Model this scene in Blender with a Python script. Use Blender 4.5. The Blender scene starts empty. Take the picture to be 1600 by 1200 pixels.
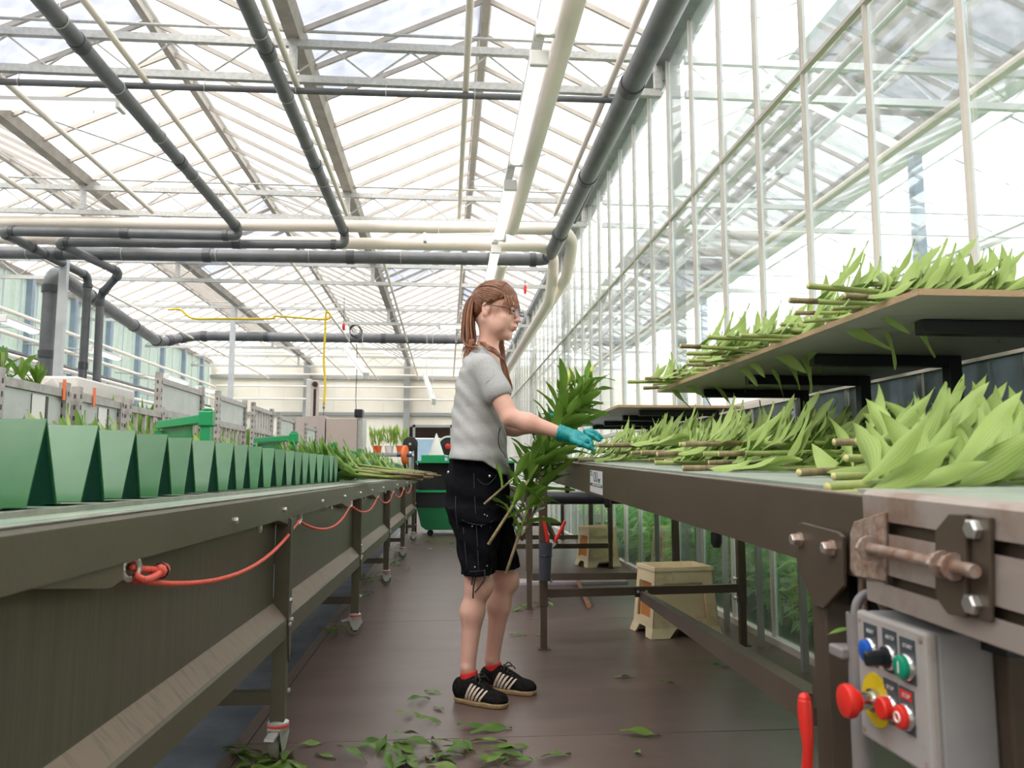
import bpy, math, random
import numpy as np
from mathutils import Vector, Matrix, Euler
from mathutils import noise as mnoise
R = math.radians
COL = bpy.context.scene.collection
# ------------------------------------------------------------------ camera, sky, sun, exposure
FPX, EYE = 1250.0, 0.92                      # focal length in pixels of the 1600-wide frame, eye height
TH = math.atan(137 / FPX); PS = math.atan(103 * math.cos(TH) / FPX)
cam_d = bpy.data.cameras.new('camera'); cam = bpy.data.objects.new('camera', cam_d); COL.objects.link(cam)
cam_d.sensor_width = 36.0; cam_d.lens = 36.0 * FPX / 1600.0
cam.location = (0, 0, EYE); cam.rotation_euler = (R(90) + TH, 0, -PS)
cam_d.clip_start = 0.05; cam_d.clip_end = 400
cam_d.dof.use_dof = True; cam_d.dof.focus_distance = 3.4; cam_d.dof.aperture_fstop = 8.0
scn = bpy.context.scene; scn.camera = cam
w = bpy.data.worlds.new('bright_sky'); scn.world = w; w.use_nodes = True
nt = w.node_tree; nt.nodes.clear()
out = nt.nodes.new('ShaderNodeOutputWorld'); bg = nt.nodes.new('ShaderNodeBackground')
tc = nt.nodes.new('ShaderNodeTexCoord'); nz = nt.nodes.new('ShaderNodeTexNoise'); rp = nt.nodes.new('ShaderNodeValToRGB')
nz.inputs['Scale'].default_value = 2.2; nz.inputs['Detail'].default_value = 4
rp.color_ramp.elements[0].position = .30; rp.color_ramp.elements[0].color = (.55, .76, 1.0, 1)
rp.color_ramp.elements[1].position = .42; rp.color_ramp.elements[1].color = (1.0, .985, .955, 1)
nt.links.new(tc.outputs['Generated'], nz.inputs['Vector']); nt.links.new(nz.outputs['Fac'], rp.inputs['Fac'])
nt.links.new(rp.outputs['Color'], bg.inputs['Color']); nt.links.new(bg.outputs['Background'], out.inputs['Surface'])
bg.inputs['Strength'].default_value = 1.9
sun_d = bpy.data.lights.new('sun', 'SUN'); sun = bpy.data.objects.new('sun', sun_d); COL.objects.link(sun)
sun_d.energy = 1.6; sun_d.angle = R(25); sun_d.color = (1, .96, .9)
sun.rotation_euler = (R(38), R(-28), 0)
scn.view_settings.view_transform = 'Standard'; scn.view_settings.look = 'None'
scn.view_settings.gamma = 1.0; scn.view_settings.use_curve_mapping = False
scn.view_settings.exposure = 0.95
scn.cycles.max_bounces = 8; scn.cycles.transparent_max_bounces = 40
scn.cycles.diffuse_bounces = 4; scn.cycles.glossy_bounces = 3; scn.cycles.transmission_bounces = 4
scn.cycles.caustics_reflective = False; scn.cycles.caustics_refractive = False
scn.cycles.use_denoising = True
# ------------------------------------------------------------------ pixel of the photograph -> point in the room
FW = Vector((math.sin(PS) * math.cos(TH), math.cos(PS) * math.cos(TH), math.sin(TH)))
RT = Vector((math.cos(PS), -math.sin(PS), 0)); UP = RT.cross(FW); CP = Vector((0, 0, EYE))
def ray(px, py): return FW + RT * ((px - 800) / FPX) + UP * ((600 - py) / FPX)
def ay(px, py, Y): d = ray(px, py); return CP + d * (Y / d.y)
def ax(px, py, X): d = ray(px, py); return CP + d * (X / d.x)
def az(px, py, Z): d = ray(px, py); return CP + d * ((Z - EYE) / d.z)
# ------------------------------------------------------------------ object helpers
def tag(o, label=None, cat=None, group=None, kind=None):
    if label: o['label'] = label
    if cat: o['category'] = cat
    if group: o['group'] = group
    if kind: o['kind'] = kind
    return o
def empty(name, loc=(0, 0, 0), rz=0, parent=None):
    o = bpy.data.objects.new(name, None); COL.objects.link(o); o.empty_display_size = .05
    o.location = loc; o.rotation_euler = (0, 0, rz)
    if parent: o.parent = parent
    return o
def children(o, pool): return pool.get(o.name, [])
def copy_tree(o, loc=None, rot=None, mat=None, label=None, group=None, keep=1.0, rnd=None):
    c = o.copy(); COL.objects.link(c)
    if mat is not None: c.matrix_world = mat
    if loc is not None: c.location = loc
    if rot is not None: c.rotation_euler = rot
    if label: c['label'] = label
    if group: c['group'] = group
    for ch in o.children:
        if keep < 1 and rnd and ch.name.startswith('leaf') and rnd.random() > keep: continue
        d = ch.copy(); COL.objects.link(d); d.parent = c
        for g in ch.children:
            e = g.copy(); COL.objects.link(e); e.parent = d
    return c
def link_mesh(name, me, mat=None, parent=None):
    o = bpy.data.objects.new(name, me); COL.objects.link(o)
    if mat is not None and not me.materials: me.materials.append(mat)
    if parent: o.parent = parent
    return o
class MB:
    def __init__(s, off=(0, 0, 0)): s.v = []; s.f = []; s.off = Vector(off); s.m = []; s.mi = 0
    def add(s, vs, fs):
        n = len(s.v); s.v += [Vector(a) - s.off for a in vs]; s.f += [tuple(i + n for i in q) for q in fs]; s.m += [s.mi] * len(fs); return s
    def box(s, x0, x1, y0, y1, z0, z1):
        vs = [(x, y, z) for x in (x0, x1) for y in (y0, y1) for z in (z0, z1)]
        return s.add(vs, [(0, 1, 3, 2), (4, 6, 7, 5), (0, 4, 5, 1), (2, 3, 7, 6), (0, 2, 6, 4), (1, 5, 7, 3)])
    def bar(s, p0, p1, w, h, up=(0, 0, 1)):
        p0 = Vector(p0); p1 = Vector(p1); d = (p1 - p0).normalized(); u = Vector(up)
        if abs(d.dot(u)) > .99: u = Vector((0, 1, 0))
        sd = d.cross(u).normalized(); u = sd.cross(d)
        vs = []
        for p in (p0, p1):
            for a, b in ((-1, -1), (1, -1), (1, 1), (-1, 1)): vs.append(p + sd * (a * w / 2) + u * (b * h / 2))
        return s.add(vs, [(0, 3, 2, 1), (4, 5, 6, 7), (0, 1, 5, 4), (1, 2, 6, 5), (2, 3, 7, 6), (3, 0, 4, 7)])
    def tube(s, pts, r, seg=10, cap=True):
        pts = [Vector(p) for p in pts]; n = len(pts); rs = r if hasattr(r, '__len__') else [r] * n
        t0 = (pts[1] - pts[0]).normalized(); u = Vector((0, 0, 1)) if abs(t0.z) < .9 else Vector((1, 0, 0))
        vs = []; fs = []
        for i, p in enumerate(pts):
            t = (pts[min(i + 1, n - 1)] - pts[max(i - 1, 0)]).normalized()
            sd = t.cross(u)
            if sd.length < 1e-5: sd = t.orthogonal()
            sd.normalize(); u = sd.cross(t)
            for k in range(seg):
                a = 2 * math.pi * k / seg; vs.append(p + (sd * math.cos(a) + u * math.sin(a)) * rs[i])
        for i in range(n - 1):
            for k in range(seg):
                a = i * seg + k; b = i * seg + (k + 1) % seg; fs.append((a, b, b + seg, a + seg))
        if cap: fs += [tuple(range(seg - 1, -1, -1)), tuple((n - 1) * seg + k for k in range(seg))]
        return s.add(vs, fs)
    def cyl(s, p0, p1, r0, r1=None, seg=14): return s.tube([p0, p1], [r0, r1 if r1 is not None else r0], seg)
    def prism(s, poly, vec):
        n = len(poly); vec = Vector(vec); a = [Vector(p) for p in poly]
        return s.add(a + [p + vec for p in a], [tuple(range(n)), tuple(range(2 * n - 1, n - 1, -1))] + [(i, n + i, n + (i + 1) % n, (i + 1) % n) for i in range(n)])
    def lathe(s, c, prof, axis=(0, 0, 1), seg=20):
        c = Vector(c); q = Vector(axis).normalized().to_track_quat('Z', 'Y'); vs = []; fs = []; n = len(prof)
        for r, h in prof:
            for k in range(seg):
                a = 2 * math.pi * k / seg; vs.append(c + q @ Vector((r * math.cos(a), r * math.sin(a), h)))
        for i in range(n - 1):
            for k in range(seg):
                a = i * seg + k; b = i * seg + (k + 1) % seg; fs.append((a, b, b + seg, a + seg))
        fs += [tuple(range(seg - 1, -1, -1)), tuple((n - 1) * seg + k for k in range(seg))]
        return s.add(vs, fs)
    def ball(s, c, r, seg=14, rings=8):
        c = Vector(c); r = Vector(r) if hasattr(r, '__len__') else Vector((r, r, r)); vs = []; fs = []
        for i in range(rings + 1):
            a = math.pi * i / rings
            for k in range(seg):
                b = 2 * math.pi * k / seg
                vs.append(c + Vector((r.x * math.sin(a) * math.cos(b), r.y * math.sin(a) * math.sin(b), r.z * math.cos(a))))
        for i in range(rings):
            for k in range(seg):
                a = i * seg + k; b = i * seg + (k + 1) % seg; fs.append((a, a + seg, b + seg, b))
        return s.add(vs, fs)
    def ring(s, c, n, R_, r, seg=20, sg=8, a0=0, a1=2 * math.pi):
        c = Vector(c); q = Vector(n).normalized().to_track_quat('Z', 'Y')
        full = abs(a1 - a0 - 2 * math.pi) < 1e-4
        pts = [c + q @ Vector((R_ * math.cos(a0 + (a1 - a0) * i / seg), R_ * math.sin(a0 + (a1 - a0) * i / seg), 0)) for i in range(seg + 1)]
        return s.tube(pts, r, sg, cap=not full)
    def build(s, name, mat=None, parent=None, smooth=False, bevel=0, auto=False):
        me = bpy.data.meshes.new(name); me.from_pydata([tuple(v) for v in s.v], [], s.f)
        mats = mat if isinstance(mat, (list, tuple)) else [mat]
        for m in mats:
            if m is not None: me.materials.append(m)
        if len(mats) > 1: me.polygons.foreach_set('material_index', s.m)
        if smooth: me.polygons.foreach_set('use_smooth', [True] * len(me.polygons))
        me.update()
        o = link_mesh(name, me, None, parent)
        if parent is None: o.location = s.off
        if smooth and auto: 
            try: me.set_sharp_from_angle(angle=R(40))
            except Exception: pass
        if bevel:
            b = o.modifiers.new('bevel', 'BEVEL'); b.width = bevel; b.segments = 2; b.limit_method = 'ANGLE'; b.angle_limit = R(40)
        return o
def catmull(P, n=8):
    P = [Vector(p) for p in P]; P = [P[0] * 2 - P[1]] + P + [P[-1] * 2 - P[-2]]; out = []
    for i in range(1, len(P) - 2):
        for k in range(n):
            t = k / n; a, b, c, d = P[i - 1:i + 3]
            out.append(.5 * ((2 * b) + (c - a) * t + (2 * a - 5 * b + 4 * c - d) * t * t + (3 * b - a - 3 * c + d) * t ** 3))
    out.append(P[-2]); return out
# ------------------------------------------------------------------ materials
def new_mat(name):
    m = bpy.data.materials.new(name); m.use_nodes = True; m.node_tree.nodes.clear(); return m, m.node_tree
def mat(name, col, rough=.5, metal=0, col2=None, scale=8, stretch=(1, 1, 1), lo=.35, hi=.65, bump=0, bscale=None, spec=.5, rnd=0, coat=0, detail=5, emit=0, alpha=1):
    m, t = new_mat(name); N = t.nodes.new; L = t.links.new
    o = N('ShaderNodeOutputMaterial'); b = N('ShaderNodeBsdfPrincipled'); L(b.outputs[0], o.inputs[0])
    b.inputs['Roughness'].default_value = rough; b.inputs['Metallic'].default_value = metal
    b.inputs['Specular IOR Level'].default_value = spec; b.inputs['Coat Weight'].default_value = coat
    b.inputs['Base Color'].default_value = (*col, 1)
    if emit: b.inputs['Emission Color'].default_value = (*col, 1); b.inputs['Emission Strength'].default_value = emit
    src = None
    if col2 is not None or bump:
        tcn = N('ShaderNodeTexCoord'); mp = N('ShaderNodeMapping'); mp.inputs['Scale'].default_value = stretch
        L(tcn.outputs['Object'], mp.inputs[0])
        n = N('ShaderNodeTexNoise'); n.inputs['Scale'].default_value = scale; n.inputs['Detail'].default_value = detail; n.inputs['Roughness'].default_value = .6
        L(mp.outputs[0], n.inputs['Vector'])
        if col2 is not None:
            mr = N('ShaderNodeMapRange'); mr.inputs['From Min'].default_value = lo; mr.inputs['From Max'].default_value = hi; L(n.outputs['Fac'], mr.inputs['Value'])
            mx = N('ShaderNodeMix'); mx.data_type = 'RGBA'; mx.inputs['A'].default_value = (*col, 1); mx.inputs['B'].default_value = (*col2, 1)
            L(mr.outputs[0], mx.inputs['Factor']); src = mx.outputs['Result']; L(src, b.inputs['Base Color'])
        if bump:
            n2 = n
            if bscale:
                n2 = N('ShaderNodeTexNoise'); n2.inputs['Scale'].default_value = bscale; n2.inputs['Detail'].default_value = 4; L(mp.outputs[0], n2.inputs['Vector'])
            bp = N('ShaderNodeBump'); bp.inputs['Strength'].default_value = bump; bp.inputs['Distance'].default_value = .01
            L(n2.outputs['Fac'], bp.inputs['Height']); L(bp.outputs[0], b.inputs['Normal'])
    if rnd:
        oi = N('ShaderNodeObjectInfo'); hs = N('ShaderNodeHueSaturation'); mr = N('ShaderNodeMapRange')
        mr.inputs['To Min'].default_value = 1 - rnd; mr.inputs['To Max'].default_value = 1 + rnd; L(oi.outputs['Random'], mr.inputs['Value']); L(mr.outputs[0], hs.inputs['Value'])
        if src: L(src, hs.inputs['Color'])
        else: hs.inputs['Color'].default_value = (*col, 1)
        L(hs.outputs[0], b.inputs['Base Color'])
    return m
def glass_mat(name, tint=(1, 1, 1), gloss=.06, dirt=0.0, dirtcol=(.9, .92, .9), rough=.02, fres=True, streak=(1, 1, 1), trans=0):
    # clear pane: light passes straight through, part mirrors, a little dust or whitewash scatters
    m, t = new_mat(name); N = t.nodes.new; L = t.links.new
    o = N('ShaderNodeOutputMaterial'); tr = N('ShaderNodeBsdfTransparent'); tr.inputs[0].default_value = (*tint, 1)
    gl = N('ShaderNodeBsdfGlossy'); gl.inputs['Roughness'].default_value = rough; gl.inputs[0].default_value = (.9, .97, 1, 1)
    mx = N('ShaderNodeMixShader'); L(tr.outputs[0], mx.inputs[1]); L(gl.outputs[0], mx.inputs[2])
    if fres:
        f = N('ShaderNodeFresnel'); f.inputs[0].default_value = 1.45; ma = N('ShaderNodeMath'); ma.operation = 'MULTIPLY'; ma.inputs[1].default_value = gloss * 10; ma.use_clamp = True
        L(f.outputs[0], ma.inputs[0]); L(ma.outputs[0], mx.inputs[0])
    else: mx.inputs[0].default_value = gloss
    last = mx
    if dirt:
        df = N('ShaderNodeBsdfDiffuse'); df.inputs[0].default_value = (*dirtcol, 1); tl = N('ShaderNodeBsdfTranslucent'); tl.inputs[0].default_value = (*dirtcol, 1)
        ad = N('ShaderNodeMixShader'); ad.inputs[0].default_value = .5; L(df.outputs[0], ad.inputs[1]); L(tl.outputs[0], ad.inputs[2])
        tcn = N('ShaderNodeTexCoord'); mp = N('ShaderNodeMapping'); mp.inputs['Scale'].default_value = streak; L(tcn.outputs['Object'], mp.inputs[0])
        n = N('ShaderNodeTexNoise'); n.inputs['Scale'].default_value = 6; n.inputs['Detail'].default_value = 6; L(mp.outputs[0], n.inputs[0])
        mr = N('ShaderNodeMapRange'); mr.inputs['From Min'].default_value = .35; mr.inputs['From Max'].default_value = .7; mr.inputs['To Min'].default_value = dirt * .8; mr.inputs['To Max'].default_value = min(1, dirt * 1.2)
        L(n.outputs['Fac'], mr.inputs[0]); m2 = N('ShaderNodeMixShader'); L(mr.outputs[0], m2.inputs[0]); L(mx.outputs[0], m2.inputs[1]); L(ad.outputs[0], m2.inputs[2]); last = m2
    L(last.outputs[0], o.inputs[0]); return m
def leaf_mat(name, c1, c2, trans=.3):
    m, t = new_mat(name); N = t.nodes.new; L = t.links.new
    o = N('ShaderNodeOutputMaterial'); b = N('ShaderNodeBsdfPrincipled'); b.inputs['Roughness'].default_value = .42; b.inputs['Specular IOR Level'].default_value = .35
    uv = N('ShaderNodeUVMap'); sp = N('ShaderNodeSeparateXYZ'); L(uv.outputs[0], sp.inputs[0])
    m1 = N('ShaderNodeMath'); m1.operation = 'MULTIPLY'; m1.inputs[1].default_value = 50; L(sp.outputs['Y'], m1.inputs[0])
    s = N('ShaderNodeMath'); s.operation = 'COSINE'; L(m1.outputs[0], s.inputs[0])
    mr = N('ShaderNodeMapRange'); mr.inputs['From Min'].default_value = .35; mr.inputs['From Max'].default_value = 1; L(s.outputs[0], mr.inputs[0])
    oi = N('ShaderNodeObjectInfo'); mx = N('ShaderNodeMix'); mx.data_type = 'RGBA'; mx.inputs['A'].default_value = (*c1, 1); mx.inputs['B'].default_value = (*c2, 1); L(oi.outputs['Random'], mx.inputs['Factor'])
    v = N('ShaderNodeMix'); v.data_type = 'RGBA'; v.inputs['B'].default_value = (c2[0] * 1.45, c2[1] * 1.3, c2[2] * 1.5, 1); dk = N('ShaderNodeMix'); dk.data_type = 'RGBA'; dk.blend_type = 'MULTIPLY'; dk.inputs['Factor'].default_value = 1; dk.inputs['B'].default_value = (.74, .80, .70, 1); L(mx.outputs['Result'], dk.inputs['A']); L(dk.outputs['Result'], v.inputs['A'])
    vf = N('ShaderNodeMath'); vf.operation = 'MULTIPLY'; vf.inputs[1].default_value = .75; L(mr.outputs[0], vf.inputs[0]); L(vf.outputs[0], v.inputs['Factor'])
    # leaf undersides of this lily are paler and matter than the upper face
    ge = N('ShaderNodeNewGeometry'); un = N('ShaderNodeMix'); un.data_type = 'RGBA'; un.inputs['B'].default_value = (min(1, c2[0] * 1.9), min(1, c2[1] * 1.5), c2[2] * 2.6, 1)
    uf = N('ShaderNodeMath'); uf.operation = 'MULTIPLY'; uf.inputs[1].default_value = .55; L(ge.outputs['Backfacing'], uf.inputs[0]); L(uf.outputs[0], un.inputs['Factor']); L(v.outputs['Result'], un.inputs['A'])
    L(un.outputs['Result'], b.inputs['Base Color'])
    tl = N('ShaderNodeBsdfTranslucent'); L(un.outputs['Result'], tl.inputs[0]); ms = N('ShaderNodeMixShader'); ms.inputs[0].default_value = trans
    L(b.outputs[0], ms.inputs[1]); L(tl.outputs[0], ms.inputs[2]); L(ms.outputs[0], o.inputs[0]); return m
M = {}
M['galv'] = mat('galvanised_steel', (.47, .47, .46), .5, .4, (.60, .60, .58), scale=30)
M['bars'] = mat('roof_bar', (.50, .46, .42), .6, .2, (.62, .56, .50), scale=4)
M['gutter'] = mat('gutter_metal', (.40, .36, .32), .6, .2, (.52, .48, .44), scale=6)
M['gutterg'] = mat('grey_gutter', (.22, .24, .25), .5, .4, (.30, .32, .33), scale=6)
M['pvc'] = mat('dark_grey_pipe', (.115, .12, .13), .42, 0, (.16, .165, .175), scale=5)
M['pvcjoint'] = mat('grey_pipe_collar', (.07, .072, .08), .4)
M['cream'] = mat('cream_painted_pipe', (.95, .84, .74), .45, 0, (.96, .88, .80), scale=4)
M['white'] = mat('white_enamel', (.82, .80, .78), .4)
M['diffuser'] = mat('lamp_diffuser', (.90, .90, .88), .3, emit=.45)
M['olive'] = mat('olive_painted_steel', (.105, .095, .062), .42, .15, (.125, .112, .078), scale=3, bump=.05, bscale=60, spec=.5)
M['brown'] = mat('brown_painted_steel', (.085, .062, .045), .4, .2, (.105, .078, .058), scale=4, spec=.5)
M['ledge'] = mat('worn_olive_ledge', (.22, .17, .125), .55, .1, (.13, .11, .08), scale=14, stretch=(1, 6, 1), lo=.5, hi=.75)
M['black'] = mat('black_steel', (.012, .013, .018), .35)
M['rubber'] = mat('black_rubber', (.02, .02, .02), .7)
M['rust'] = mat('rusty_steel', (.30, .16, .10), .55, .5, (.50, .42, .38), scale=60, lo=.3, hi=.7, bump=.3)
M['oldzinc'] = mat('stained_zinc_plate', (.40, .34, .31), .5, .35, (.26, .17, .13), scale=9, lo=.52, hi=.75, bump=.1)
M['zinc'] = mat('bright_zinc', (.62, .62, .6), .3, .8)
M['green'] = mat('green_sheet', (.012, .22, .075), .3, 0, (.03, .26, .10), scale=6, spec=.6)
M['tray'] = mat('green_tray_plastic', (.025, .15, .055), .26, 0, (.075, .19, .08), scale=4, lo=.35, hi=.8, spec=.4, rnd=.12)
M['trayshade'] = mat('dark_green_inner_shade', (.002, .028, .016), .9, 0, (.004, .04, .024), scale=200, spec=.08)
M['greenpaint'] = mat('bright_green_paint', (.01, .30, .11), .35)
M['belt'] = mat('grey_green_belt', (.26, .31, .27), .45, 0, (.34, .38, .33), scale=10)
M['beltL'] = mat('worn_green_belt', (.16, .27, .19), .5, 0, (.32, .36, .28), scale=12, stretch=(1, .3, 1))
M['red'] = mat('red_plastic', (.75, .03, .02), .35)
M['cord'] = mat('red_orange_cord', (.85, .16, .10), .55, 0, (.65, .06, .05), scale=160)
M['ply'] = mat('plywood_edge', (.50, .36, .22), .6, 0, (.38, .25, .14), scale=50, stretch=(1, 1, 20))
M['board'] = mat('dark_shelf_underside', (.47, .41, .46), .5, 0, (.55, .49, .53), scale=6, stretch=(1, 12, 1))
# ================================================================== THE ROOM
GX = [-7.55, -4.40, -1.25, 1.90]; RIDGE_Z, GUT_Z = 5.15, 4.45; YB, YE = -3.0, 26.0
M['concrete'] = mat('concrete_floor', (.09, .105, .14), .6, 0, (.14, .16, .20), scale=5, bump=.05)
M['plyfloor'] = mat('dark_film_plywood', (.100, .066, .058), .35, 0, (.150, .104, .092), scale=2.2, stretch=(1, 2.5, 1), lo=.3, hi=.75, bump=.04, bscale=90, rnd=.05, spec=.6)
M['earth'] = mat('pale_gravel', (.45, .47, .45), .9, 0, (.55, .56, .52), scale=3)
M['soil'] = mat('dark_soil', (.05, .06, .04), .9, 0, (.03, .07, .02), scale=12)
M['pane'] = glass_mat('roof_glass', gloss=.05, dirt=.10, dirtcol=(.95, .95, .95))
M['shade'] = glass_mat('shaded_roof_glass', tint=(.8, .82, .88), gloss=.03, dirt=.72, dirtcol=(.66, .68, .74))
M['nbpane'] = glass_mat('clear_roof_glass', gloss=.02, dirt=.05, fres=False)
M['glass'] = glass_mat('wall_glass', gloss=.05, dirt=.03, streak=(3, 3, .4))
M['glasslow'] = glass_mat('streaked_wall_glass', tint=(.95, .98, .97), gloss=.03, dirt=.06, streak=(5, 5, .35), dirtcol=(.8, .85, .83))
M['glasshigh'] = glass_mat('whitewashed_wall_glass', gloss=.04, dirt=.12, streak=(1, 1, .6), dirtcol=(.95, .97, .97))
M['teal'] = glass_mat('teal_side_pane', tint=(.60, .64, .62), gloss=.02, dirt=.85, dirtcol=(.58, .65, .60), streak=(1, 1, .6))
M['bluepost'] = mat('blue_grey_post', (.28, .36, .46), .5, .3, (.36, .44, .54), scale=4)
M['whitebar'] = mat('white_bar', (.72, .78, .85), .4)
M['beigebar'] = mat('beige_bar', (.62, .56, .50), .5, 0, (.72, .67, .62), scale=3)
M['sheet'] = mat('cream_wall_sheet', (.86, .81, .70), .5, 0, (.89, .86, .77), scale=1.5)
M['girt'] = mat('grey_girt', (.36, .37, .36), .5, .3)
# floor: concrete slab, film-faced plywood boards over the aisle
mb = MB(); mb.box(-7.6, 1.80, YB, YE, -.14, -.012)
floor = mb.build('floor', M['concrete']); tag(floor, kind='structure')
y = -1.54; k = 0
while y < 25.5:
    mb = MB(); y1 = min(y + 2.22, 25.99); mb.box(-.663, 1.79, y + .0025, y1 - .0025, -.0125, 0)
    mb.build('floor_board', M['plyfloor'], floor, bevel=.002); mb = MB(); mb.box(-.712, -.667, y + .002, y1 - .002, -.0125, -.001)
    mb.build('border_strip', M['plyfloor'], floor); y += 2.22
mb = MB(); mb.box(-120, 120, -60, 180, -.4, -.15); tag(mb.build('ground', M['earth']), kind='structure')
mb = MB(); mb.box(1.82, 11.3, YB, YE, -.14, -.03); tag(mb.build('crop_bed', M['soil']), kind='structure')
# ceiling ----------------------------------------------------------
ceil = tag(empty('ceiling'), kind='structure')
def slope_geo(xg, xr, y0, y1, z_off=0, th=.006):
    a = Vector((xg, 0, GUT_Z)); b = Vector((xr, 0, RIDGE_Z)); n = Vector((-(b.z - a.z), 0, b.x - a.x)).normalized()
    if n.z < 0: n = -n
    return a, b, n
pane_me = {}; bar_me = {}
for bi in range(3):
    xr = (GX[bi] + GX[bi + 1]) / 2
    for si, xg in enumerate((GX[bi], GX[bi + 1])):
        a, b, n = slope_geo(xg, xr, 0, 0); s = 1 if xr > xg else -1
        a2 = a + Vector((s * .07, 0, .0)); b2 = b - Vector((s * .02, 0, 0))
        mbb = MB(); mbb.bar(a2, b2, .028, .045, up=(0, 0, 1)); barm = None
        mbp = MB(); dd = (b2 - a2).normalized()
        pr0 = [a2 + n * .028 + dd * .01, b2 + n * .028, b2 + n * .034, a2 + n * .034 + dd * .01]
        mbp.prism([p + Vector((0, .012, 0)) for p in pr0], (0, .576, 0))
        bo = mbb.build('glazing_bar', M['bars'], ceil); po = mbp.build('roof_pane', M['pane'], ceil)
        ys = [4.4 + .6 * i for i in range(36)]
        shaded = lambda yy: (bi == 2 and si == 0 and 4.5 < yy < 7.4) or (bi == 1 and si == 0 and 4.5 < yy < 7.0) or (bi == 2 and si == 0 and 13.3 < yy < 15.5) or (bi == 1 and si == 0 and 12.0 < yy < 14.2) or (bi == 2 and si == 1 and 17 < yy < 19.4)
        sh_me = po.data.copy(); sh_me.materials.clear(); sh_me.materials.append(M['shade'])
        for i, yy in enumerate(ys):
            if i == 0: o1, o2 = bo, po
            else: o1 = bo.copy(); o2 = po.copy(); COL.objects.link(o1); COL.objects.link(o2)
            o1.location = (0, yy, 0); o2.location = (0, yy, 0)
            if shaded(yy): o2.data = sh_me
        mbr = MB(); yy = YB
        while yy < 4.3: mbr.bar(a2 + Vector((0, yy, 0)), b2 + Vector((0, yy, 0)), .028, .045); yy += .6
        mbr.build('near_glazing_bars', M['bars'], ceil)['kind'] = 'stuff'
        mbr = MB(); mbr.prism([p + Vector((0, YB, 0)) for p in pr0], (0, 4.39 - YB, 0)); mbr.build('near_roof_glass', M['pane'], ceil)['kind'] = 'stuff'
    mb = MB(); mb.box(xr - .035, xr + .035, YB, YE, RIDGE_Z - .05, RIDGE_Z + .04); mb.box(xr - .06, xr + .06, YB, YE, RIDGE_Z + .04, RIDGE_Z + .055); mb.build('ridge_beam', M['bars'], ceil)
for i, g in enumerate(GX):
    mb = MB(); W = .085
    mb.prism([(g - W, YB, 4.47), (g - W + .012, YB, 4.47), (g - .05, YB, 4.385), (g + .05, YB, 4.385), (g + W - .012, YB, 4.47), (g + W, YB, 4.47), (g + .055, YB, 4.365), (g - .055, YB, 4.365)], (0, YE - YB, 0))
    mb.build('gutter', M['gutterg'] if i == 3 else M['gutter'], ceil)
TY = [-1.0, 2.6, 6.2, 9.75, 13.2, 16.85, 20.4, 24.0]
ZL, ZT = 4.03, 4.33
tmesh = {}
for k, ty in enumerate(TY):
    tr = empty('truss', (0, ty, 0), parent=ceil)
    if k == 0:
        mb = MB(); mb.box(-7.5, 1.74, -.025, .025, ZL - .03, ZL + .03); lo = mb.build('bottom_chord', M['galv'], tr)
        mb = MB(); mb.box(-7.5, 1.88, -.025, .025, ZT - .03, ZT + .03); hi = mb.build('top_chord', M['galv'], tr)
        mb = MB(); mb.cyl((0, 0, ZL + .03), (.3125, 0, ZT - .03), .008, seg=6); wb = mb.build('web_bar', M['galv'], tr); mb = MB(); mb.cyl((0, 0, ZT - .03), (.3125, 0, ZL + .03), .008, seg=6); wc = mb.build('web_bar', M['galv'], tr)
        mb = MB(); mb.box(-.03, .03, -.03, .03, ZL + .03, 4.37); st = mb.build('gutter_stud', M['galv'], tr)
        mb = MB(); mb.cyl((-7.5, 0, ZT + .11), (1.85, 0, ZT + .11), .012, seg=6); tb = mb.build('cross_tube', M['galv'], tr)
        first = True
    else:
        first = False
        for s_ in (lo, hi, tb):
            c = s_.copy(); COL.objects.link(c); c.parent = tr
    for j in range(30):
        s_ = wb if j % 2 == 0 else wc
        if first and j < 2: s_.location = (-7.5 + .3125 * j, 0, 0); continue
        c = s_.copy(); COL.objects.link(c); c.parent = tr; c.location = (-7.5 + .3125 * j, 0, 0)
    for g in GX[1:]:
        c = st.copy() if not (first and g == GX[1]) else st
        if c is not st: COL.objects.link(c)
        c.parent = tr; c.location = (g - (.18 if g > 1 else 0), 0, 0)
# slanting stay rods and vent rods in the bays
def rods(name, prs, r=.009, m='galv', par=ceil):
    for p0, p1 in prs:
        mb = MB(); mb.cyl(p0, p1, r, seg=6); mb.build(name, M[m], par)
rods('stay_rod', [((-4.35, 7.5, 4.4), (-1.3, 11.3, 4.42)), ((-1.25, 9.9, 4.42), (-2.7, 11.7, 5.1)), ((-2.8, 10.2, 5.05), (-1.8, 9.8, 4.35)), ((-2.8, 13.4, 5.1), (-3.9, 12.4, 4.4)), ((.33, 11.2, 5.1), (1.1, 8.8, 4.55)), ((.33, 11.4, 5.1), (1.3, 9.8, 4.5)), ((-2.8, 17.2, 5.1), (-3.6, 16.9, 4.4)), ((-1.2, 17, 4.4), (.3, 19.5, 5.1)), ((-5.9, 10.5, 5.1), (-4.5, 12.8, 4.4)), ((-5.9, 14.5, 5.1), (-4.6, 13.3, 4.4)), ((.3, 14.6, 5.1), (-1.1, 13.3, 4.4)), ((-1.2, 12.9, 4.4), (-2.7, 14.8, 5.1))])
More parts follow.
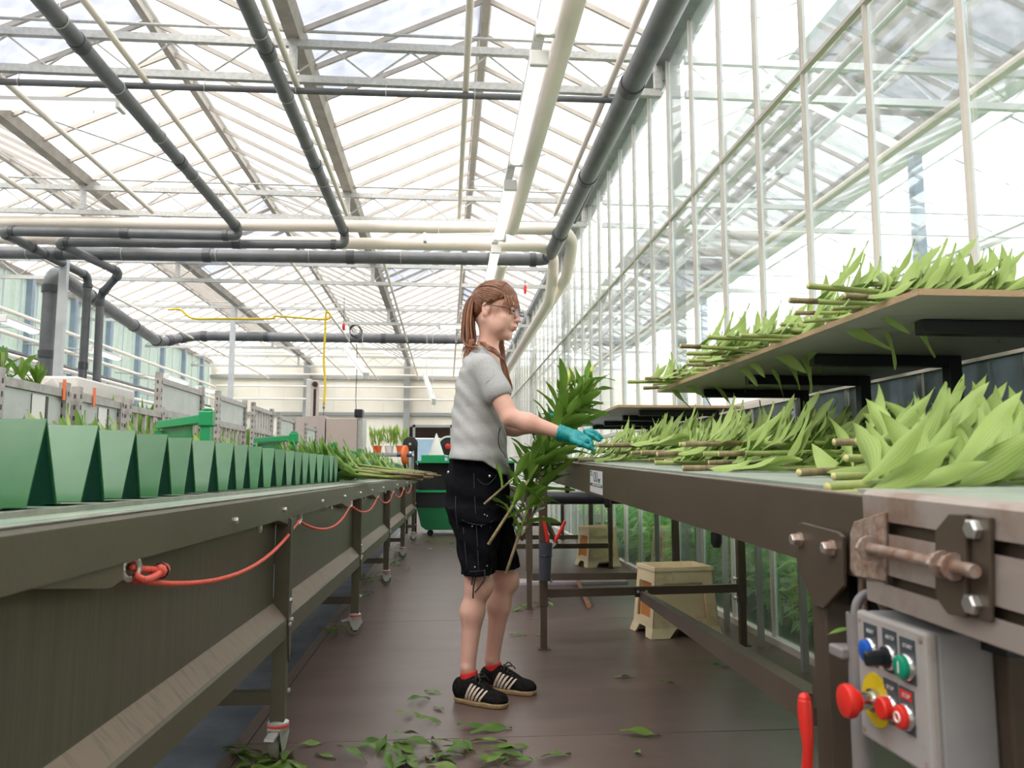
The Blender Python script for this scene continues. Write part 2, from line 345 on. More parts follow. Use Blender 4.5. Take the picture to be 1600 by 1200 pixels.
# right wall: glazing bars every 0.6 m, panes in three rows
def wall_glass(name, X, Y0, Y1, step, rows, mats, barsz, barm, extra=None):
    wr = tag(empty(name), kind='structure'); n = int(round((Y1 - Y0) / step)); z0, z1 = rows[0], rows[-1]
    mb = MB(); mb.box(X - .010, X + .006, -.009, .009, z0, z1); b0 = mb.build('glazing_bar', M[barm], wr)
    mb = MB(); mb.box(X + .016, X + .030, .012, .040, z0, z1); b1 = mb.build('outer_strip', M['whitebar'], wr)
    for i in range(n + 1):
        for q in (b0, b1):
            c = q if i == 0 else q.copy()
            if i: COL.objects.link(c)
            c.location = (0, Y0 + step * i, 0)
    for r in range(len(rows) - 1):
        mb = MB(); mb.box(X + .010, X + .015, .016, step - .016, rows[r] + .02, rows[r + 1] - .02); p0 = mb.build('wall_pane', M[mats[r]], wr)
        for i in range(n):
            c = p0 if i == 0 else p0.copy()
            if i: COL.objects.link(c)
            c.location = (0, Y0 + step * i, 0)
    return wr
wallr = wall_glass('wall_right', 1.77, -2.9, 25.9, .6, [0, 1.31, 2.92, 4.36], ['glasslow', 'glass', 'glasshigh'], None, 'beigebar')
mb = MB(); mb.box(1.75, 1.785, -1.7, 25.9, 1.29, 1.33); mb.build('sill_rail', M['beigebar'], wallr, bevel=.004)
mb = MB(); mb.box(1.755, 1.785, -1.7, 25.9, 2.91, 2.93); mb.build('middle_rail', M['beigebar'], wallr)
mb = MB(); mb.box(1.70, 1.80, -1.7, 25.9, 4.26, 4.36); mb.build('eaves_beam', M['gutterg'], wallr)
mb = MB(); mb.box(1.75, 1.80, -1.7, 25.9, 0, .035); mb.build('bottom_rail', M['beigebar'], wallr)
for yy in (6.2, 12.1, 16.85, 20.4, 24):
    mb = MB(); mb.box(1.80, 1.90, yy - .04, yy + .04, 0, 4.36); mb.build('steel_column', M['girt'], wallr)
# left wall: teal panes between blue-grey posts
walll = tag(empty('wall_left'), kind='structure'); XL = -7.55
n = 34
mb = MB(); mb.box(XL - .02, XL + .02, -.014, .014, 0, 4.4); b0 = mb.build('glazing_bar', M['whitebar'], walll)
mb = MB(); mb.box(XL + .02, XL + .12, -.06, .06, 0, 4.38); b1 = mb.build('wall_post', M['bluepost'], walll)
for r, (za, zb) in enumerate(((.05, 1.3), (1.34, 2.84), (2.90, 4.36))):
    mb = MB(); mb.box(XL - .008, XL - .002, .016, .551, za, zb); p0 = mb.build('wall_pane', M['teal'], walll)
    for i in range(n):
        c = p0 if i == 0 else p0.copy()
        if i: COL.objects.link(c)
        c.location = (0, 6.67 + .567 * i, 0)
for i in range(n + 1):
    c = b0 if i == 0 else b0.copy()
    if i: COL.objects.link(c)
    c.location = (0, 6.67 + .567 * i, 0)
for i in range(12):
    c = b1 if i == 0 else b1.copy()
    if i: COL.objects.link(c)
    c.location = (0, 6.3 + 1.7 * i, 0)
mb = MB(); mb.box(XL + .0, XL + .1, 6.4, 25.9, 2.84, 2.88); mb.build('middle_rail', M['whitebar'], walll); mb = MB(); mb.cyl((XL + .08, 6.4, 2.96), (XL + .08, 25.9, 2.96), .05, seg=8); mb.build('rail_pipe', M['pvc'], walll)
mb = MB(); mb.box(XL - .01, XL + .08, 6.4, 25.9, 1.29, 1.35); mb.build('sill_rail', M['bluepost'], walll)
mb = MB(); mb.box(XL - .005, XL + .02, -3.0, 6.6, 0, 4.36); mb.build('wall_sheet', M['sheet'], walll)
# far wall: cream sheets up into the gables
wallf = tag(empty('wall_far'), kind='structure')
def roofz(x):
    for i in range(3):
        if GX[i] <= x <= GX[i + 1] + 1e-6:
            xr = (GX[i] + GX[i + 1]) / 2; return GUT_Z + (RIDGE_Z - GUT_Z) * (1 - abs(x - xr) / (xr - GX[i])) - .05
    return GUT_Z
xs = [-7.55 + .7875 * i for i in range(13)]
DOORX = (-1.02, .15)
for i in range(12):
    x0, x1 = xs[i] + .002, xs[i + 1] - .002; zb = 0
    if x1 > DOORX[0] and x0 < DOORX[1]: zb = 2.36
    mid = (x0 + x1) / 2; top = [(x1, YE, roofz(x1)), (x0, YE, roofz(x0))]
    mb = MB(); mb.prism([(x0, YE, zb), (x1, YE, zb)] + top, (0, .06, 0)); mb.build('wall_panel', M['sheet'], wallf)
for nm, z, hh in (('girt', 3.93, .10), ('girt', 2.76, .10)):
    mb = MB(); mb.box(-7.5, 1.75, 25.90, 25.98, z - hh / 2, z + hh / 2); mb.build(nm, M['girt'], wallf)
for x in (-4.45, -1.28):
    mb = MB(); mb.box(x - .08, x + .08, 25.78, 25.89, 0, 4.4); mb.box(x - .1, x + .1, 25.76, 25.78, 0, 4.4); mb.build('wall_column', M['girt'], wallf)
# wall behind the camera
walln = tag(empty('wall_near'), kind='structure')
for i in range(12):
    mb = MB(); mb.prism([(xs[i] + .002, -3.06, 0), (xs[i + 1] - .002, -3.06, 0), (xs[i + 1] - .002, -3.06, roofz(xs[i + 1])), (xs[i] + .002, -3.06, roofz(xs[i]))], (0, .06, 0)); mb.build('wall_panel', M['sheet'], walln)
mb = MB(); mb.box(1.9, 11.35, -3.06, -3.0, 0, 4.4); mb.build('wall_panel', M['sheet'], walln)
# doorway in the far wall with the room beyond it
door = tag(empty('door_1'), kind='structure')
mb = MB(); mb.box(-1.08, -1.0, 25.88, 26.08, 0, 2.42); mb.box(.12, .2, 25.88, 26.08, 0, 2.42); mb.box(-1.08, .2, 25.88, 26.08, 2.34, 2.42); mb.build('door_frame', M['girt'], door)
M['beyond'] = mat('beige_room', (.55, .45, .38), .7, 0, (.62, .52, .45), scale=1)
M['bluewin'] = glass_mat('bluish_window', tint=(.38, .45, .50), gloss=.05, dirt=.3, dirtcol=(.5, .6, .65))
mb = MB(); mb.box(-2.3, 1.6, 26.1, 31, -.03, 0); mb.build('inner_floor', M['beyond'], door)
mb = MB(); mb.box(-2.4, -2.3, 26.1, 31, 0, 2.9); mb.box(1.6, 1.7, 26.1, 31, 0, 2.9); mb.box(-2.4, 1.7, 26.1, 31, 2.9, 2.95); mb.box(-2.4, 1.7, 31, 31.1, 0, 1.2); mb.box(-2.4, 1.7, 31, 31.1, 2.2, 2.9); mb.build('inner_walls', M['beyond'], door)
for x in (-2.3, -1.35, -.4, .55):
    mb = MB(); mb.box(x + .04, x + .91, 31.03, 31.04, 1.22, 2.18); mb.build('inner_window', M['bluewin'], door); mb = MB(); mb.box(x, x + .04, 31, 31.08, 1.2, 2.2); mb.build('mullion', M['whitebar'], door)
# neighbouring greenhouse seen through the right wall
nb = tag(empty('greenhouse_beyond'), kind='structure')
NG = [1.90, 5.05, 8.20, 11.35]
M['screen'] = glass_mat('screened_roof', tint=(.82, .82, .84), gloss=.02, dirt=.88, dirtcol=(.50, .48, .48), fres=False)
M['paleframe'] = mat('pale_frame', (.80, .83, .86), .5, 0)
for bi in range(3):
    xr = (NG[bi] + NG[bi + 1]) / 2
    for si, xg in enumerate((NG[bi], NG[bi + 1])):
        a, b, n = slope_geo(xg, xr, 0, 0); scr = (bi == 0 and si == 1)
        for y0, y1 in ((YB, 2.7), (2.7, 8.0), (8.25, 16.1), (16.3, 25.9)):
            mb = MB(); mb.prism([a + n * .03 + Vector((0, y0, 0)), b + n * .03 + Vector((0, y0, 0)), b + n * .036 + Vector((0, y0, 0)), a + n * .036 + Vector((0, y0, 0))], (0, y1 - y0, 0))
            mb.build('roof_sheet', M['screen'] if scr else M['nbpane'], nb)
        mb = MB(); yy = .2
        while yy < 26: mb.bar(a + Vector((0, yy, 0)), b + Vector((0, yy, 0)), .03, .04); yy += .6 if scr else 1.2
        o = mb.build('roof_bars', M['galv'] if scr else M['paleframe'], nb); o['kind'] = 'stuff'
    mb = MB(); mb.box(xr - .03, xr + .03, 0, YE, RIDGE_Z - .04, RIDGE_Z + .04); mb.build('ridge_beam', M['paleframe'], nb)
for g in NG[1:]:
    mb = MB(); mb.box(g - .10, g + .10, YB, YE, 4.34, 4.45); mb.build('gutter', M['paleframe'], nb)
for ty in TY:
    mb = MB(); mb.box(1.95, 11.3, ty - .025, ty + .025, ZL - .03, ZL + .03); mb.box(1.95, 11.3, ty - .025, ty + .025, ZT - .03, ZT + .03)
    for j in range(29):
        x = 1.95 + .3125 * j; mb.cyl((x, ty, ZL if j % 2 else ZT), (x + .3125, ty, ZT if j % 2 else ZL), .008, seg=5)
    mb.build('truss', M['paleframe'], nb)
for yy in (8.0, 15.2, 22.4):
    for g in (5.05, 8.2):
        mb = MB(); mb.box(g - .05, g + .05, yy - .06, yy + .06, -.03, 4.34); mb.build('column', M['bluepost'], nb)
mb = MB()
for i in range(24):
    yy = 1 + i * 1.05; mb.box(11.33, 11.37, yy - .02, yy + .02, 0, 4.4)
for z in (1.0, 2.2, 3.3): mb.box(11.32, 11.38, 0, YE, z - .03, z + .03)
mb.build('far_wall_bars', M['paleframe'], nb)
mb = MB(); mb.cyl((4.2, YB, 3.95), (4.2, YE, 3.95), .045, seg=10); mb.build('heating_pipe', M['cream'], nb)
mb = MB(); mb.cyl((3.3, YB, 3.93), (3.3, YE, 3.93), .02, seg=8); mb.build('thin_pipe', M['whitebar'], nb)
mb = MB()
for x in (2.6, 6.2, 9.0): mb.cyl((x, YB, 3.6), (x, YE, 3.6), .02, seg=6)
mb.build('spray_lines', M['paleframe'], nb)
for i in range(12):
    x0, x1 = 1.95 + i * .783, 1.95 + (i + 1) * .783 - .01; mb = MB(); mb.box(x0, x1, YE, YE + .05, 0, 4.4); mb.build('end_panel', M['sheet'], nb)
# ================================================================== PIPES, LAMPS, HOSES UNDER THE ROOF
def pipe(name, pts, r, m, label, group=None, collar=0, cm='pvcjoint', seg=14, hang=None, cat='pipe', elb=True):
    pts = [Vector(p) for p in pts]; root = empty(name, pts[0]); tag(root, label, cat, group)
    mb = MB(off=pts[0])
    # rounded bends
    P = [pts[0]]
    for i in range(1, len(pts) - 1):
        a, b, c = pts[i - 1:i + 2]; d1 = (a - b).normalized(); d2 = (c - b).normalized(); q = min(r * 2.2, (a - b).length * .45, (c - b).length * .45)
        for t in (0, .25, .5, .75, 1): P.append((b + d1 * q) * (1 - t) ** 2 + b * 2 * t * (1 - t) + (b + d2 * q) * t * t)
    P.append(pts[-1]); mb.tube(P, r, seg); mb.build('tube', M[m], root, smooth=True, auto=True)
    if elb and len(pts) > 2:
        for b in range(1, len(pts) - 1):
            for o_ in (pts[b - 1], pts[b + 1]):
                d = (o_ - pts[b]); 
                if d.length < r * 5: continue
                d.normalize(); m2 = MB(off=pts[0]); m2.cyl(pts[b] + d * r * 1.9, pts[b] + d * r * 2.9, r * 1.16, seg=seg); m2.build('elbow_collar', M[cm], root, smooth=True, auto=True)
    if collar:
        for i in range(len(pts) - 1):
            a, b = pts[i], pts[i + 1]; L_ = (b - a).length; d = (b - a).normalized(); t = collar * .6
            while t < L_ - r * 4:
                m2 = MB(off=pts[0]); m2.cyl(a + d * t, a + d * (t + .10), r * 1.12, seg=seg); m2.build('sleeve', M[cm], root, smooth=True, auto=True); t += collar
    if hang:
        for (t, zt) in hang:
            i = 0; L0 = (pts[1] - pts[0]).length; p = pts[0].lerp(pts[1], t); m2 = MB(off=pts[0])
            d = (pts[1] - pts[0]).normalized()
            m2.ring(p, d, r * 1.08, .004, 14, 5); m2.cyl(p + Vector((0, 0, r)), (p.x, p.y, zt), .0035, seg=5); m2.build('hanger', M['galv'], root)
    return root
zc = 3.97
HG = [(.12 * i + .05, 4.0) for i in range(8)]
pipe('ceiling_pipe', [(-2.53, 2.0, 3.835), (-2.53, 9.62, 3.835), (-2.53, 9.62, 3.745), (-5.28, 9.66, 3.745), az(60, 392, 3.745), az(138, 432, 3.745), Vector((az(138, 432, 3.745).x, az(138, 432, 3.745).y, .9))], .058, 'pvc', 'dark grey pipe running overhead to an elbow then left, the leftmost long dark one', collar=2.1, hang=HG)
pipe('ceiling_pipe', [(-1.27, 2.0, 3.835), (-1.27, 9.72, 3.835), (-1.27, 9.72, 3.69), (-4.75, 9.9, 3.69), az(188, 426, 3.69), ay(157, 461, 11.9), ay(149, 640, 11.9)], .055, 'pvc', 'dark grey overhead pipe ending in a drop elbow left of the centre lamps', collar=2.1, hang=HG)
pipe('main_pipe', [(-6.3, 10.85, 3.80), (1.36, 10.62, 3.80), (1.36, 2.0, 3.80)], .085, 'pvc', 'thick dark grey main pipe crossing the hall and running beside the right gutter', collar=1.9, hang=[(.1 + .16 * i, 4.35) for i in range(5)])
pipe('water_pipe', [(-7.4, 6.28, 3.925), (1.44, 6.13, 3.925), (1.49, 6.3, 3.92), (1.52, 9.3, 3.92)], .026, 'pvc', 'thinner dark pipe slung under the nearest roof truss', hang=[(.3 + .08 * i, 4.0) for i in range(8)], elb=False)
pipe('cream_pipe', [(-7.4, 9.93, 3.92), (1.42, 9.60, 3.92), (1.60, 9.9, 3.86), (1.58, 10.4, 3.50), (1.56, 25.7, 3.50)], .075, 'cream', 'thick cream heating pipe crossing the hall, the upper of the pair', elb=False)
pipe('cream_pipe', [(-7.4, 10.35, 3.84), (1.25, 10.10, 3.84), (1.42, 10.4, 3.78), (1.42, 10.9, 3.30), (1.42, 25.7, 3.30)], .075, 'cream', 'thick cream heating pipe crossing the hall, the lower of the pair', elb=False)
for x, y0, y1, r, lab in ((-2.38, 2, 9.4, .025, 'thin cream pipe overhead beside the leftmost dark pipe'), (-1.21, 2, 9.4, .025, 'thin cream pipe overhead close to the second dark pipe'),
        (.13, 2, 9.4, .026, 'cream pipe overhead in line with the middle of the right bay'), (1.27, 2, 9.2, .026, 'cream pipe overhead next to the thick pipe at the right gutter'),
        (-3.49, 2, 9.5, .026, 'thin cream pipe overhead at the upper left corner'), (-4.63, 6, 9.5, .026, 'thin cream pipe overhead farthest to the left before the trusses'), (.765, 2, 9.35, .075, 'thick cream pipe overhead beside the row of lamps'), (.765, 10.85, 25.4, .075, 'thick cream pipe continuing beyond the crossing pipes beside the lamps')):
    pipe('cream_pipe', [(x, y0, 3.975 if r < .05 else 3.82), (x, y1, 3.975 if r < .05 else 3.82)], r, 'cream', lab)
for x, lab in ((-5.6, 'pale'), (-3.1, 'second'), (-2.2, 'third'), (-.9, 'fourth'), (.2, 'fifth')):
    pipe('sprinkler_pipe', [(x, 10.85, 3.85), (x, 25.6, 3.85)], .022, 'cream', {'pale': 'cream pipe under the far trusses, nearest the teal side wall', 'second': 'cream pipe under the far trusses in the left bay, left of the yellow hose', 'third': 'cream pipe under the far trusses just right of the yellow hose start', 'fourth': 'cream pipe under the far trusses beside the middle gutter', 'fifth': 'cream pipe under the far trusses behind the row of lamps'}[lab])
for z, lab in ((3.98, 'top cream pipe along the far wall'), (3.6, 'middle cream pipe along the far wall'), (3.20, 'lowest cream pipe along the far wall')):
    pipe('wall_pipe', [(-7.2, 25.6, z), (1.3, 25.6, z)], .03, 'cream', lab)
for x, z, lab in ((-7.2, 3.55, 'cream pipe along the teal wall, highest'), (-7.1, 3.15, 'cream pipe along the teal wall, second from top'), (-6.9, 2.75, 'cream pipe along the teal wall, third from top'), (-6.6, 2.45, 'cream pipe along the teal wall, lowest of four')):
    pipe('side_pipe', [(x, 7, z), (x, 25.5, z)], .035, 'cream', lab)
# thick grey pipes at the left
pipe('drain_pipe', [(-5.75, 6.5, 3.0), (-5.62, 10.2, 3.0), (-5.62, 10.2, .9)], .085, 'pvc', 'thick grey pipe bending down at the left edge of the picture', collar=1.6)
pA = ay(82, 424, 11.3); pB = ay(250, 506, 17.5)
pipe('arch_pipe', [(pA.x, pA.y, .9), (pA.x, pA.y, pA.z), (pB.x, pB.y, pA.z), (pB.x + .5, pB.y + .6, pA.z + .25), (1.3, pB.y + .6, pA.z + .25)], .105, 'pvc', 'thick grey pipe rising from the boxes, arching back and crossing the hall', collar=2.6)
# steel columns of the hall standing between the trolleys
M['whitecol'] = mat('pale_steel_column', (.56, .58, .60), .45, .2, (.64, .66, .68), scale=6)
for (x, y_), lab in (((-5.22, 11.15), 'pale steel column rising behind the grey drop pipes at left'), ((-4.45, 16.85), 'pale steel column farther back near the teal wall')):
    rt_ = empty('steel_column', (x, y_, 0)); tag(rt_, lab, 'column')
    mb = MB(off=(x, y_, 0)); mb.box(x - .05, x + .05, y_ - .04, y_ + .04, .01, 4.3); mb.build('shaft', M['whitecol'], rt_); mb = MB(off=(x, y_, 0)); mb.box(x - .11, x + .11, y_ - .1, y_ + .1, 0, .012); mb.build('base_plate', M['whitecol'], rt_)
# fluorescent lamps
def lamp(p0, p1, label, group=None, w_=.09, rail=True, hz=4.0):
    p0 = Vector(p0); p1 = Vector(p1); c = (p0 + p1) / 2; root = empty('strip_lamp', c); tag(root, label, 'lamp', group); d = (p1 - p0).normalized()
    mb = MB(off=c); mb.bar(p0 + Vector((0, 0, .02)), p1 + Vector((0, 0, .02)), w_, .04); mb.build('housing', M['white'], root, bevel=.006)
    mb = MB(off=c); q0, q1 = p0 + d * .03, p1 - d * .03; sd = d.cross(Vector((0, 0, 1)))
    prof = [(-.5, 0), (-.42, -.035), (-.2, -.05), (.2, -.05), (.42, -.035), (.5, 0)]
    mb.prism([q0 + sd * (a * w_) + Vector((0, 0, b)) for a, b in prof], q1 - q0); mb.build('diffuser', M['diffuser'], root)
    if hz is None:
        for t in (.2, .8):
            mb = MB(off=c); p = p0.lerp(p1, t); mb.cyl(p, (-7.5, p.y, p.z + .1), .012, seg=5); mb.build('wall_arm', M['galv'], root)
    for e in (p0, p1):
        mb = MB(off=c); s_ = 1 if e is p0 else -1; mb.bar(e - d * .004 * s_, e + d * .035 * s_, w_ * 1.08, .105); mb.build('end_cap', M['white'], root, bevel=.008)
    if hz:
        for t in (.18, .82):
            mb = MB(off=c); p = p0.lerp(p1, t); mb.cyl((p.x, p.y, p.z + .04), (p.x, p.y, hz), .004, seg=5); mb.build('hanger', M['galv'], root)
    return root
LX = .585
names = ['nearest ceiling strip lamp in the row above the worker, cut by the top edge', 'second strip lamp of the row above the worker', 'third strip lamp of the row above the worker', 'fourth strip lamp of the row above the worker', 'fifth strip lamp of the row, just above the worker head', 'sixth strip lamp of the row, far behind the worker', 'last visible strip lamp of the row near the far wall']
segs = [(3.2, 4.62), (4.95, 6.72), (7.3, 9.0), (9.5, 11.0), (11.6, 13.2), (13.9, 15.5), (16.3, 17.9)]
for (a, b), lab in zip(segs, names): lamp((LX, a, 3.62), (LX, b, 3.62), lab, 'row of strip lamps above the aisle', w_=.115, hz=3.76)
mb = MB(off=(LX, 2, 3.78)); mb.box(LX - .035, LX + .035, 2, 18.5, 3.75, 3.80); tag(mb.build('lamp_rail', M['galv']), 'long grey metal rail carrying the row of strip lamps', 'rail')
lamp(ay(-60, 160, 6.9), ay(192, 165, 6.9), 'strip lamp hanging crosswise at the upper left', w_=.14, hz=4.0)
lamp(ay(662, 372, 9.2), ay(790, 370, 9.2), 'strip lamp hanging crosswise under the cream pipes', w_=.10, hz=3.84)
lamp(ay(540, 545, 13.5), ay(572, 587, 12.0), 'strip lamp hanging low at a slant near the yellow hose', hz=4.3)
lamp(ay(664, 588, 13), ay(678, 628, 12), 'narrow strip lamp hanging on end left of the worker', hz=4.3, w_=.06)
for i, (q0, q1) in enumerate((((0, 497), (55, 518)), ((136, 544), (184, 560)), ((257, 587), (290, 599)), ((310, 606), (333, 612)))):
    lamp(ax(*q0, -6.3), ax(*q1, -6.3), ['strip lamp by the teal wall at the left edge', 'strip lamp by the teal wall above the second trolley', 'strip lamp by the teal wall above the tall trolley', 'strip lamp by the teal wall nearest the far corner'][i], 'strip lamps along the teal wall', w_=.16, hz=None)
lamp(ay(685, 509, 15), ay(745, 510, 15), 'strip lamp hanging crosswise left of the worker head', hz=4.0, w_=.1)
# yellow hose and coiled cable
M['yellow'] = mat('yellow_hose', (.85, .62, .02), .45)
yh = [ay(262, 484, 14.5), ay(282, 484, 14.5), ay(300, 497, 14.5), ay(345, 498, 14.5), ay(425, 498, 14.5), ay(432, 494, 14.5), ay(505, 499, 14.5), ay(516, 494, 14.5), ay(513, 488, 14.5), ay(509, 492, 14.5), ay(508, 520, 14.5), ay(506, 560, 14.5), ay(508, 600, 14.5), ay(506, 632, 14.5)]
rt_ = empty('air_hose', yh[0]); tag(rt_, 'yellow air hose looped along the truss and hanging down to a brass fitting', 'hose')
mb = MB(off=yh[0]); mb.tube(catmull(yh, 5), .02, 8); mb.build('hose', M['yellow'], rt_, smooth=True)
mb = MB(off=yh[0]); e = yh[-1]; mb.cyl(e, e - Vector((0, 0, .25)), .012, seg=8); mb.cyl(e - Vector((0, 0, .02)), e - Vector((0, 0, .07)), .022, seg=8); mb.build('fitting', M['rust'], rt_, smooth=True)
c = ay(554, 516, 14.3); rt_ = empty('cable_coil', c); tag(rt_, 'thin black cable coiled in a ring and hanging from the truss', 'cable')
for k in range(4):
    mb = MB(off=c); mb.ring(c + Vector((.01 * k, 0, -.01 * k)), (.15 * k - .2, 1, .1 * k), .095 + .006 * k, .006, 24, 5); mb.build('cable_loop', M['rubber'], rt_)
mb = MB(off=c); mb.tube(catmull([c + Vector((.02, 0, -.1)), ay(558, 560, 14.3), ay(556, 620, 14.3), ay(557, 650, 14.3)], 5), .007, 6); mb.build('hanging_cable', M['rubber'], rt_)
c = ay(537, 511, 14.3); rt_ = empty('hoist_plug', c); tag(rt_, 'red plug hanging from the truss beside the cable coil', 'plug')
mb = MB(off=c); mb.cyl(c, c + Vector((0, 0, .55)), .005, seg=5); mb.build('cord', M['rubber'], rt_); mb = MB(off=c); mb.lathe(c - Vector((0, 0, .06)), [(.01, 0), (.028, .02), (.028, .1), (.015, .13)]); mb.build('plug_body', M['red'], rt_, smooth=True)
c = ay(820.5, 452, 12.0); rt_ = empty('hoist_plug', c); tag(rt_, 'red plug hanging from the truss right of the worker head', 'plug')
mb = MB(off=c); mb.cyl(c, c + Vector((0, 0, .16)), .005, seg=5); mb.build('cord', M['rubber'], rt_); mb = MB(off=c); mb.lathe(c - Vector((0, 0, .08)), [(.008, 0), (.022, .03), (.024, .12), (.012, .15)]); mb.build('plug_body', M['red'], rt_, smooth=True)
# ================================================================== LEFT BENCH CONVEYOR (local x: 0 = aisle face, minus = away)
M['weld'] = mat('brushed_olive_panel', (.125, .118, .085), .34, .45, (.16, .15, .115), scale=2.5, stretch=(1, 30, 1), bump=.04, bscale=50)
M['cap'] = mat('worn_zinc_lip', (.42, .42, .38), .35, .5, (.30, .30, .26), scale=20)
bench = empty('bench_conveyor', (-.545, 0, 0), -math.atan(.0125)); tag(bench, 'long olive steel bench conveyor with green trays at the left of the aisle', 'conveyor')
Y0, Y1 = .25, 11.6
mb = MB(); mb.prism([(0, Y0, .77), (0, Y0, .842), (-.006, Y0, .85), (-.03, Y0, .85), (-.03, Y0, .846), (-.006, Y0, .842), (-.004, Y0, .838), (-.004, Y0, .774), (-.03, Y0, .774), (-.03, Y0, .77)], (0, Y1 - Y0, 0)); mb.build('side_rail', M['olive'], bench)
mb = MB(); mb.box(-.031, -.004, Y0, Y1, .8505, .8525); mb.build('rail_lip', M['cap'], bench)
mb = MB(); mb.box(-.095, -.031, Y0, Y1, .838, .853); mb.build('belt_edge', M['beltL'], bench)
mb = MB(); mb.box(-.115, -.095, Y0, Y1, .845, .862); mb.build('inner_lip', M['cap'], bench)
mb = MB(); mb.box(-.72, -.115, Y0, Y1, .83, .858); mb.build('belt', M['beltL'], bench)
mb = MB(); mb.box(-.80, -.74, Y0, Y1, .76, .86); mb.build('rear_rail', M['olive'], bench)
LEGY = [.78, 2.74, 4.72, 6.74, 8.76, 10.9]
for i in range(len(LEGY) - 1):
    a, b = LEGY[i] + .024, LEGY[i + 1] - .024
    mb = MB(); mb.box(-.052, -.046, a, b, .475, .772); mb.build('side_panel', M['weld'], bench)
    mb = MB(); mb.prism([(-.050, a, .50), (-.006, a, .452), (-.006, a, .446), (-.050, a, .494)], (0, b - a, 0)); mb.build('sloped_ledge', M['ledge'], bench)
    mb = MB(); mb.prism([(-.0055, a, .452), (0, a, .446), (0, a, .385), (-.004, a, .385), (-.004, a, .444), (-.0055, a, .446)], (0, b - a, 0)); mb.build('ledge_lip', M['olive'], bench)
M['fork'] = mat('pale_castor_fork', (.52, .53, .52), .4, .4, (.64, .65, .64), scale=8)
M['tyre'] = mat('grey_tyre', (.20, .19, .16), .6)
for i, ly in enumerate(LEGY):
    lg = None; mb = MB(); mb.box(-.045, .0, ly - .0225, ly + .0225, .12, .772); lg = mb.build('leg', M['olive'], bench, bevel=.003)
    mb = MB(); mb.box(.0005, .005, ly - .022, ly + .022, .44, .765); mb.build('leg_cover', M['weld'], lg)
    mb = MB(); mb.prism([(.0005, ly - .02, .45), (.0005, ly + .03, .45), (.0005, ly + .03, .35), (.0005, ly + .012, .30), (.0005, ly - .004, .35)], (.005, 0, 0)); mb.build('gusset_plate', M['olive'], lg)
    for (dy, z) in ((.0, .50), (-.012, .425), (.018, .435), (0, .215)):
        mb = MB(); mb.lathe((.005, ly + dy, z), [(.009, 0), (.009, .006), (.006, .008)], (1, 0, 0), 6); mb.build('bolt', M['zinc'], lg)
    mb = MB(); mb.box(-.76, -.045, ly - .02, ly + .02, .175, .215); mb.build('cross_bar', M['olive'], bench)
    mb = MB(); mb.box(-.80, -.755, ly - .022, ly + .022, .12, .772); mb.build('leg', M['olive'], bench)
    for sx in (-.0225, -.7775):
        ct = empty('castor', (sx, ly, 0), parent=bench); a = 14 if sx > -.1 else 20
        ct.rotation_euler = (0, 0, R(a if i != 1 else 80))
        mb = MB(); mb.lathe((0, 0, .088), [(.03, 0), (.034, .012), (.034, .03), (.024, .036)]); mb.build('swivel', M['fork'], ct, smooth=True, auto=True)
        mb = MB(); mb.lathe((0, 0, .104), [(.0345, 0), (.036, .003), (.0345, .008)]); mb.build('red_ring', M['red'], ct)
        mb = MB()
        for s_ in (-1, 1): mb.prism([(-.035, s_ * .019, .1), (.03, s_ * .019, .1), (.042, s_ * .019, .075), (.012, s_ * .019, .03), (-.012, s_ * .019, .03), (-.03, s_ * .019, .07)], (0, .003 * s_, 0))
        mb.box(-.035, .03, -.022, .022, .098, .104); mb.build('fork', M['fork'], ct)
        mb = MB(); mb.lathe((0, -.014, .043), [(.034, 0), (.043, .003), (.043, .025), (.034, .028)], (0, 1, 0), 22); mb.build('tyre', M['tyre'], ct, smooth=True, auto=True)
        mb = MB(); mb.lathe((0, -.016, .043), [(.006, 0), (.03, .003), (.03, .029), (.006, .032)], (0, 1, 0), 16); mb.build('wheel_hub', M['rubber'], ct)
        mb = MB(); mb.prism([(-.03, -.016, .095), (-.07, -.016, .085), (-.075, -.016, .078), (-.03, -.016, .085)], (0, .032, 0)); mb.build('brake_pedal', M['fork'], ct)
# trays: light trapezoid end plates with dark gussets that paint in the inner shade
HT = .142; ZB = .864
def tray_meshes():      # folded sheet tents standing across the belt, dark end sheets stand in for the shade inside
    b = .052; th = .0025; a = MB(); a.prism([(0, -b, 0), (0, -b + th * 1.2, 0), (0, th * .4, HT), (0, -th * .6, HT + .0015)], (-.42, 0, 0))
    c = MB(); c.prism([(0, b, 0), (0, b - th * 1.2, 0), (0, -th * .4, HT), (0, th * .6, HT + .0015)], (-.42, 0, 0)); c.box(-.42, 0, -b - .012, -b, 0, .0015); c.box(-.42, 0, b, b + .012, 0, .0015)
    g = MB(); g.prism([(-.004, -b + .004, .001), (-.004, b - .004, .001), (-.004, 0, HT - .004)], (-.003, 0, 0))
    return a, c, g
f1, m2, m3 = tray_meshes(); first = None; yy = .46; rnd = random.Random(3)
while yy < 10.6:   # spacing of the tents
    skip = (4.86 < yy < 5.6) or (6.75 < yy < 7.5) or (8.2 < yy < 8.9)
    if not skip:
        if first is None:
            tr = empty('tray', (-.138, yy, ZB), parent=bench); a = f1.build('front_sheet', M['tray'], tr); b = m2.build('rear_sheet', M['tray'], tr); c = m3.build('shade_gusset', M['trayshade'], tr); first = (tr, [a, b, c])
        else:
            tr = empty('tray', (-.138 + rnd.uniform(-.004, .004), yy, ZB), parent=bench)
            for q in first[1]: d = q.copy(); COL.objects.link(d); d.parent = tr
            tr.rotation_euler = (R(rnd.uniform(-1.2, 1.2)), R(rnd.uniform(-.8, .8)), R(rnd.uniform(-1.5, 1.5)))
    yy += .1865
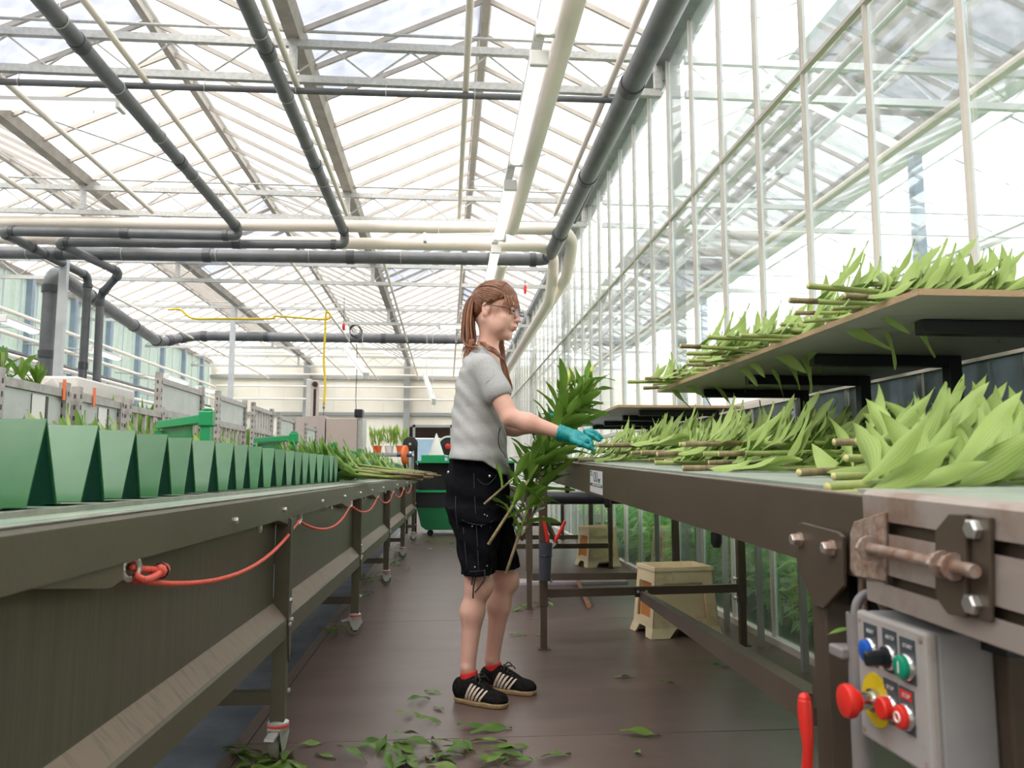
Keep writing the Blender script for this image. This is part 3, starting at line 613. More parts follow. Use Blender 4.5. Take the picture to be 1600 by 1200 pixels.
# eye bolts on brackets, bolts on the rail
EYE_ = [1.40, 2.86, 4.25, 5.7, 7.1, 8.5, 9.9]
for i, ly in enumerate(EYE_):
    br = None; mb = MB(); mb.prism([(-.004, ly - .30, .77), (-.004, ly, .77), (-.004, ly, .742), (-.004, ly - .05, .735)], (-.05, 0, 0)); br = mb.build('cord_bracket', M['olive'], bench)
    mb = MB(); mb.cyl((-.02, ly - .005, .755), (-.02, ly + .03, .755), .006, seg=8); mb.cyl((-.02, ly + .0, .755), (-.02, ly + .012, .755), .012, seg=6); mb.cyl((-.02, ly + .015, .755), (-.02, ly + .022, .755), .011, seg=6); mb.build('bolt', M['zinc'], br)
    eb = MB(); eb.ring((-.01, ly + .045, .755), (.9, -.45, 0), .018, .0055, 18, 8); eb.build('eye_bolt', M['zinc'], br, smooth=True)
for ly in (2.05, 2.62, 3.35, 4.0, 4.65, 5.3, 6.1, 7.5, 9.0):
    mb = MB(); mb.lathe((0, ly, .80), [(.009, 0), (.009, .006), (.006, .009)], (1, 0, 0), 6); mb.build('rail_bolt', M['zinc'], bench); mb = MB(); mb.lathe((-.01, ly + .3, .768), [(.008, 0), (.008, -.012), (.005, -.02)], (0, 0, 1), 6); mb.build('rail_bolt', M['zinc'], bench)
# red trip cord threaded through the eye bolts
c0 = bench.matrix_basis
def bl(x, y, z): v = Matrix.Translation(bench.location) @ Matrix.Rotation(-math.atan(.0125), 4, 'Z') @ Vector((x, y, z)); return v
rt_ = empty('trip_cord', bl(0, 1.44, .75)); tag(rt_, 'red emergency trip cord sagging from eye bolt to eye bolt along the left bench', 'cord'); off = rt_.location.copy()
for i in range(len(EYE_) - 1):
    a, b = EYE_[i] + .045, EYE_[i + 1] + .045; n = 16; pts = []
    for k in range(n + 1):
        t = k / n; pts.append(bl(-.008 + .012 * math.sin(math.pi * t), a + (b - a) * t, .748 - (.075 if i == 0 else .07) * (1 - (2 * t - 1) ** 2) - (.012 if i == 0 else 0) * (1 - t)))
    mb = MB(off=off); mb.tube(pts, .0055, 8); mb.build('cord_span', M['cord'], rt_, smooth=True)
mb = MB(off=off); mb.tube(catmull([bl(.0, 1.44, .745), bl(.008, 1.455, .735), bl(.008, 1.50, .733), bl(-.002, 1.56, .737), bl(-.012, 1.50, .748), bl(-.012, 1.45, .757)], 5), .0065, 8); mb.build('cord_loop', M['cord'], rt_, smooth=True)
mb = MB(off=off); mb.cyl(bl(.0, 1.545, .737), bl(.0, 1.575, .738), .013, seg=8); mb.build('knot', M['cord'], rt_, smooth=True); mb = MB(off=off); mb.ring(bl(0, 1.56, .737), (0, 1, 0), .0135, .002, 12, 5); mb.build('cable_tie', M['black'], rt_)
# green guide arms on posts along the bench
for i, py_ in enumerate((3.2, 5.0, 6.8, 8.7)):
    rt_ = empty('guide_arm', (-.93, py_, 0)); off = rt_.location.copy(); tag(rt_, ['nearest green guide arm with a hanging sheet over the left bench', 'second green guide arm over the left bench', 'third green guide arm over the left bench', 'farthest green guide arm beside the grey cabinet'][i], 'guide arm', 'green guide arms over the left bench')
    p = Vector((-.93, py_, 1.125)); q = Vector((-1.26, py_ + .46, 1.125))
    mb = MB(off=off); mb.bar(p, q, .045, .035); mb.build('arm', M['greenpaint'], rt_, bevel=.004)
    mb = MB(off=off); mb.box(p.x - .026, p.x + .026, py_ - .026, py_ + .026, 1.095, 1.155); mb.cyl((p.x, py_, 1.155), (p.x, py_, 1.165), .02); mb.build('clamp', M['greenpaint'], rt_, bevel=.005)
    mb = MB(off=off); mb.box(p.x - .018, p.x + .018, py_ - .018, py_ + .018, .98, 1.10); mb.build('sleeve', M['greenpaint'], rt_)
    mb = MB(off=off); mb.cyl((p.x, py_, .84), (p.x, py_, .99), .014, seg=10); mb.build('post', M['rust'], rt_)
    mb = MB(off=off); mb.box(q.x - .02, q.x + .02, q.y - .02, q.y + .02, .84, 1.10); mb.build('rear_sleeve', M['greenpaint'], rt_)
    d = (q - p); s0 = p + d * .32 + Vector((0, 0, -.02)); s1 = p + d * .97 + Vector((0, 0, -.02)); mb = MB(off=off); mb.prism([s0, s1, s1 + Vector((0, 0, -.22)), s0 + Vector((.02, 0, -.22))], Vector((.004, .003, 0))); mb.build('hanging_sheet', M['green'], rt_)
# ------------------------------------------------------------------ flower trolleys
M['troll'] = mat('weathered_zinc_frame', (.47, .44, .43), .6, .25, (.34, .31, .30), scale=26, lo=.42, hi=.7)
M['trollplate'] = mat('pale_zinc_plate', (.56, .57, .55), .5, .3, (.48, .50, .49), scale=8)
M['paper'] = mat('white_paper', (.82, .80, .78), .7)
M['holes'] = mat('dark_slot', (.10, .09, .09), .8)
M['wood'] = mat('trolley_wood', (.42, .30, .20), .7, 0, (.30, .2, .13), scale=10)
M['orange'] = mat('orange_plastic', (.85, .16, .03), .4)
def trolley(x, y0, wd, h, plate, label, depth=1.15, paper=True, tagc=None, bars=5):
    rt_ = empty('flower_trolley', (x, y0, 0)); off = rt_.location.copy(); tag(rt_, label, 'trolley', 'flower trolleys behind the left bench')
    for (dx, dy) in ((0, 0), (0, wd), (-depth, 0), (-depth, wd)):
        mb = MB(off=off); px, py_ = x + dx, y0 + dy; mb.box(px - .018, px + .018, py_ - .018, py_ + .018, .12, h + .02); ps = mb.build('post', M['troll'], rt_)
        if dx == 0:
            mb = MB(off=off); z = .85
            while z < h: mb.box(px + .0175, px + .0195, py_ - .005, py_ + .005, z, z + .02); mb.box(px - .005, px + .005, py_ - .0195, py_ - .0175, z, z + .02); z += .05
            mb.build('slots', M['holes'], ps)
    mb = MB(off=off); mb.box(x - .012, x + .012, y0 + .018, y0 + wd - .018, h - .045, h - .01); mb.build('top_bar', M['troll'], rt_)
    pz = h - .20
    mb = MB(off=off); mb.box(x - .012, x + .012, y0 + .018, y0 + wd - .018, pz - .045, pz); mb.build('middle_bar', M['troll'], rt_)
    if plate:
        mb = MB(off=off); mb.box(x - .006, x - .002, y0 + .02, y0 + wd - .02, pz, h - .045); mb.build('name_plate', M['trollplate'], rt_)
    if paper:
        mb = MB(off=off); mb.box(x + .001, x + .003, y0 + wd * .48, y0 + wd * .68, pz + .005, h - .055); mb.build('paper_label', M['paper'], rt_); mb = MB(off=off); mb.box(x + .001, x + .003, y0 + wd * .69, y0 + wd * .73, pz + .005, h - .055); mb.build('dark_strip', M['holes'], rt_)
    for k in range(bars):
        yy = y0 + wd * (k + 1) / (bars + 1); mb = MB(off=off); mb.box(x - .008, x + .008, yy - .012, yy + .012, .3, pz - .045 if plate else h - .045); mb.build('upright_bar', M['troll'], rt_)
    for z in (.18, .95):
        mb = MB(off=off); mb.box(x - depth + .02, x - .03, y0 - .0, y0 + wd, z, z + .03); mb.build('shelf', M['wood'], rt_)
    for dx in (0, -depth):
        for dy in (.02, wd - .02):
            mb = MB(off=off); mb.lathe((x + dx, y0 + dy - .012, .06), [(.05, 0), (.06, .004), (.06, .02), (.05, .024)], (0, 1, 0), 14); mb.build('wheel', M['rubber'], rt_)
    if tagc:
        mb = MB(off=off); yy = y0 + wd * tagc; mb.box(x + .013, x + .017, yy - .012, yy + .012, h - .06, h + .03); mb.build('orange_tag', M['orange'], rt_)
    return rt_
XT = -1.68
trolley(XT, 3.13, .53, 1.29, True, 'nearest flower trolley, its zinc plate carrying a white paper list', tagc=.93)
trolley(XT, 3.78, .48, 1.285, True, 'second flower trolley with an orange tag on its top bar', tagc=.3)
trolley(XT, 4.36, .50, 1.28, False, 'third flower trolley, open barred top without a plate', paper=False, bars=3)
trolley(-1.74, 4.98, .85, 1.50, True, 'tall flower trolley with a large pale plate behind the first green arm', paper=False, bars=6)
trolley(-1.70, 6.1, .80, 1.50, True, 'tall flower trolley to the right of the first green arm post', paper=False, bars=6)
trolley(-1.70, 7.2, .75, 1.51, False, 'tall open barred trolley left of the second green arm', paper=False, bars=6)
trolley(-1.70, 8.3, .80, 1.50, True, 'trolley with a numbered plate behind the second green arm', paper=False, bars=4)
trolley(-1.62, 9.4, .70, 1.46, True, 'farthest trolley in front of the pinkish cabinet', paper=False, bars=6)
# white insulated boxes stacked behind the first trolley
M['foam'] = mat('white_foam', (.76, .72, .70), .7, 0, (.82, .78, .76), scale=6, bump=.05)
for k in range(5):
    z0 = .02 + k * .27; x1 = -2.14 - (0 if k > 3 else .06)
    rt_ = empty('foam_box', (-2.9, 5.0, z0)); off = rt_.location.copy(); tag(rt_, ['bottom box', 'second box from the floor', 'middle box', 'box below the top one', 'topmost box'][k] + ' in the white foam stack behind the nearest trolley', 'box', 'white foam boxes stacked at the left')
    mb = MB(off=off); mb.box(-3.6, x1, 4.75, 5.5, z0, z0 + .262); mb.build('box_body', M['foam'], rt_, bevel=.01)
    if k == 4: mb = MB(off=off); mb.box(-3.65, -2.09, 4.70, 5.55, z0 + .262, z0 + .36); mb.build('lid', M['foam'], rt_, bevel=.012)
    mb = MB(off=off); mb.box(-2.9, -2.75, 4.743, 4.75, z0 + .15, z0 + .17); mb.build('grip', M['holes'], rt_)
for k in range(4):
    z0 = .98 + .075 * k; o = MB(off=(-2.0, 3.95, z0)); o.box(-2.07, -1.93, 3.86, 4.02, z0, z0 + .07); tag(o.build('carton', M['paper'], None, bevel=.004), ['lowest', 'second', 'third', 'topmost'][k] + ' white carton piled between the first two trolleys', 'carton', 'white cartons on the second trolley')
# ================================================================== LILY STEMS AND LEAVES
def leaf_mesh(name, L, W, fold, curl, twist, m, seg=9, across=4, wave=0, seed=0):
    rr = random.Random(seed); me = bpy.data.meshes.new(name); vs = []; uv = []; fs = []; ph = rr.uniform(0, 6)
    x = z = 0.0; ang = -curl * .25; twist0 = 0
    for i in range(seg + 1):
        t = i / seg; w_ = W * .5 * (min(1, (t / .42)) ** .72 if t < .42 else (1 - ((t - .42) / .58) ** 1.75)) + .0012
        if t == 0: w_ = W * .10
        if t == 1: w_ = .0006
        tw = twist * t
        for k in range(across + 1):
            v = k / across - .5; yy = v * 2 * w_; zz = abs(yy) * fold * (1 - .5 * t) + wave * math.sin(ph + t * 9) * v * 2 * .5
            y2 = yy * math.cos(tw) - zz * math.sin(tw); z2 = yy * math.sin(tw) + zz * math.cos(tw)
            vs.append((x - math.sin(ang) * z2 * 0, y2, z + z2)); uv.append((t, v))
        ang += curl / seg; x += L / seg * math.cos(ang); z -= L / seg * math.sin(ang)
    n = across + 1
    for i in range(seg):
        for k in range(across): fs.append((i * n + k, (i + 1) * n + k, (i + 1) * n + k + 1, i * n + k + 1))
    me.from_pydata(vs, [], fs); ul = me.uv_layers.new(name='uv'); d = []
    for p in me.polygons:
        for li in p.loop_indices: d += list(uv[me.loops[li].vertex_index])
    ul.data.foreach_set('uv', d); me.polygons.foreach_set('use_smooth', [True] * len(me.polygons)); me.materials.append(m); me.update(); return me
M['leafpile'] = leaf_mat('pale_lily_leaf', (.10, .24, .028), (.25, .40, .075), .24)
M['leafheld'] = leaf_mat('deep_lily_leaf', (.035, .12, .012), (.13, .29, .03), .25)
M['leafcrop'] = leaf_mat('crop_leaf', (.28, .60, .13), (.40, .70, .22), .55)
M['leaffall'] = leaf_mat('fallen_leaf', (.045, .13, .018), (.17, .26, .05), .12)
M['stemg'] = mat('green_stem', (.20, .30, .06), .45, 0, (.30, .33, .10), scale=10, stretch=(3, 1, 1))
M['stemb'] = mat('brown_stem', (.15, .10, .055), .55, 0, (.24, .20, .09), scale=14, stretch=(3, 1, 1))
M['cut'] = mat('cut_stem_face', (.62, .58, .26), .6)
M['bud'] = mat('yellow_green_bud', (.40, .50, .08), .4, 0, (.58, .62, .16), scale=14)
rl = random.Random(11)
def leaf_pool(m, n, Lr, Wr, curl=(-.1, 1.1), pre='leaf'):
    return [leaf_mesh(pre, rl.uniform(*Lr), rl.uniform(*Wr), rl.uniform(.25, .7), rl.uniform(*curl), rl.uniform(-.5, .5), m, wave=.006, seed=i) for i in range(n)]
LP = leaf_pool(M['leafpile'], 14, (.13, .19), (.025, .038), (-.25, .8))
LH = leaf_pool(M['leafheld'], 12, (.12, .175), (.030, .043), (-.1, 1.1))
BUD = MB(); BUD.lathe((0, 0, 0), [(.002, 0), (.008, .01), (.012, .03), (.0125, .045), (.009, .07), (.003, .088), (.0006, .094)], (1, 0, 0), 10)
_b = BUD.build('flower_bud', M['bud'], smooth=True); BUDM = _b.data; bpy.data.objects.remove(_b)
def stem_mesh(L, r, bend, brown=.25, seed=0):
    rr = random.Random(seed); n = 10; mb = MB(); pts = []; ph = rr.uniform(0, 6)
    for i in range(n + 1):
        t = i / n; pts.append(Vector((L * t, bend * math.sin(t * 2.2 + ph * .1) * L * .25, bend * .5 * t * t * L * .3 + .0)))
    k = int(round(n * brown)); R_ = lambda i: r * (1 - .45 * i / n)
    mb.mi = 1
    if k: mb.tube(pts[:k + 1], [R_(i) for i in range(k + 1)], 8, cap=True)
    mb.mi = 0; mb.tube(pts[k:], [R_(i) for i in range(k, n + 1)], 8)
    mb.mi = 2; mb.lathe(pts[0] - Vector((.0008, 0, 0)), [(r * .9, 0), (r * .9, .0009)], (1, 0, 0), 8)
    for i in (2, 4, 6): mb.mi = 1 if i < k else 0; mb.cyl(pts[i] - Vector((.0015, 0, 0)), pts[i] + Vector((.0015, 0, 0)), R_(i) * 1.1, seg=8)
    o = mb.build('lily_stem', [M['stemg'], M['stemb'], M['cut']], smooth=True); me = o.data; bpy.data.objects.remove(o); return me, pts
def lily_proto(seed, pool, L=.72, r=.0085, bare=.18, n=20, spread=(.35, .8), lying=True, buds=2, bend=.12, brown=.3, sc=1.0, top=.45):
    rr = random.Random(seed); me, pts = stem_mesh(L, r, bend, brown, seed); items = []
    for i in range(n):
        t = bare + (1 - bare) * (i + rr.random() * .5) / n; f = t * 10; i0 = min(9, int(f)); p = pts[i0].lerp(pts[min(10, i0 + 1)], f - i0)
        phi = i * 2.4 + rr.uniform(-.3, .3)
        if lying:
            phi = rr.gauss(math.pi / 2, .75) if rr.random() < .5 else rr.uniform(-.15, math.pi + .15); phi = max(-.3, min(math.pi + .3, phi))   # only to the sides and upward
        al = rr.uniform(*spread) * (1 - .35 * t)
        rad = Vector((0, math.cos(phi), math.sin(phi))); axs = Vector((1, 0, 0))
        d = (axs * math.cos(al) + rad * math.sin(al)).normalized(); nn = (axs * math.sin(al) - rad * math.cos(al)).normalized()
        if lying and abs(rad.z) < .35: nn = (nn + Vector((0, 0, 1.2 if rr.random() < .6 else -1.2))).normalized()
        yv = nn.cross(d).normalized(); nn = d.cross(yv); s = sc * rr.uniform(.8, 1.1) * (1 - top * max(0, t - .72) / .28)
        m4 = Matrix(((d.x, yv.x, nn.x, p.x + rad.x * r * .7), (d.y, yv.y, nn.y, p.y + rad.y * r * .7), (d.z, yv.z, nn.z, p.z + rad.z * r * .7), (0, 0, 0, 1))) @ Matrix.Scale(s, 4)
        items.append((rr.choice(pool), m4, 'leaf'))
    for i in range(buds):
        e = Euler((0, rr.uniform(-.5, .15), rr.uniform(-.5, .5))); items.append((BUDM, Matrix.Translation(pts[-1] - Vector((.02, 0, 0))) @ e.to_matrix().to_4x4(), 'flower_bud'))
    return me, items
def place_lily(proto, m4, label, group, name='cut_lily', keep=None, minz=None):
    me, items = proto; o = bpy.data.objects.new(name, me); COL.objects.link(o); o.matrix_basis = m4; tag(o, label, 'flower stem', group)
    for lm, mm, nm in items:
        c = bpy.data.objects.new(nm, lm); COL.objects.link(c); c.parent = o; c.matrix_basis = mm
    return o
def frame(p, d, roll=0, up=(0, 0, 1)):
    d = Vector(d).normalized(); y = Vector(up).cross(d).normalized(); z = d.cross(y)
    m4 = Matrix(((d.x, y.x, z.x, p[0]), (d.y, y.y, z.y, p[1]), (d.z, y.z, z.z, p[2]), (0, 0, 0, 1)))
    return m4 @ Matrix.Rotation(roll, 4, 'X')
PP = [lily_proto(100 + i, LP, L=rl.uniform(.66, .8), r=.0075, bare=.07, n=25, spread=(.5, 1.25), brown=(0, .1, .2)[i % 3], bend=rl.uniform(-.15, .15)) for i in range(7)]
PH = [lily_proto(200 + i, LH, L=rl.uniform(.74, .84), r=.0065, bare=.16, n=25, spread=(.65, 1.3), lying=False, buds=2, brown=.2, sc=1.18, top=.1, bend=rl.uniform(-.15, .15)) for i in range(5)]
# ================================================================== RIGHT CONVEYOR
def zr(y): return .893 + .0285 * (y - 1.15)
M['cover'] = M['oldzinc']
conv = empty('belt_conveyor', (.53, 4.27, 0)); tag(conv, 'brown steel belt conveyor rising away at the right, lily stems piled on it', 'conveyor'); OFF = conv.location.copy()
def cb(): return MB(off=OFF)
ya, yb = .35, 4.12
def rz(x0, x1, z0, z1, y0=ya, y1=yb):     # box that follows the slope of the conveyor
    mb = cb(); mb.add([(x, y, zr(y) + z) for x in (x0, x1) for y in (y0, y1) for z in (z0, z1)], [(0, 1, 3, 2), (4, 6, 7, 5), (0, 4, 5, 1), (2, 3, 7, 6), (0, 2, 6, 4), (1, 5, 7, 3)]); return mb
rail = rz(.528, .534, -.104, 0).build('side_rail', M['brown'], conv)
rz(.529, .548, -.002, .002).build('rail_flange', mat('worn_brown_edge', (.26, .20, .18), .35, .3, (.40, .33, .31), scale=18), rail); rz(.534, .55, -.104, -.1).build('lower_flange', M['brown'], rail)
rz(.552, .585, -.03, -.004).build('dark_gap_strip', M['black'], conv)  # black strip put in for the shade of the gap beside the belt
rz(.585, 1.53, -.006, .004).build('belt', M['belt'], conv)
rz(.60, 1.52, -.07, -.06).build('return_belt', M['belt'], conv)
rz(1.545, 1.60, -.1, .01).build('rear_rail', M['brown'], conv)
mb = cb(); mb.cyl((.56, yb, zr(yb) - .035), (1.55, yb, zr(yb) - .035), .036, seg=18); mb.build('end_roller', M['black'], conv, smooth=True, auto=True)
for y in (1.6, 2.7, 3.6):
    mb = cb(); mb.lathe((.545, y, zr(y) - .108), [(.012, 0), (.012, -.02), (.007, -.03)], (0, 0, 1), 6); mb.build('hex_bolt', M['black'], conv)
def leg(x, y, ztop, foot=True, tele=.22):
    mb = cb(); mb.box(x - .021, x + .021, y - .021, y + .021, tele, ztop); l = mb.build('leg', M['brown'], conv, bevel=.003)
    mb = cb(); mb.box(x - .017, x + .017, y - .017, y + .017, .005, tele + .03); mb.build('telescopic_foot', M['brown'], l); mb = cb(); mb.box(x - .03, x + .035, y - .03, y + .03, 0, .006); mb.build('foot_plate', M['brown'], l)
    for z in (tele + .03, tele + .13):
        mb = cb(); s_ = 1 if x < 1 else -1; mb.lathe((x + s_ * .021, y, z), [(.006, 0), (.006, .014), (.012, .014), (.012, .024)], (s_, 0, 0), 6); mb.build('set_bolt', M['zinc'], l)
    return l
for (x, y) in ((.515, 4.27), (1.585, 4.27), (.545, 1.115), (1.585, 1.115)): leg(x, y, zr(y) - .0 if x > 1 else zr(y) - .06)
mb = cb(); mb.bar((.536, 4.27, .285), (1.565, 4.27, .30), .03, .042); cr = mb.build('cross_bar', M['brown'], conv)
mb = cb(); mb.box(1.0, 1.08, 4.248, 4.256, .262, .315); mb.build('joint_plate', M['brown'], cr)
for x in (1.015, 1.06): mb = cb(); mb.lathe((x, 4.249, .29), [(.008, 0), (.008, .007), (.004, .009)], (0, -1, 0), 6); mb.build('bolt', M['zinc'], cr)
mb = cb(); mb.bar((.536, 1.155, .60), (1.565, 1.155, .60), .03, .042); mb.build('cross_bar', M['brown'], conv)
mb = cb(); mb.bar((1.04, 4.24, .27), (.545, 1.17, .575), .032, .045); mb.build('diagonal_brace', M['brown'], conv)
# bolted plate at the near leg
PX = .516
pl = [(1246, 818), (1252, 816), (1309, 831), (1316, 838), (1317, 916), (1286, 951), (1271, 946), (1256, 910), (1247, 892)]
mb = cb(); mb.prism([ax(a, b, PX) for a, b in pl], (.006, 0, 0)); plate = mb.build('leg_plate', M['brown'], conv, bevel=.0015)
for a, b in ((1248, 843), (1298, 856)):
    mb = cb(); c = ax(a + 3, b, PX); mb.lathe(c, [(.0115, 0), (.0115, .003), (.009, .003), (.009, .012), (.0075, .014)], (-1, 0, 0), 6); mb.build('hex_bolt', M['rust'], plate); mb = cb(); mb.lathe(c + Vector((-.0138, 0, 0)), [(.0075, 0), (.0065, .0012)], (-1, 0, 0), 6); mb.build('bolt_face', M['zinc'], plate)
# zinc take-up cover with slots, threaded rod and bracket
y2 = .935; XC = .500
zt, zb_ = lambda y: zr(y) + .006, lambda y: zr(y) - .125
def cov(y0, y1, za, zb2, x0=XC, x1=XC + .004):
    return [(x, y, zr(y) + z) for x in (x0, x1) for y in (y0, y1) for z in (za, zb2)]
FQ = [(0, 1, 3, 2), (4, 6, 7, 5), (0, 4, 5, 1), (2, 3, 7, 6), (0, 2, 6, 4), (1, 5, 7, 3)]
mb = cb()
for (a, b, c_, d) in ((.35, y2, -.022, .0), (.35, y2, -.082, -.036), (.35, y2, -.118, -.094), (.895, y2, -.036, -.022), (.895, y2, -.094, -.082)): mb.add(cov(a, b, c_, d), FQ)
mb.prism([(XC, .35, zr(.35) + .0), (XC, .35, zr(.35) + .006), (XC + .006, .35, zr(.35) + .011), (XC + .04, .35, zr(.35) + .011), (XC + .04, .35, zr(.35) + .006), (XC + .008, .35, zr(.35) + .006)], (0, y2 - .35, zr(y2) - zr(.35)))
cv = mb.build('take_up_cover', M['cover'], conv)
mb = cb(); mb.add(cov(.35, .90, -.1, -.01, XC + .012, XC + .016), FQ); mb.build('inner_plate', M['brown'], cv)
mb = cb(); c = [ax(*q, XC - .0) for q in ((1334, 832), (1340, 815), (1388, 800), (1388, 908), (1342, 900), (1334, 890))]; mb.prism([p - Vector((.0048, 0, 0)) for p in c], (.004, 0, 0)); mb.build('rod_flange', M['rust'], cv, bevel=.001)
r0 = ax(1350, 855, XC - .018); r1 = ax(1524, 893, XC - .018)
mb = cb(); mb.cyl(r0, r1, .0062, seg=12); rod = mb.build('threaded_rod', M['rust'], cv, smooth=True, auto=True)
mb = cb(); d = (r1 - r0).normalized(); L_ = (r1 - r0).length; s_ = .004
while s_ < L_ - .003: mb.cyl(r0 + d * s_, r0 + d * (s_ + .0012), .0068, seg=12); s_ += .0025
mb.build('thread', M['rust'], rod)
for t, rr_ in ((.01, .0125), (.79, .0115), (.70, .0115)):
    mb = cb(); p = r0 + d * (L_ * t); mb.cyl(p, p + d * .009, rr_ * .95, seg=6); mb.cyl(p + d * .009, p + d * .0115, rr_ * 1.15, seg=14); mb.build('hex_nut', M['rust'], rod)
bq = [(1460, 828), (1482, 802), (1508, 803), (1508, 965), (1480, 960), (1460, 932)]
mb = cb(); mb.prism([ax(a, b, XC - .012) for a, b in bq], (.006, 0, 0)); bk = mb.build('rod_bracket', M['brown'], cv, bevel=.0015)
mb = cb(); mb.prism([ax(a, b, XC - .006) for a, b in ((1506, 803), (1546, 808), (1547, 972), (1506, 963))], (.005, 0, 0)); mb.build('bracket_foot', M['brown'], bk, bevel=.0015)
for a, b in ((1525, 827), (1523, 944)):
    mb = cb(); c = ax(a, b, XC - .006); mb.lathe(c, [(.010, 0), (.010, .006), (.008, .008)], (-1, 0, 0), 6); mb.build('hex_bolt', M['zinc'], bk)
# black motor block and second leg under the cover
mb = cb(); mb.box(.56, .78, .78, 1.10, .735, .79); mb.build('drive_block', M['black'], conv); mb = cb(); mb.cyl((.545, 1.03, .70), (.545, 1.03, .80), .006); mb.build('tie_rod', M['rust'], conv)
mb = cb(); mb.box(.575, .61, .80, .835, 0, .79); mb.build('leg', M['brown'], conv, bevel=.003)
# maker's plate on the rail
M['plate_w'] = mat('white_label', (.62, .62, .66), .4); M['plate_g'] = mat('label_green', (.02, .22, .12), .5); M['plate_k'] = mat('label_dark', (.06, .07, .08), .5)
lq = [(922, 734), (941, 737), (941.5, 774), (922, 768)]; c4 = [ax(a, b, .5275) for a, b in lq]
mb = cb(); mb.prism(c4, (.001, 0, 0)); lb = mb.build('name_label', M['plate_w'], conv)
def lab(u, v): 
    a = c4[0].lerp(c4[1], u); b = c4[3].lerp(c4[2], u); return a.lerp(b, v) - Vector((.0006, 0, 0))
mb = cb(); mb.prism([lab(.02, .58), lab(.98, .58), lab(.98, .70), lab(.02, .70)], (.0005, 0, 0)); mb.build('label_stripe', M['plate_k'], lb)
def text(body, mat_, parent, o, u, v, size, off=OFF, ext=.0003, name='lettering'):
    cu = bpy.data.curves.new(name, 'FONT'); cu.body = body; cu.size = size; cu.extrude = ext; cu.resolution_u = 2; t = bpy.data.objects.new(name, cu); COL.objects.link(t); u = Vector(u).normalized(); v = Vector(v).normalized(); n = u.cross(v)
    bpy.context.view_layer.update(); me = bpy.data.meshes.new_from_object(t); bpy.data.objects.remove(t)
    q = Matrix(((u.x, v.x, n.x, 0), (u.y, v.y, n.y, 0), (u.z, v.z, n.z, 0), (0, 0, 0, 1))); me.transform(Matrix.Translation(Vector(o) - off) @ q); me.materials.clear(); me.materials.append(mat_)
    return link_mesh(name, me, None, parent)
hy = (c4[1] - c4[0]); vz = Vector((0, 0, 1))
text('Fa', M['plate_g'], lb, lab(.05, .28) , hy, vz, .045); text('OU', M['plate_k'], lb, lab(.30, .50), hy, vz, .052); text('ver', M['plate_g'], lb, lab(.66, .52), hy, vz, .034)
mb = cb(); mb.prism([lab(.22, .61), lab(.9, .61), lab(.9, .66), lab(.22, .66)], (-.0006, 0, 0)); mb.build('pale_line', M['plate_w'], lb)
# ------------------------------------------------------------------ second and third conveyor units farther down
def unit(y0, y1, z, label, legs):
    rt_ = empty('belt_conveyor', (.55, y0, 0)); off = rt_.location.copy(); tag(rt_, label, 'conveyor')
    for x0, x1, nm in ((.545, .58, 'side_rail'), (1.56, 1.60, 'rear_rail')): mb = MB(off=off); mb.box(x0, x1, y0, y1, z - .09, z); mb.build(nm, M['brown'], rt_)
    mb = MB(off=off); mb.box(.585, 1.555, y0, y1, z - .012, z - .002); mb.build('belt', M['belt'], rt_)
    mb = MB(off=off); mb.cyl((.58, y0 + .02, z - .045), (1.56, y0 + .02, z - .045), .04, seg=16); mb.build('end_roller', M['black'], rt_, smooth=True, auto=True)
    for ly in legs:
        for x in (.566, 1.58):
            mb = MB(off=off); mb.box(x - .021, x + .021, ly - .021, ly + .021, .25, z - .02); l = mb.build('leg', M['brown'], rt_); mb = MB(off=off); mb.box(x - .017, x + .017, ly - .017, ly + .017, 0, .25); mb.build('telescopic_foot', M['brown'], l); mb = MB(off=off); mb.box(x - .03, x + .03, ly - .03, ly + .03, 0, .006); mb.build('foot_plate', M['brown'], l)
        mb = MB(off=off); mb.box(.587, 1.559, ly - .012, ly + .012, .19, .235); mb.build('cross_bar', M['brown'], rt_)
    mb = MB(off=off); mb.bar((.62, legs[0] + .03, .72), (1.06, legs[1], .24), .03, .04); mb.build('diagonal_brace', M['brown'], rt_)
unit(5.05, 7.85, .80, 'second brown conveyor behind the worker bench, continuing down the hall', (5.486, 7.706)); unit(8.2, 11.2, .80, 'third brown conveyor farthest down the right side', (8.75, 10.9))
# ------------------------------------------------------------------ shelves over the conveyors
def rack(y0, y1, posts, zf, label, x0=.93):
    rt_ = empty('shelf_rack', (1.52, y0, zf(posts[0]))); off = rt_.location.copy(); tag(rt_, label, 'shelf')
    mb = MB(off=off); mb.box(x0, 1.62, y0, y1, 1.268, 1.281); b = mb.build('board', M['board'], rt_)
    mb = MB(off=off); mb.box(x0 - .0015, x0, y0, y1, 1.268, 1.281); mb.box(x0, 1.62, y0 - .0015, y0, 1.268, 1.281); mb.build('board_edge', M['ply'], b)
    for y in posts:
        mb = MB(off=off); mb.box(1.082, 1.50, y - .017, y + .017, 1.233, 1.266); a = mb.build('arm', M['black'], rt_, bevel=.002); mb = MB(off=off); mb.box(1.50, 1.54, y - .019, y + .019, zf(y), 1.266); mb.build('post', M['black'], rt_, bevel=.002)
rack(1.485, 3.46, [1.735, 2.28, 2.80, 3.30], lambda y: zr(y) + .005, 'plywood-edged shelf with black arms over the near conveyor, covered with lily stems')
rack(4.27, 6.1, [4.43, 4.86, 5.44, 5.87], lambda y: .80, 'empty plywood-edged shelf behind the raised gloved hand')
M['standin'] = glass_mat('dark_reflection_pane', tint=(.34, .38, .42), gloss=.05, dirt=.6, dirtcol=(.27, .28, .29), streak=(2, 2, .5))  # dark panes stand in for the shelf underside mirrored in the wall glass
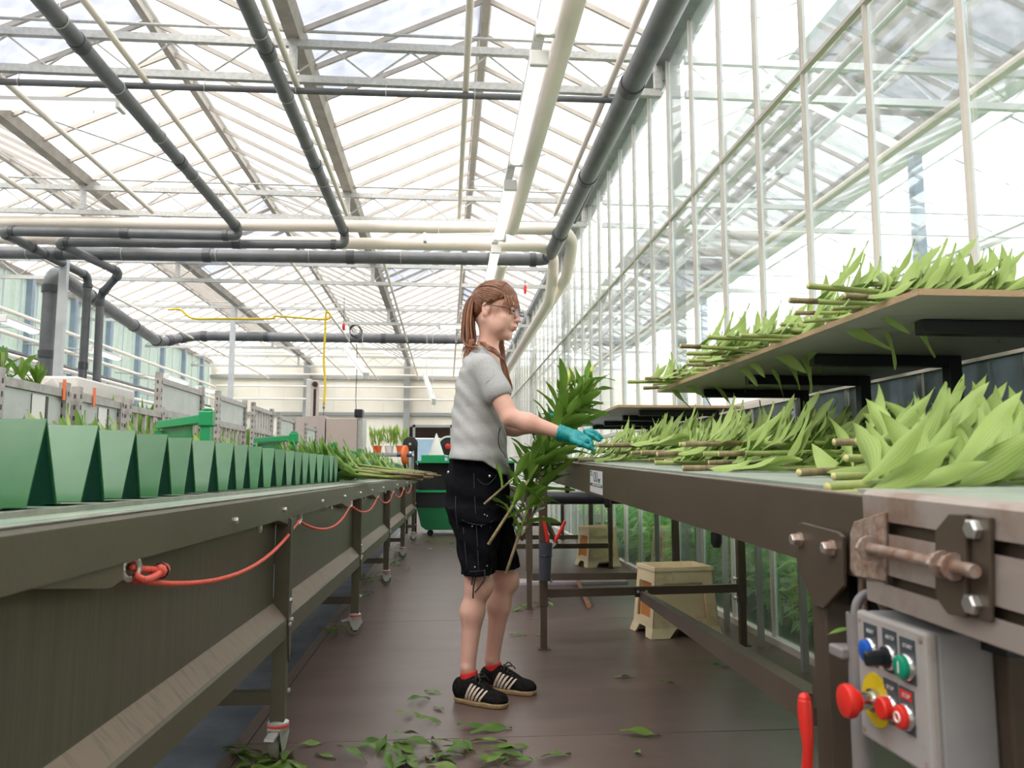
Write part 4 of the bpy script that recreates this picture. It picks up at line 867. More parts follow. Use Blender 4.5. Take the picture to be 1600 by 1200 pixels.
gd = empty('reflection_standin', (1.66, 1.1, 0)); tag(gd, 'low dark glass guard for the shelf reflection in the wall glass', 'standin'); off = gd.location.copy(); y = 1.1; k = 0
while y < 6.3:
    mb = MB(off=off); mb.box(1.655, 1.661, y + .02, y + .50, .98, 1.262); mb.build('reflection_pane', M['standin'], gd); mb = MB(off=off); mb.box(1.65, 1.68, y - .012, y + .012, 0.0, 1.265); mb.build('standin_post', M['girt'], gd); y += .52
mb = MB(off=off); mb.box(1.645, 1.68, 1.09, 6.31, 1.262, 1.285); mb.build('standin_rail', M['beigebar'], gd); mb = MB(off=off); mb.box(1.65, 1.67, 1.09, 6.31, .955, .98); mb.build('standin_rail', M['girt'], gd)
# ------------------------------------------------------------------ stems piled on the near conveyor and on its shelf
rq = random.Random(5)
def ylay(y, lift): return zr(y) + .014 + lift
near = [((1284, 776), .528, 24, 'thick green lily stem with its cut end hanging over the rail, lowest in front'), ((1292, 762), .545, 17, 'thick lily stem resting on the lowest one at the front of the pile')]
for i, ((a, b), X, yaw, lab_) in enumerate(near):
    p = ax(a, b, X); place_lily(PP[0 if i else 3], frame(p, (math.cos(R(yaw)), math.sin(R(yaw)), .03 + .02 * i)) @ Matrix.Scale(1.15, 4), lab_, None)
def pile(n, fy, fx, fz, label, group0, yawr=(-10, 12), prs=PP, sc=(1, 1.1)):
    for i in range(n):
        y = fy(i); z = fz(i, y); yaw = rq.uniform(*yawr); s = rq.uniform(*sc)
        place_lily(prs[(i * 3 + 1) % len(prs)], frame((fx(i), y, z), (math.cos(R(yaw)), math.sin(R(yaw)), rq.uniform(-.01, .035)), rq.uniform(-.2, .2)) @ Matrix.Scale(s, 4), label.replace('lily stem', 'lily stem ' + ('low', 'half way up', 'on top')[i % 3], 1) + ', ' + ('near end', 'near half', 'middle', 'far half', 'far end')[min(4, int(5 * i / n))], group0 + ', ' + ('bottom', 'middle', 'top')[i % 3] + ' layer ' + str(min(4, int(5 * i / n)) + 1))
pile(7, lambda i: 1.22 + .055 * i, lambda i: .66 + rq.uniform(0, .1), lambda i, y: ylay(y, .03 * (i % 3)), 'lily stem in the near loose heap on the conveyor', 'lily stems in the near heap on the conveyor', (4, 26))
ends = [((1066, 752), .59, -4, 'green lily stem lying foremost of the long heap, in front of the others'), ((905, 741), .56, -12, 'lily stem whose brown cut end pokes out above the white maker label'), ((881, 722), .52, -3, 'lily stem with a pale cut end at the far corner of the conveyor'), ((868, 717), .53, 4, 'last lily stem of the heap with a long brown bare end')]
for (a, b), X, yaw, lab_ in ends:
    p = ax(a, b, X); p.z = max(p.z, zr(p.y) + .012); place_lily(PP[rq.randrange(7)], frame(p, (math.cos(R(yaw)), math.sin(R(yaw)), .01)), lab_, None)
pile(44, lambda i: 2.0 + .049 * i + rq.uniform(-.02, .02), lambda i: rq.uniform(.62, .90), lambda i, y: ylay(y, .028 * (i % 3) + .004), 'lily stem in the long heap on the conveyor', 'lily stems heaped along the right conveyor')
SH = [((1262, 447), 1.7, 'bare-ended lily stem highest on the shelf'), ((1232, 470), 1.83, 'brown-ended lily stem jutting from the shelf, second from the top'), ((1106, 527), 2.30, 'lily stem jutting over the middle of the shelf edge, upper one'), ((1062, 541), 2.45, 'lily stem jutting far out over the middle of the shelf edge'), ((1072, 553), 2.55, 'green lily stem drooping below the shelf edge at its middle'), ((980, 597), 3.27, 'lily stem with a long bare end at the far corner of the shelf'), ((1004, 607), 3.32, 'thin brown lily stem lowest at the far corner of the shelf')]
for (a, b), Y, lab_ in SH:
    p = ay(a, b, Y); q = Vector((p.x + .5, p.y + rq.uniform(-.03, .08), 1.305)); place_lily(PP[rq.randrange(7)], frame(p, q - p), lab_, None)
pile(30, lambda i: 1.6 + .058 * i + rq.uniform(-.02, .02), lambda i: rq.uniform(.92, .97) - (.12 if i % 9 == 0 else 0), lambda i, y: 1.294 + .026 * (i % 3), 'lily stem in the heap on the shelf', 'lily stems heaped on the shelf', (-8, 16), sc=(.85, .95))
for i in range(7):   # leaves hanging down over the shelf edge belong to stems lying at the rim
    y = (1.75, 1.9, 2.35, 2.5, 2.62, 3.2, 3.36)[i]; pr = lily_proto(300 + i, LP, L=.34, r=.005, bare=.04, n=8, spread=(.9, 1.4), lying=False, buds=0, brown=.0)
    place_lily(pr, frame((.885, y, 1.290), (1, .05, .02), 1.5), 'lily stem with leaves drooping over the shelf edge, ' + ('nearest', 'second nearest', 'third', 'fourth, in the middle', 'fifth', 'second farthest', 'farthest')[i], 'lily stems drooping over the shelf rim')
# ------------------------------------------------------------------ control box, conduit, tool at the near right
cbx = empty('control_box', ax(1400, 1090, .5)); off = cbx.location.copy(); tag(cbx, 'grey control box with coloured push buttons under the near end of the conveyor', 'control box')
F0, F1, ZB_, ZT_ = .963, .82, .607, .752; XF = .50
M['boxg'] = mat('light_grey_box', (.30, .30, .32), .5, 0, (.36, .36, .37), scale=10); M['lidg'] = mat('stained_box_lid', (.40, .37, .36), .5, 0, (.32, .25, .21), scale=24, lo=.55, hi=.8)
mb = MB(off=off); mb.box(XF + .012, XF + .075, F1, F0, ZB_, ZT_); mb.build('box_body', M['boxg'], cbx, bevel=.004)
mb = MB(off=off); mb.box(XF, XF + .013, F1 - .001, F0 + .001, ZB_ - .001, ZT_ + .001); lid = mb.build('box_lid', M['lidg'], cbx, bevel=.004)
for (y, z) in ((F0 - .007, ZT_ - .009), (F1 + .010, ZT_ - .009), (F0 - .007, ZB_ + .009), (F1 + .010, ZB_ + .009)):
    mb = MB(off=off); mb.lathe((XF + .001, y, z), [(.004, 0), (.004, .0015), (.002, .002)], (-1, 0, 0), 8); mb.build('screw', M['rust'], lid)
M['blue'] = mat('blue_button', (.01, .10, .50), .35); M['gbtn'] = mat('green_button', (.0, .28, .16), .35); M['yel'] = mat('yellow_disc', (.75, .55, .01), .45); M['chrome'] = mat('chrome', (.6, .6, .6), .2, 1)
def fc(px, py): return ax(px, py, XF)
def btn(px, py, r, h, mm, cap=None, base='plate', lab2=None, lm='label_dark', name='push_button'):
    c = fc(px, py); c.x = XF
    if base == 'plate':
        mb = MB(off=off); mb.box(XF - .0012, XF, c.y - .014, c.y + .014, c.z - .017, c.z + .030); mb.build('legend_plate', M['plate_k'], lid)
        mb = MB(off=off); mb.box(XF - .0018, XF - .0011, c.y - .011, c.y + .011, c.z + .018, c.z + .027); mb.build('legend', M[lm], lid)
        if lab2: text(lab2, M['plate_w'], lid, (XF - .0022, c.y + .006, c.z + .020), (0, -1, 0), (0, 0, 1), .0062, off)
    mb = MB(off=off); mb.lathe(c, [(r * 1.18, 0), (r * 1.18, .004), (r * 1.05, .006), (r * .9, .006)], (-1, 0, 0), 20); b = mb.build(name, M['chrome'], lid, smooth=True, auto=True)
    mb = MB(off=off); mb.lathe(c + Vector((-.005, 0, 0)), [(r, 0), (r, h * .8), (r * .85, h)], (-1, 0, 0), 20); mb.build('button_cap', M[mm], b, smooth=True, auto=True); return c
k_ = M.setdefault('label_dark', M['plate_k']); M['label_red'] = M['red']
btn(1362, 1016, .0125, .006, 'blue', lab2='RESET'); c = btn(1392, 1027, .012, .004, 'black', lab2='AUTO'); mb = MB(off=off); mb.bar(c + Vector((-.004, 0, 0)), c + Vector((-.030, .003, -.002)), .010, .017); mb.build('selector_knob', M['black'], lid, bevel=.004)
c = btn(1420, 1042, .0125, .007, 'gbtn', lab2='START'); mb = MB(off=off); mb.box(c.x - .0125, c.x - .0118, c.y - .0012, c.y + .0012, c.z - .006, c.z + .006); mb.build('start_mark', M['white'], lid)
c = fc(1370, 1094); mb = MB(off=off); mb.lathe(c, [(.030, 0), (.030, .0015)], (-1, 0, 0), 30); es = mb.build('yellow_disc', M['yel'], lid)
mb = MB(off=off); mb.lathe(c + Vector((-.0015, 0, 0)), [(.013, 0), (.013, .006), (.010, .006), (.010, .022)], (-1, 0, 0), 20); mb.build('stop_collar', M['chrome'], es, smooth=True, auto=True)
mb = MB(off=off); mb.lathe(c + Vector((-.022, 0, 0)), [(.012, 0), (.0135, .006), (.0185, .008), (.0195, .013), (.018, .018), (.009, .021)], (-1, 0, 0), 26); mb.build('emergency_stop_knob', M['red'], es, smooth=True, auto=True)
c = btn(1394, 1106, .0125, .010, 'red', lab2='STOP', name='indicator_lamp'); c = btn(1419, 1120, .0125, .007, 'red', lab2='STOP', lm='label_red'); mb = MB(off=off); mb.ring(c + Vector((-.0125, 0, 0)), (1, 0, 0), .005, .0012, 18, 6); mb.build('stop_mark', M['white'], lid)
M['conduit'] = mat('grey_conduit', (.20, .20, .225), .45, 0, (.27, .24, .23), scale=12)
cd = empty('cable_conduit', (.49, 1.01, .3)); off = cd.location.copy(); tag(cd, 'vertical grey plastic conduit beside the control box', 'conduit')
mb = MB(off=off); cy = .985; mb.lathe((.512, cy, .01), [(.0125, 0), (.0125, .735), (.010, .735), (.010, .72)], (0, 0, 1), 18); mb.build('pipe', M['conduit'], cd, smooth=True, auto=True)
mb = MB(off=off); mb.tube(catmull([(.512, cy, .70), (.512, cy, .752), (.530, cy, .768), (.548, cy, .752), (.55, cy, .70)], 6), .006, 10); mb.build('cable', M['conduit'], cd, smooth=True)
mb = MB(off=off); mb.box(.49, .515, cy + .0, cy + .035, .688, .702); mb.build('pipe_clip', M['conduit'], cd, bevel=.003)
mb = MB(off=off); mb.tube(catmull([(.53, .90, .608), (.535, .90, .575), (.54, .87, .53), (.55, .80, .46)], 6), .007, 10); mb.build('box_cable', M['conduit'], cd, smooth=True)
o = bpy.data.objects.new('fallen_leaf', LP[2]); COL.objects.link(o); o.matrix_basis = frame(ax(1293, 992, .49), (1, -.3, .35)) @ Matrix.Scale(.42, 4); tag(o, 'small yellow-green leaf caught on the conduit clip', 'leaf')
sh = empty('hanging_pruner', ax(1258, 1150, .49)); off = sh.location.copy(); tag(sh, 'red-handled tool hanging at the near conveyor leg', 'tool')
pts = [ax(*q, .49) for q in ((1257, 1092), (1258, 1110), (1260, 1135), (1262, 1160), (1262, 1185), (1260, 1215), (1258, 1250))]
mb = MB(off=off); mb.tube(catmull(pts, 5), [.0085 + .0015 * math.sin(i * .25) for i in range(31)], 12); mb.ball(pts[0], .0085); mb.build('grip', M['red'], sh, smooth=True); mb = MB(off=off); mb.bar(pts[-1], pts[-1] + Vector((.002, 0, -.09)), .012, .004); mb.build('blade', M['zinc'], sh)
# holster with red-handled shears on the far leg
hs = empty('tool_holster', (.492, 4.22, .36)); off = hs.location.copy(); tag(hs, 'dark grey pipe holster strapped to the far left conveyor leg', 'holster')
p0, p1 = ay(853, 850, 4.22), ay(851, 906, 4.22)
mb = MB(off=off); mb.lathe(p1, [(.030, 0), (.034, .19), (.031, .19), (.028, .01)], p0 - p1, 18); mb.build('pipe', mat('blue_grey_pipe', (.05, .055, .075), .5), hs, smooth=True, auto=True)
mb = MB(off=off); mb.ring(p1.lerp(p0, .68), (0, 0, 1), .035, .003, 18, 6); mb.build('cable_tie', M['black'], hs)
sp = empty('pruning_shears', p0); off = sp.location.copy(); tag(sp, 'pruning shears with two red handles standing in the grey holster', 'shears')
for qs in ([(856, 848), (855, 838), (852, 825), (850, 815), (849.5, 807)], [(868, 848), (869, 842), (874, 833), (879, 823), (883, 814)]):
    pts = [ay(*q, 4.22) for q in qs]; P = catmull(pts, 4); mb = MB(off=off); mb.tube(P, [.0105 - .0035 * abs(i / len(P) - .25) for i in range(len(P))], 10); mb.build('handle', M['red'], sp, smooth=True)
    mb = MB(off=off); mb.bar(pts[0], p0.lerp(p1, .25), .006, .016); mb.build('blade', M['zinc'], sp)
# ------------------------------------------------------------------ flower crates under the conveyors
M['crate'] = mat('stained_cream_plastic', (.80, .66, .43), .5, 0, (.42, .28, .15), scale=6, lo=.52, hi=.85, bump=.05); M['cratein'] = mat('orange_inner_plastic', (.55, .20, .05), .5)
def crate(cx, cy, rz_, label, h=.385, wb=.205, wt=.172, db=.15, dt=.13):
    rt_ = empty('flower_crate', (cx, cy, 0), rz_); tag(rt_, label, 'crate', None)
    W = lambda z: wb + (wt - wb) * z / h; D = lambda z: db + (dt - db) * z / h
    mb = MB()
    def wall(a, b):   # a,b: functions of z giving the lower/upper corner; wall with recessed frame panel and feet
        th = .006; zs = [.05, .09, .30, h]; us = [0, .16, .84, 1]
        n = (b(0) - a(0)).cross(Vector((0, 0, 1))).normalized()
        P = lambda u, z, dd=0: a(z).lerp(b(z), u) + Vector((0, 0, z)) - n * dd
        for i in range(3):
            for j in range(3):
                rec = .020 if (i == 1 and j == 1) else 0
                q = [P(us[i], zs[j], rec), P(us[i + 1], zs[j], rec), P(us[i + 1], zs[j + 1], rec), P(us[i], zs[j + 1], rec)]; mb.prism(q, -n * th)
        mb.prism([P(.16, .09), P(.84, .09), P(.84, .09, .012), P(.16, .09, .012)], (0, 0, .004))
        mb.prism([P(.16, .30), P(.84, .30), P(.84, .30, .012), P(.16, .30, .012)], (0, 0, -.004))
        for (u0, u1, sgn) in ((0, .24, 1), (1, .76, -1)):    # flared feet
            mb.prism([P(u0, .055), P(u1 + .12 * sgn, .055), P(u1, .002, -.012), P(u0 - .03 * sgn, .002, -.014)], -n * .012)
        mb.prism([P(-.02, h), P(1.02, h), P(1.02, h - .022), P(-.02, h - .022)], n * .006)
    c = lambda sx, sy: (lambda z: Vector((sx * W(z), sy * D(z), 0)))
    wall(c(-1, -1), c(1, -1)); wall(c(1, -1), c(1, 1)); wall(c(1, 1), c(-1, 1)); wall(c(-1, 1), c(-1, -1))
    mb.build('crate_body', M['crate'], rt_)
    mb = MB(); mb.box(-wb * .95, wb * .95, -db * .95, db * .95, .05, .058); mb.build('base', M['cratein'], rt_)
    for sx, rot in ((-1, 0), (1, 0)):
        mb = MB(); z0, z1 = .10, .29; mb.prism([(sx * (W(z0) - .0185), -D(z0) * .6, z0), (sx * (W(z0) - .0185), D(z0) * .6, z0), (sx * (W(z1) - .0180), D(z1) * .6, z1), (sx * (W(z1) - .0180), -D(z1) * .6, z1)], (sx * -.001, 0, 0)); mb.build('side_inset', M['cratein'], rt_)
    for sx in (-1, 1):
        for z0, z1 in ((.31, .36),):
            mb = MB(); mb.prism([(sx * .03, -D(z0) - .003, z0), (sx * .075, -D(z0) - .003, z0), (sx * .072, -D(z1) - .003, z1), (sx * .03, -D(z1) - .003, z1)], (0, .004, 0)); mb.build('grip_rib', M['crate'], rt_)
    return rt_
crate(1.325, 4.64, R(8), 'cream plastic flower crate under the near conveyor, close to the camera'); crate(1.50, 7.95, R(14), 'cream flower crate with orange sides farther back under the conveyor', wb=.17, wt=.14)
crate(2.20, 7.75, R(10), 'pale flower crate standing outside the glass wall', wb=.17, wt=.14)
pk = [az(837, 905, .0), az(962, 905, 0)]; rt_ = empty('wooden_plank', pk[0]); tag(rt_, 'dark plank with a reddish edge lying crosswise under the conveyor', 'plank'); mb = MB(off=pk[0]); a, b = pk[0], pk[1]; mb.box(.50, 1.5, 6.62, 6.85, .001, .022); mb.build('plank_body', M['board'], rt_); mb = MB(off=pk[0]); mb.box(.50, 1.5, 6.85, 6.86, .001, .024); mb.build('plank_edge', M['ply'], rt_)
M['handle'] = mat('reddish_wood', (.30, .11, .06), .5, 0, (.40, .20, .12), scale=10, stretch=(1, 8, 1))
a, b = az(899, 900, .02), az(920, 946, .02); mb = MB(off=a); mb.cyl(a, b, .016, .018, 12); tag(mb.build('broom_handle', M['handle'], smooth=True, auto=True), 'reddish wooden stick lying on the floor behind the conveyor leg', 'stick')
# ================================================================== LEFT BENCH STEMS, FAR MACHINES, CROP, FALLEN LEAVES
def left_bunch(i, n, yc, z0, grp, spreadY=.3):
    for k in range(n):
        y = yc + rq.uniform(-spreadY, spreadY) * 1.0; x0 = rq.uniform(-.22, -.06); z = z0 + .012 * (k % 4)
        d = Vector((-1, rq.uniform(-.22, .22), rq.uniform(.02, .14)))
        place_lily(PL[k % len(PL)], frame((x0, y, z), d), 'lily stem laid across the left bench, ' + grp + (' , upper' if k % 4 > 1 else ' , lower').replace(' ,', ','), 'stems laid across the left bench, ' + grp + (' upper' if k % 4 > 1 else ' lower'))
PL = [lily_proto(400 + i, LH if i % 2 else LP, L=rl.uniform(.80, .92), r=.0085, bare=.46, n=30, spread=(.5, 1.25), sc=1.2, brown=(.1, .2, .5)[i % 3], bend=rl.uniform(-.2, .1)) for i in range(4)]
left_bunch(0, 15, 5.15, .872, 'nearest bunch', .28); left_bunch(1, 9, 6.9, .872, 'second bunch', .35); left_bunch(2, 8, 8.6, .872, 'third bunch', .4); left_bunch(3, 7, 10.3, .872, 'farthest bunch', .4)
for i in range(13):
    y = 3.0 + .19 * i; place_lily(PL[i % 4], frame((-.80, y, .93), (-1, rq.uniform(-.2, .2), .10)), 'lily stem lying in the green trays, leaves showing above, ' + ('near', 'middle', 'far')[min(2, i // 5)] + ' part', 'stems lying in the green trays, ' + ('near', 'middle', 'far')[min(2, i // 5)])
# green bunching machine at the end of the aisle
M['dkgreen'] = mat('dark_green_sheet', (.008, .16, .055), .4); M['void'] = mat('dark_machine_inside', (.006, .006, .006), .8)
gm = empty('bunching_machine', (-.1, 11.9, 0)); off = gm.location.copy(); tag(gm, 'green bunching machine closing the far end of the aisle', 'machine')
xa, xb = -.44, 1.0
def bx(name, m, *b, par=None, bev=0):
    mb = MB(off=off); mb.box(*b); return mb.build(name, M[m], par or gm, bevel=bev)
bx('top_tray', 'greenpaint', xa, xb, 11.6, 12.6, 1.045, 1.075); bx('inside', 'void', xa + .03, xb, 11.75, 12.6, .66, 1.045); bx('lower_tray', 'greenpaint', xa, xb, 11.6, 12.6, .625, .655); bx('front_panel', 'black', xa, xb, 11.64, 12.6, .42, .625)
mb = MB(off=off); mb.prism([(xa + .02, 11.66, .42), (xb, 11.66, .42), (xb, 11.66, .09), (xa + .16, 11.66, .09), (xa + .09, 11.66, .14)], (0, .9, 0)); mb.build('chute', M['dkgreen'], gm)
for x in (xa + .22, .5, .9):
    mb = MB(off=off); mb.lathe((x, 11.75, .045), [(.035, 0), (.045, .005), (.045, .02), (.035, .025)], (0, 1, 0), 14); mb.build('wheel', M['rubber'], gm)
bx('side_box', 'greenpaint', xa + .08, xa + .42, 11.7, 12.0, 1.075, 1.16, bev=.004); bx('side_box', 'greenpaint', xa + .46, xa + .86, 11.7, 12.0, 1.075, 1.15, bev=.004)
mb = MB(off=off); mb.lathe((xa + .29, 12.2, 1.10), [(.13, 0), (.13, .03), (.02, .36), (.004, .40)], seg=20); mb.build('white_cone', M['paper'], gm, smooth=True, auto=True)
for x, y, c in ((xa + .62, 11.9, 'yel'), (xa + .68, 11.85, 'paper')):
    mb = MB(off=off); mb.lathe((x, y, 1.15), [(.018, 0), (.018, .10), (.008, .13), (.008, .15)], seg=10); mb.build('spray_can', M[c], gm, smooth=True, auto=True)
fan = empty('belt_drum', (.1, 12.9, 1.28)); off = fan.location.copy(); tag(fan, 'black drum with a white ring and red hub behind the green machine', 'drum')
p = ay(700, 698, 12.5); mb = MB(off=off); mb.lathe(p, [(.16, 0), (.17, .02), (.17, .10), (.12, .11)], (0, -1, 0), 24); mb.build('drum', M['rubber'], fan, smooth=True, auto=True); mb = MB(off=off); mb.ring(p + Vector((.0, -.11, 0)), (0, 1, 0), .15, .014, 24, 6); mb.build('rim', M['white'], fan)
mb = MB(off=off); mb.lathe(p + Vector((0, -.10, 0)), [(.045, 0), (.045, .04), (.02, .05)], (0, -1, 0), 14); mb.build('hub', M['red'], fan); mb = MB(off=off); mb.box(p.x - .22, p.x - .17, 12.5, 12.56, 1.03, 1.5); mb.box(p.x + .18, p.x + .23, 12.5, 12.56, 1.03, 1.5); mb.build('stand', M['black'], fan)
wl = empty('drive_wheel', ay(641, 694, 12.2)); off = wl.location.copy(); tag(wl, 'black pulley wheel above the orange one, left of the green machine', 'wheel')
p = wl.location.copy(); mb = MB(off=off); mb.lathe(p, [(.07, 0), (.11, .01), (.115, .03), (.11, .05), (.07, .06)], (0, -1, 0), 22); mb.build('disc', M['rubber'], wl, smooth=True, auto=True); mb = MB(off=off); mb.lathe(p + Vector((0, -.06, 0)), [(.02, 0), (.02, .02)], (0, -1, 0), 10); mb.build('hub', M['zinc'], wl); mb = MB(off=off); mb.box(p.x + .06, p.x + .11, p.y, p.y + .05, 0, p.z + .05); mb.box(p.x - .05, p.x - .02, p.y, p.y + .04, 0, p.z); mb.build('stand', M['black'], wl)
ow = empty('orange_wheel', ay(633, 711, 12.0)); off = ow.location.copy(); tag(ow, 'orange wheel seen edge-on at the left of the green machine', 'wheel')
p = ow.location.copy(); mb = MB(off=off); mb.lathe(p, [(.10, -.03), (.145, -.02), (.145, .02), (.10, .03)], (1, -.25, 0), 24); mb.build('rim', M['orange'], ow, smooth=True, auto=True); mb = MB(off=off); mb.cyl(p, (p.x, p.y, 0), .02); mb.build('stand', M['black'], ow); mb = MB(off=off); mb.cyl(p - Vector((.12, 0, 0)), p + Vector((.1, 0, 0)), .03); mb.build('axle', mat('blue_motor', (.02, .10, .18), .4), ow, smooth=True, auto=True)
# pinkish grey cabinet and masts behind the trolleys
M['pink'] = mat('pinkish_grey_sheet', (.50, .40, .36), .6, 0, (.54, .44, .40), scale=2)
cb_ = empty('machine_cabinet', (-1.9, 12.4, 0)); off = cb_.location.copy(); tag(cb_, 'pinkish grey cabinet beyond the trolleys', 'cabinet')
mb = MB(off=off); mb.box(-1.76, -1.32, 11.9, 12.9, .05, 1.70); mb.build('right_section', M['pink'], cb_, bevel=.01); mb = MB(off=off); mb.prism([(-1.775, 11.9, .05), (-2.75, 13.4, .05), (-2.75, 13.4, 1.80), (-1.775, 11.9, 1.74)], (.0, .6, 0)); mb.build('left_section', M['pink'], cb_)
mb = MB(off=off); mb.box(-1.315, -1.24, 12.0, 12.6, .05, 1.72); mb.build('side_panel', M['galv'], cb_); mb = MB(off=off); mb.box(-1.36, -1.24, 11.95, 12.2, 1.72, 1.84); mb.build('switch_box', M['black'], cb_, bevel=.01)
for (a, b, mm, lab_) in (((483, 592, 483, 700), .09, 'galv', 'slim pale mast rising behind the pinkish cabinet'), ((492.5, 594, 492.5, 700), .115, 'pink', 'lifting mast with a dark slot and pulley behind the pinkish cabinet')):
    p = ay(a[0], a[1], 13.6); rt_ = empty('lifting_mast', (p.x, p.y, 0)); off = rt_.location.copy(); tag(rt_, lab_, 'mast'); mb = MB(off=off); mb.box(p.x - b / 2, p.x + b / 2, 13.6, 13.7, 0, p.z); mb.build('profile', M[mm], rt_, bevel=.01)
    if mm == 'pink': mb = MB(off=off); mb.box(p.x - .02, p.x + .02, 13.59, 13.6, .5, p.z - .15); mb.build('slot', M['black'], rt_); mb = MB(off=off); mb.lathe((p.x, 13.595, p.z - .07), [(.045, 0), (.045, .03), (.02, .035)], (0, -1, 0), 14); mb.build('pulley', M['rubber'], rt_)
# worktable with buckets of lilies between cabinet and wheels
wt = empty('sorting_table', (-.95, 13.5, 0)); off = wt.location.copy(); tag(wt, 'zinc-framed sorting table beyond the end of the left bench', 'table')
mb = MB(off=off); mb.box(-1.25, -.55, 13.0, 14.2, 1.18, 1.22); mb.build('table_top', M['galv'], wt)
for x in (-1.22, -.58):
    for y in (13.03, 14.15): mb = MB(off=off); mb.box(x - .02, x + .02, y - .02, y + .02, 0, 1.18); mb.build('leg', M['galv'], wt)
mb = MB(off=off); mb.box(-1.22, -.58, 13.0, 13.04, .95, 1.0); mb.build('front_bar', M['trollplate'], wt)
for k, x in enumerate((-1.12, -.93, -.74)):
    mb = MB(off=(x, 13.2, 1.22)); mb.lathe((x, 13.2, 1.22), [(.06, 0), (.075, .12), (.07, .12), (.06, .02)], seg=14); tag(mb.build('bucket', M['paper'] if k % 2 else M['orange'], smooth=True, auto=True), ['left bucket on the sorting table behind the cabinet', 'middle white bucket on the sorting table', 'right bucket on the sorting table'][k], 'bucket', 'buckets on the sorting table')
def clump(name, c, n, h, m, label, cat, group, rad=.12, lean=.4, seed=0, wl_=(.9, 1.2), parts=True):
    rr = random.Random(seed); mb = MB(off=c)
    vs = []; fs = []
    for k in range(n):
        a = rr.uniform(0, 6.28); r_ = rad * math.sqrt(rr.random()); b = Vector(c) + Vector((r_ * math.cos(a), r_ * math.sin(a), rr.uniform(0, h * .75)))
        d = Vector((math.cos(a) * lean * rr.random(), math.sin(a) * lean * rr.random(), 1)).normalized(); L_ = h * rr.uniform(.35, .6); s_ = d.cross(Vector((rr.uniform(-1, 1), rr.uniform(-1, 1), 0))).normalized(); w_ = L_ * .11
        tip = b + d * L_ + Vector((d.x, d.y, 0)) * L_ * .3; mid = b + d * L_ * .45; n_ = s_.cross(d) * w_ * .5
        mb.add([b, mid + s_ * w_, mid + n_, mid - s_ * w_, tip], [(0, 1, 2), (0, 2, 3), (1, 4, 2), (2, 4, 3)])
    o = mb.build(name, m, None); tag(o, label, cat, group); return o
for k, x in enumerate((-1.12, -.93, -.74)): clump('lily_bunch', (x, 13.2, 1.30), 60, .32, M['leafpile'], ['left', 'middle', 'right'][k] + ' bunch of lilies standing in a bucket on the sorting table', 'flowers', 'lily bunches in buckets', seed=k)
# potted lilies with paper collars on the first trolley, more plants on the farther ones
M['terra'] = mat('terracotta_plastic', (.55, .27, .15), .6)
for k in range(8):
    x, y = -1.80 - .17 * (k % 2) - .02 * k, 3.05 + .085 * k - (.12 if k < 4 else 0); x = -1.79 - .16 * (k // 4); y = 3.22 + .14 * (k % 4)
    rt_ = empty('potted_lily', (x, y, .98)); off = rt_.location.copy(); tag(rt_, ('front row' if k < 4 else 'back row') + ' potted lily in a paper collar on the nearest trolley, ' + ['first from the left', 'second from the left', 'third from the left', 'last on the right'][k % 4], 'plant', 'potted lilies on the nearest trolley')
    mb = MB(off=off); mb.lathe((x, y, .982), [(.045, 0), (.062, .10), (.066, .10), (.066, .118), (.058, .118), (.05, .02)], seg=16); mb.build('pot', M['terra'], rt_, smooth=True, auto=True)
    mb = MB(off=off); h0, h1 = 1.16, 1.33 - .02 * (k % 3); mb.prism([(x + .052, y - .05, h0), (x + .052, y + .05, h0), (x + .06, y + .06, h1 - .03), (x + .06, y + .0, h1), (x + .06, y - .06, h1 - .03)], (.002, 0, 0)); pc = mb.build('paper_collar', M['paper'], rt_)
    if k in (1, 2): mb = MB(off=off); mb.lathe((x + .063, y + .02, h1 - .07), [(.018, 0), (.018, .001)], (1, 0, 0), 8); mb.build('pink_print', mat('pink_print', (.65, .05, .15), .6), pc)
    rr = random.Random(k); mbs = MB(off=off)
    for j in range(26):
        a = rr.uniform(0, 6.28); lf = bpy.data.objects.new('leaf', rr.choice(LH)); COL.objects.link(lf); lf.parent = rt_
        zz = rr.uniform(.13, .36); d = Vector((math.cos(a) * .45, math.sin(a) * .45, 1)).normalized(); lf.matrix_basis = frame((math.cos(a) * .01, math.sin(a) * .01, zz), d, up=(-math.cos(a), -math.sin(a), .4)) @ Matrix.Scale(rr.uniform(.55, .85), 4)
    mbs.cyl((x, y, 1.08), (x, y, 1.40), .006, seg=6); mbs.build('stem', M['stemg'], rt_)
spots = [(-1.9, 5.2, 1.0), (-1.95, 5.6, 1.0), (-1.9, 6.4, 1.0), (-1.9, 6.75, 1.0), (-1.9, 7.5, 1.0), (-1.9, 7.8, 1.0), (-1.85, 4.5, .98), (-2.3, 4.4, .98), (-1.9, 8.7, 1.0)]
for k, (x, y, z) in enumerate(spots): clump('lily_bunch', (x, y, z), 70, .30, M['leafheld'], 'dark green lily bunch on the trolleys behind the bench, ' + ['first', 'second', 'third', 'fourth', 'fifth', 'sixth', 'inner one on the third trolley', 'outer one on the third trolley', 'last'][k], 'flowers', 'lily bunches on the trolleys', seed=20 + k, lean=.6)
